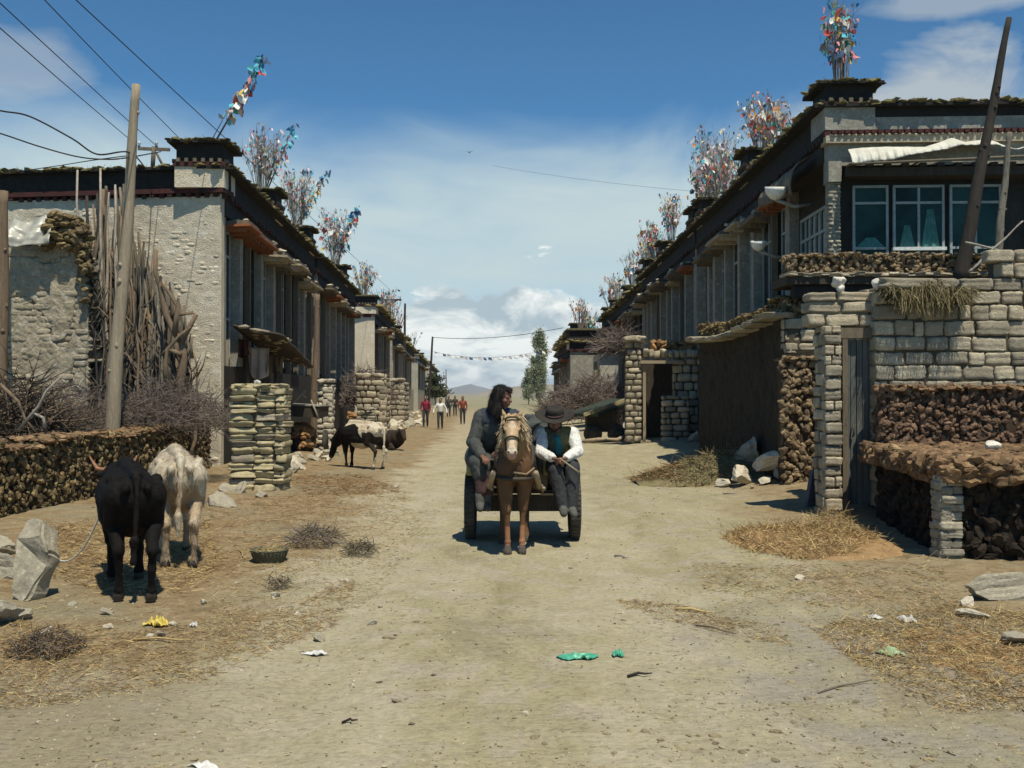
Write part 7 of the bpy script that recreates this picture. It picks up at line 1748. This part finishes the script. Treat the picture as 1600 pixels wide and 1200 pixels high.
straw('straw', [(330, 940), (560, 850), (640, 790), (690, 800), (600, 920), (480, 1000), (360, 1030)], 3500, 'straw_brown', 'thin chaff along the left edge of the trodden road', (.02, .07), .004, mats2='straw')
straw('straw', [(1080, 880), (1300, 885), (1470, 890), (1500, 950), (1280, 950), (1100, 920)], 3500, 'straw_brown', 'thin chaff on the earth below the pen', (.02, .08), .0045, mats2='straw')
def clods():
    m = MB(); v, f = ICO[2]
    for k in range(1500):
        Y = 4.2*math.exp(rnd.random()**1.2*1.7); X = rnd.uniform(-.54, .58)*Y
        if mnoise.noise(Vector((X*.9, Y*.7, 31)))+(.35 if (X < -1.6 or X > 1.6) else -.1) < .05: continue
        s = rnd.uniform(.008, .03); m.lump((X, Y, gz(X, Y)), (s, s*.8, s*.45), rot3(0, 0, rnd.random()*6), rnd.choice((0, 0, 0, 1)), 1, .18, 3, None, False)
    o = m.build('clods', [MT['clod'], MT['pebble_dark']]); tag(o, 'crumbled clods of earth and dung along the verges', None, None, 'stuff')
mk('clod', (.29, .25, .16), (.22, .18, .11), sc=8, bsc=40, isl=.3, bump=.4)
clods()
def chips():
    m = MB()
    for k in range(900):
        Y = 4.2*math.exp(rnd.random()*1.6); X = rnd.uniform(-.52, .56)*Y
        if mnoise.noise(Vector((X*.7, Y*.7, 6))) < -.05: continue
        a = rnd.random()*6.28; l = rnd.uniform(.012, .06); m.blade((X, Y, gz(X, Y)+.006), (l*math.cos(a), l*math.sin(a), l*rnd.gauss(.05, .15)), rnd.uniform(.003, .008), rnd.choice((0, 0, 1)))
    o = m.build('chaff', [MT['twig'], MT['straw']]); tag(o, 'small bits of twig and chaff on the road', None, None, 'stuff')
chips()
def rag(px, py, w, d, hgt, mat, lab, name='plastic_scrap', cat='litter', seed=1, rz=0):
    p = gp(px, py); m = MB()
    def fx(u, v):
        a = (u-.5)*w*(1-.35*math.sin(v*5+seed)*abs(v-.5)*2); b = (v-.5)*d*(1+.35*math.sin(u*7+seed)); k = abs(mnoise.noise(Vector((u*3.5+seed*3, v*3.5, seed))))*1.9+.25*abs(math.sin(u*13+v*6+seed))
        x = p.x+a*math.cos(rz)-b*math.sin(rz); y = p.y+a*math.sin(rz)+b*math.cos(rz); return (x, y, gz(x, y)+.006+hgt*k*(1-.6*abs(2*u-1)**3))
    m.sheet(fx, 28, 20, 0, True, .002); o = m.build(name, [MT[mat]], None, p); tag(o, lab, cat)
rag(903, 1034, .22, .09, .022, 'plastic_green', 'crumpled green plastic bag flattened on the road', seed=1)
rag(965, 1031, .07, .06, .025, 'plastic_green', 'small green plastic scrap right of the green bag', seed=2)
rag(246, 976, .16, .10, .05, 'plastic_yellow', 'yellow orange wrapper on the ground in front of the black cow', 'wrapper', seed=3)
rag(494, 1020, .14, .07, .018, 'paper', 'white paper scrap at left edge of the trodden road', 'paper_scrap', seed=4)
rag(304, 978, .05, .05, .025, 'paper', 'tiny white paper right of the yellow wrapper', 'paper_scrap', seed=5)
rag(228, 1032, .22, .14, .012, 'paper_grey', 'flat grey paper on the straw at lower left', 'paper_scrap', seed=6) if False else None
rag(1418, 969, .12, .09, .025, 'paper', 'white paper scrap on the right straw', 'paper_scrap', seed=7)
rag(1392, 1022, .17, .10, .03, 'leaf_green', 'pale green cabbage leaf lying on the right straw', 'leaf', 'leaf', seed=8, rz=.5)
rag(1365, 964, .10, .06, .015, 'paper', 'thin white scrap left of the right straw paper', 'paper_scrap', seed=9)
rag(322, 1192, .12, .05, .012, 'paper', 'pale scrap at the bottom edge left', 'paper_scrap', seed=10)
rag(625, 1084, .16, .09, .012, 'scrap_orange', 'faded orange scrap in the middle of the road', 'paper_scrap', seed=11) if False else None
def twigon(px, py, px2, py2, r, mat, lab):
    a = gp(px, py); b = gp(px2, py2); a.z = gz(a.x, a.y)+r; b.z = gz(b.x, b.y)+r+.012; m = MB(); m.tube([a, a.lerp(b, .4)+Vector((.01, .02, .008)), a.lerp(b, .75)+Vector((-.01, -.01, .004)), b], [r, r*.9, r*.75, r*.45], 6); o = m.build('stick', [MT[mat]], None, a); tag(o, lab, 'stick')
twigon(980, 1064, 1018, 1062, .009, 'pole_dark', 'short dark stick on the road below the green bag')
twigon(535, 1133, 560, 1134, .007, 'pole_dark', 'small dark twig at lower left of the road')
twigon(1055, 953, 1112, 955, .012, 'straw', 'pale stick at right edge of the trodden road')
twigon(960, 870, 982, 874, .012, 'twig_pale', 'short pale stick on the gravel right of the cart')
twigon(1130, 774, 1152, 774, .014, 'twig_pale', 'bent pale stick in front of right rock heap')
twigon(1276, 1084, 1360, 1072, .006, 'twig', 'long thin brown twig on the right foreground')
twigon(1085, 980, 1150, 992, .007, 'twig', 'thin grey twig between road and right straw')
twigon(372, 860, 385, 875, .006, 'straw', 'short straw stalk left of the feed basin')
twigon(210, 1001, 300, 1004, .008, 'straw', 'thin tan stalk below the yellow wrapper')
GT = 'dry grass tufts on the left verge'
brush(75, 1020, 6.55, 95, .02, .17, .32, 'dark dry tuft of roots and grass in the left foreground', 520, ('twig', 'straw_brown'), .10, 'grass_tuft', .0032, 'tuft', .05)
brush(492, 855, 11.2, 70, .06, .24, .5, 'purple grey tuft left of centre beside the feed basin', 380, ('twig_purple', 'hay'), .15, 'grass_tuft', .0045, 'tuft', .1)
brush(562, 868, 10.6, 42, .03, .16, .35, 'small dark tuft at edge of the trodden road', 280, ('twig', 'hay'), .10, 'grass_tuft', .004, 'tuft', .1)
brush(435, 925, 8.7, 30, .03, .10, .25, 'low dark tuft below the feed basin', 130, ('twig', 'hay'), .08, 'grass_tuft', .0035, 'tuft', .05)
brush(1300, 838, 12.2, 60, .1, .3, .4, 'stalky end of the straw mound near the gate', 200, ('straw', 'straw_brown'), .16, 'straw_tuft', .004, 'straw')
for (px, py, r, sq, lab, mt) in ((1575, 938, .24, (1.6, 1, .8), 'long grey weathered rock at the right edge below the pen', 'stone'), (1512, 945, .08, (1.2, 1, .9), 'small brown stone left of the weathered rock', 'stone_pale'), (1590, 1002, .10, (1.5, 1, .6), 'dark stone at right edge in the straw', 'stone'), (1530, 965, .09, (1.4, 1, .5), 'flat tan stone on the straw by the weathered rock', 'stone_pale'), (620, 760, .07, (1, 1, .7), 'lone stone on the verge beyond the straw', 'stone_pale'), (1250, 905, .05, (1.2, 1, .6), 'small stone on the earth below the straw mound', 'stone_pale')):
    rock(px, py, r, lab, mt, None, .25, sq)
for k in range(14):
    px = rnd.uniform(20, 640); py = rnd.uniform(905, 1010); rock(px, py, rnd.uniform(.02, .045), 'small loose stone on the littered left verge', rnd.choice(['stone', 'stone_pale']), 'loose stones on the left verge')
# a bird far up
def bird():
    c = at(733, 237, 75); m = MB(); m.lump(c, (.05, .16, .045), None, 0, 2, .05, 2)
    for s in (-1, 1): m.add([(c+Vector((s*.03, .06, 0)))[:], (c+Vector((s*.2, .0, .09)))[:], (c+Vector((s*.42, -.1, .05)))[:], (c+Vector((s*.2, -.1, .08)))[:], (c+Vector((s*.03, -.07, 0)))[:]], [(0, 1, 2, 3, 4)])
    o = m.build('bird', [MT['pole_dark']], None, c); tag(o, 'small dark bird high over the street', 'bird')
bird()
# ---------------------------------------------------------------- air: one even box of haze round everything
def haze():
    m = bpy.data.materials.new('air'); m.use_nodes = True; nt = m.node_tree; nt.nodes.clear()
    o = nn(nt, 'ShaderNodeOutputMaterial'); p = nn(nt, 'ShaderNodeVolumePrincipled'); p.inputs['Color'].default_value = (.80, .88, 1, 1); p.inputs['Density'].default_value = 9e-5; p.inputs['Anisotropy'].default_value = .0
    lk(nt, p.outputs[0], o.inputs['Volume'])
    mb = MB(); mb.box((0, 4400, 60), (30000, 12000, 130)); q = mb.build('haze', m); tag(q, 'thin pale air between the street and the far ridge', None, None, 'stuff')
haze()
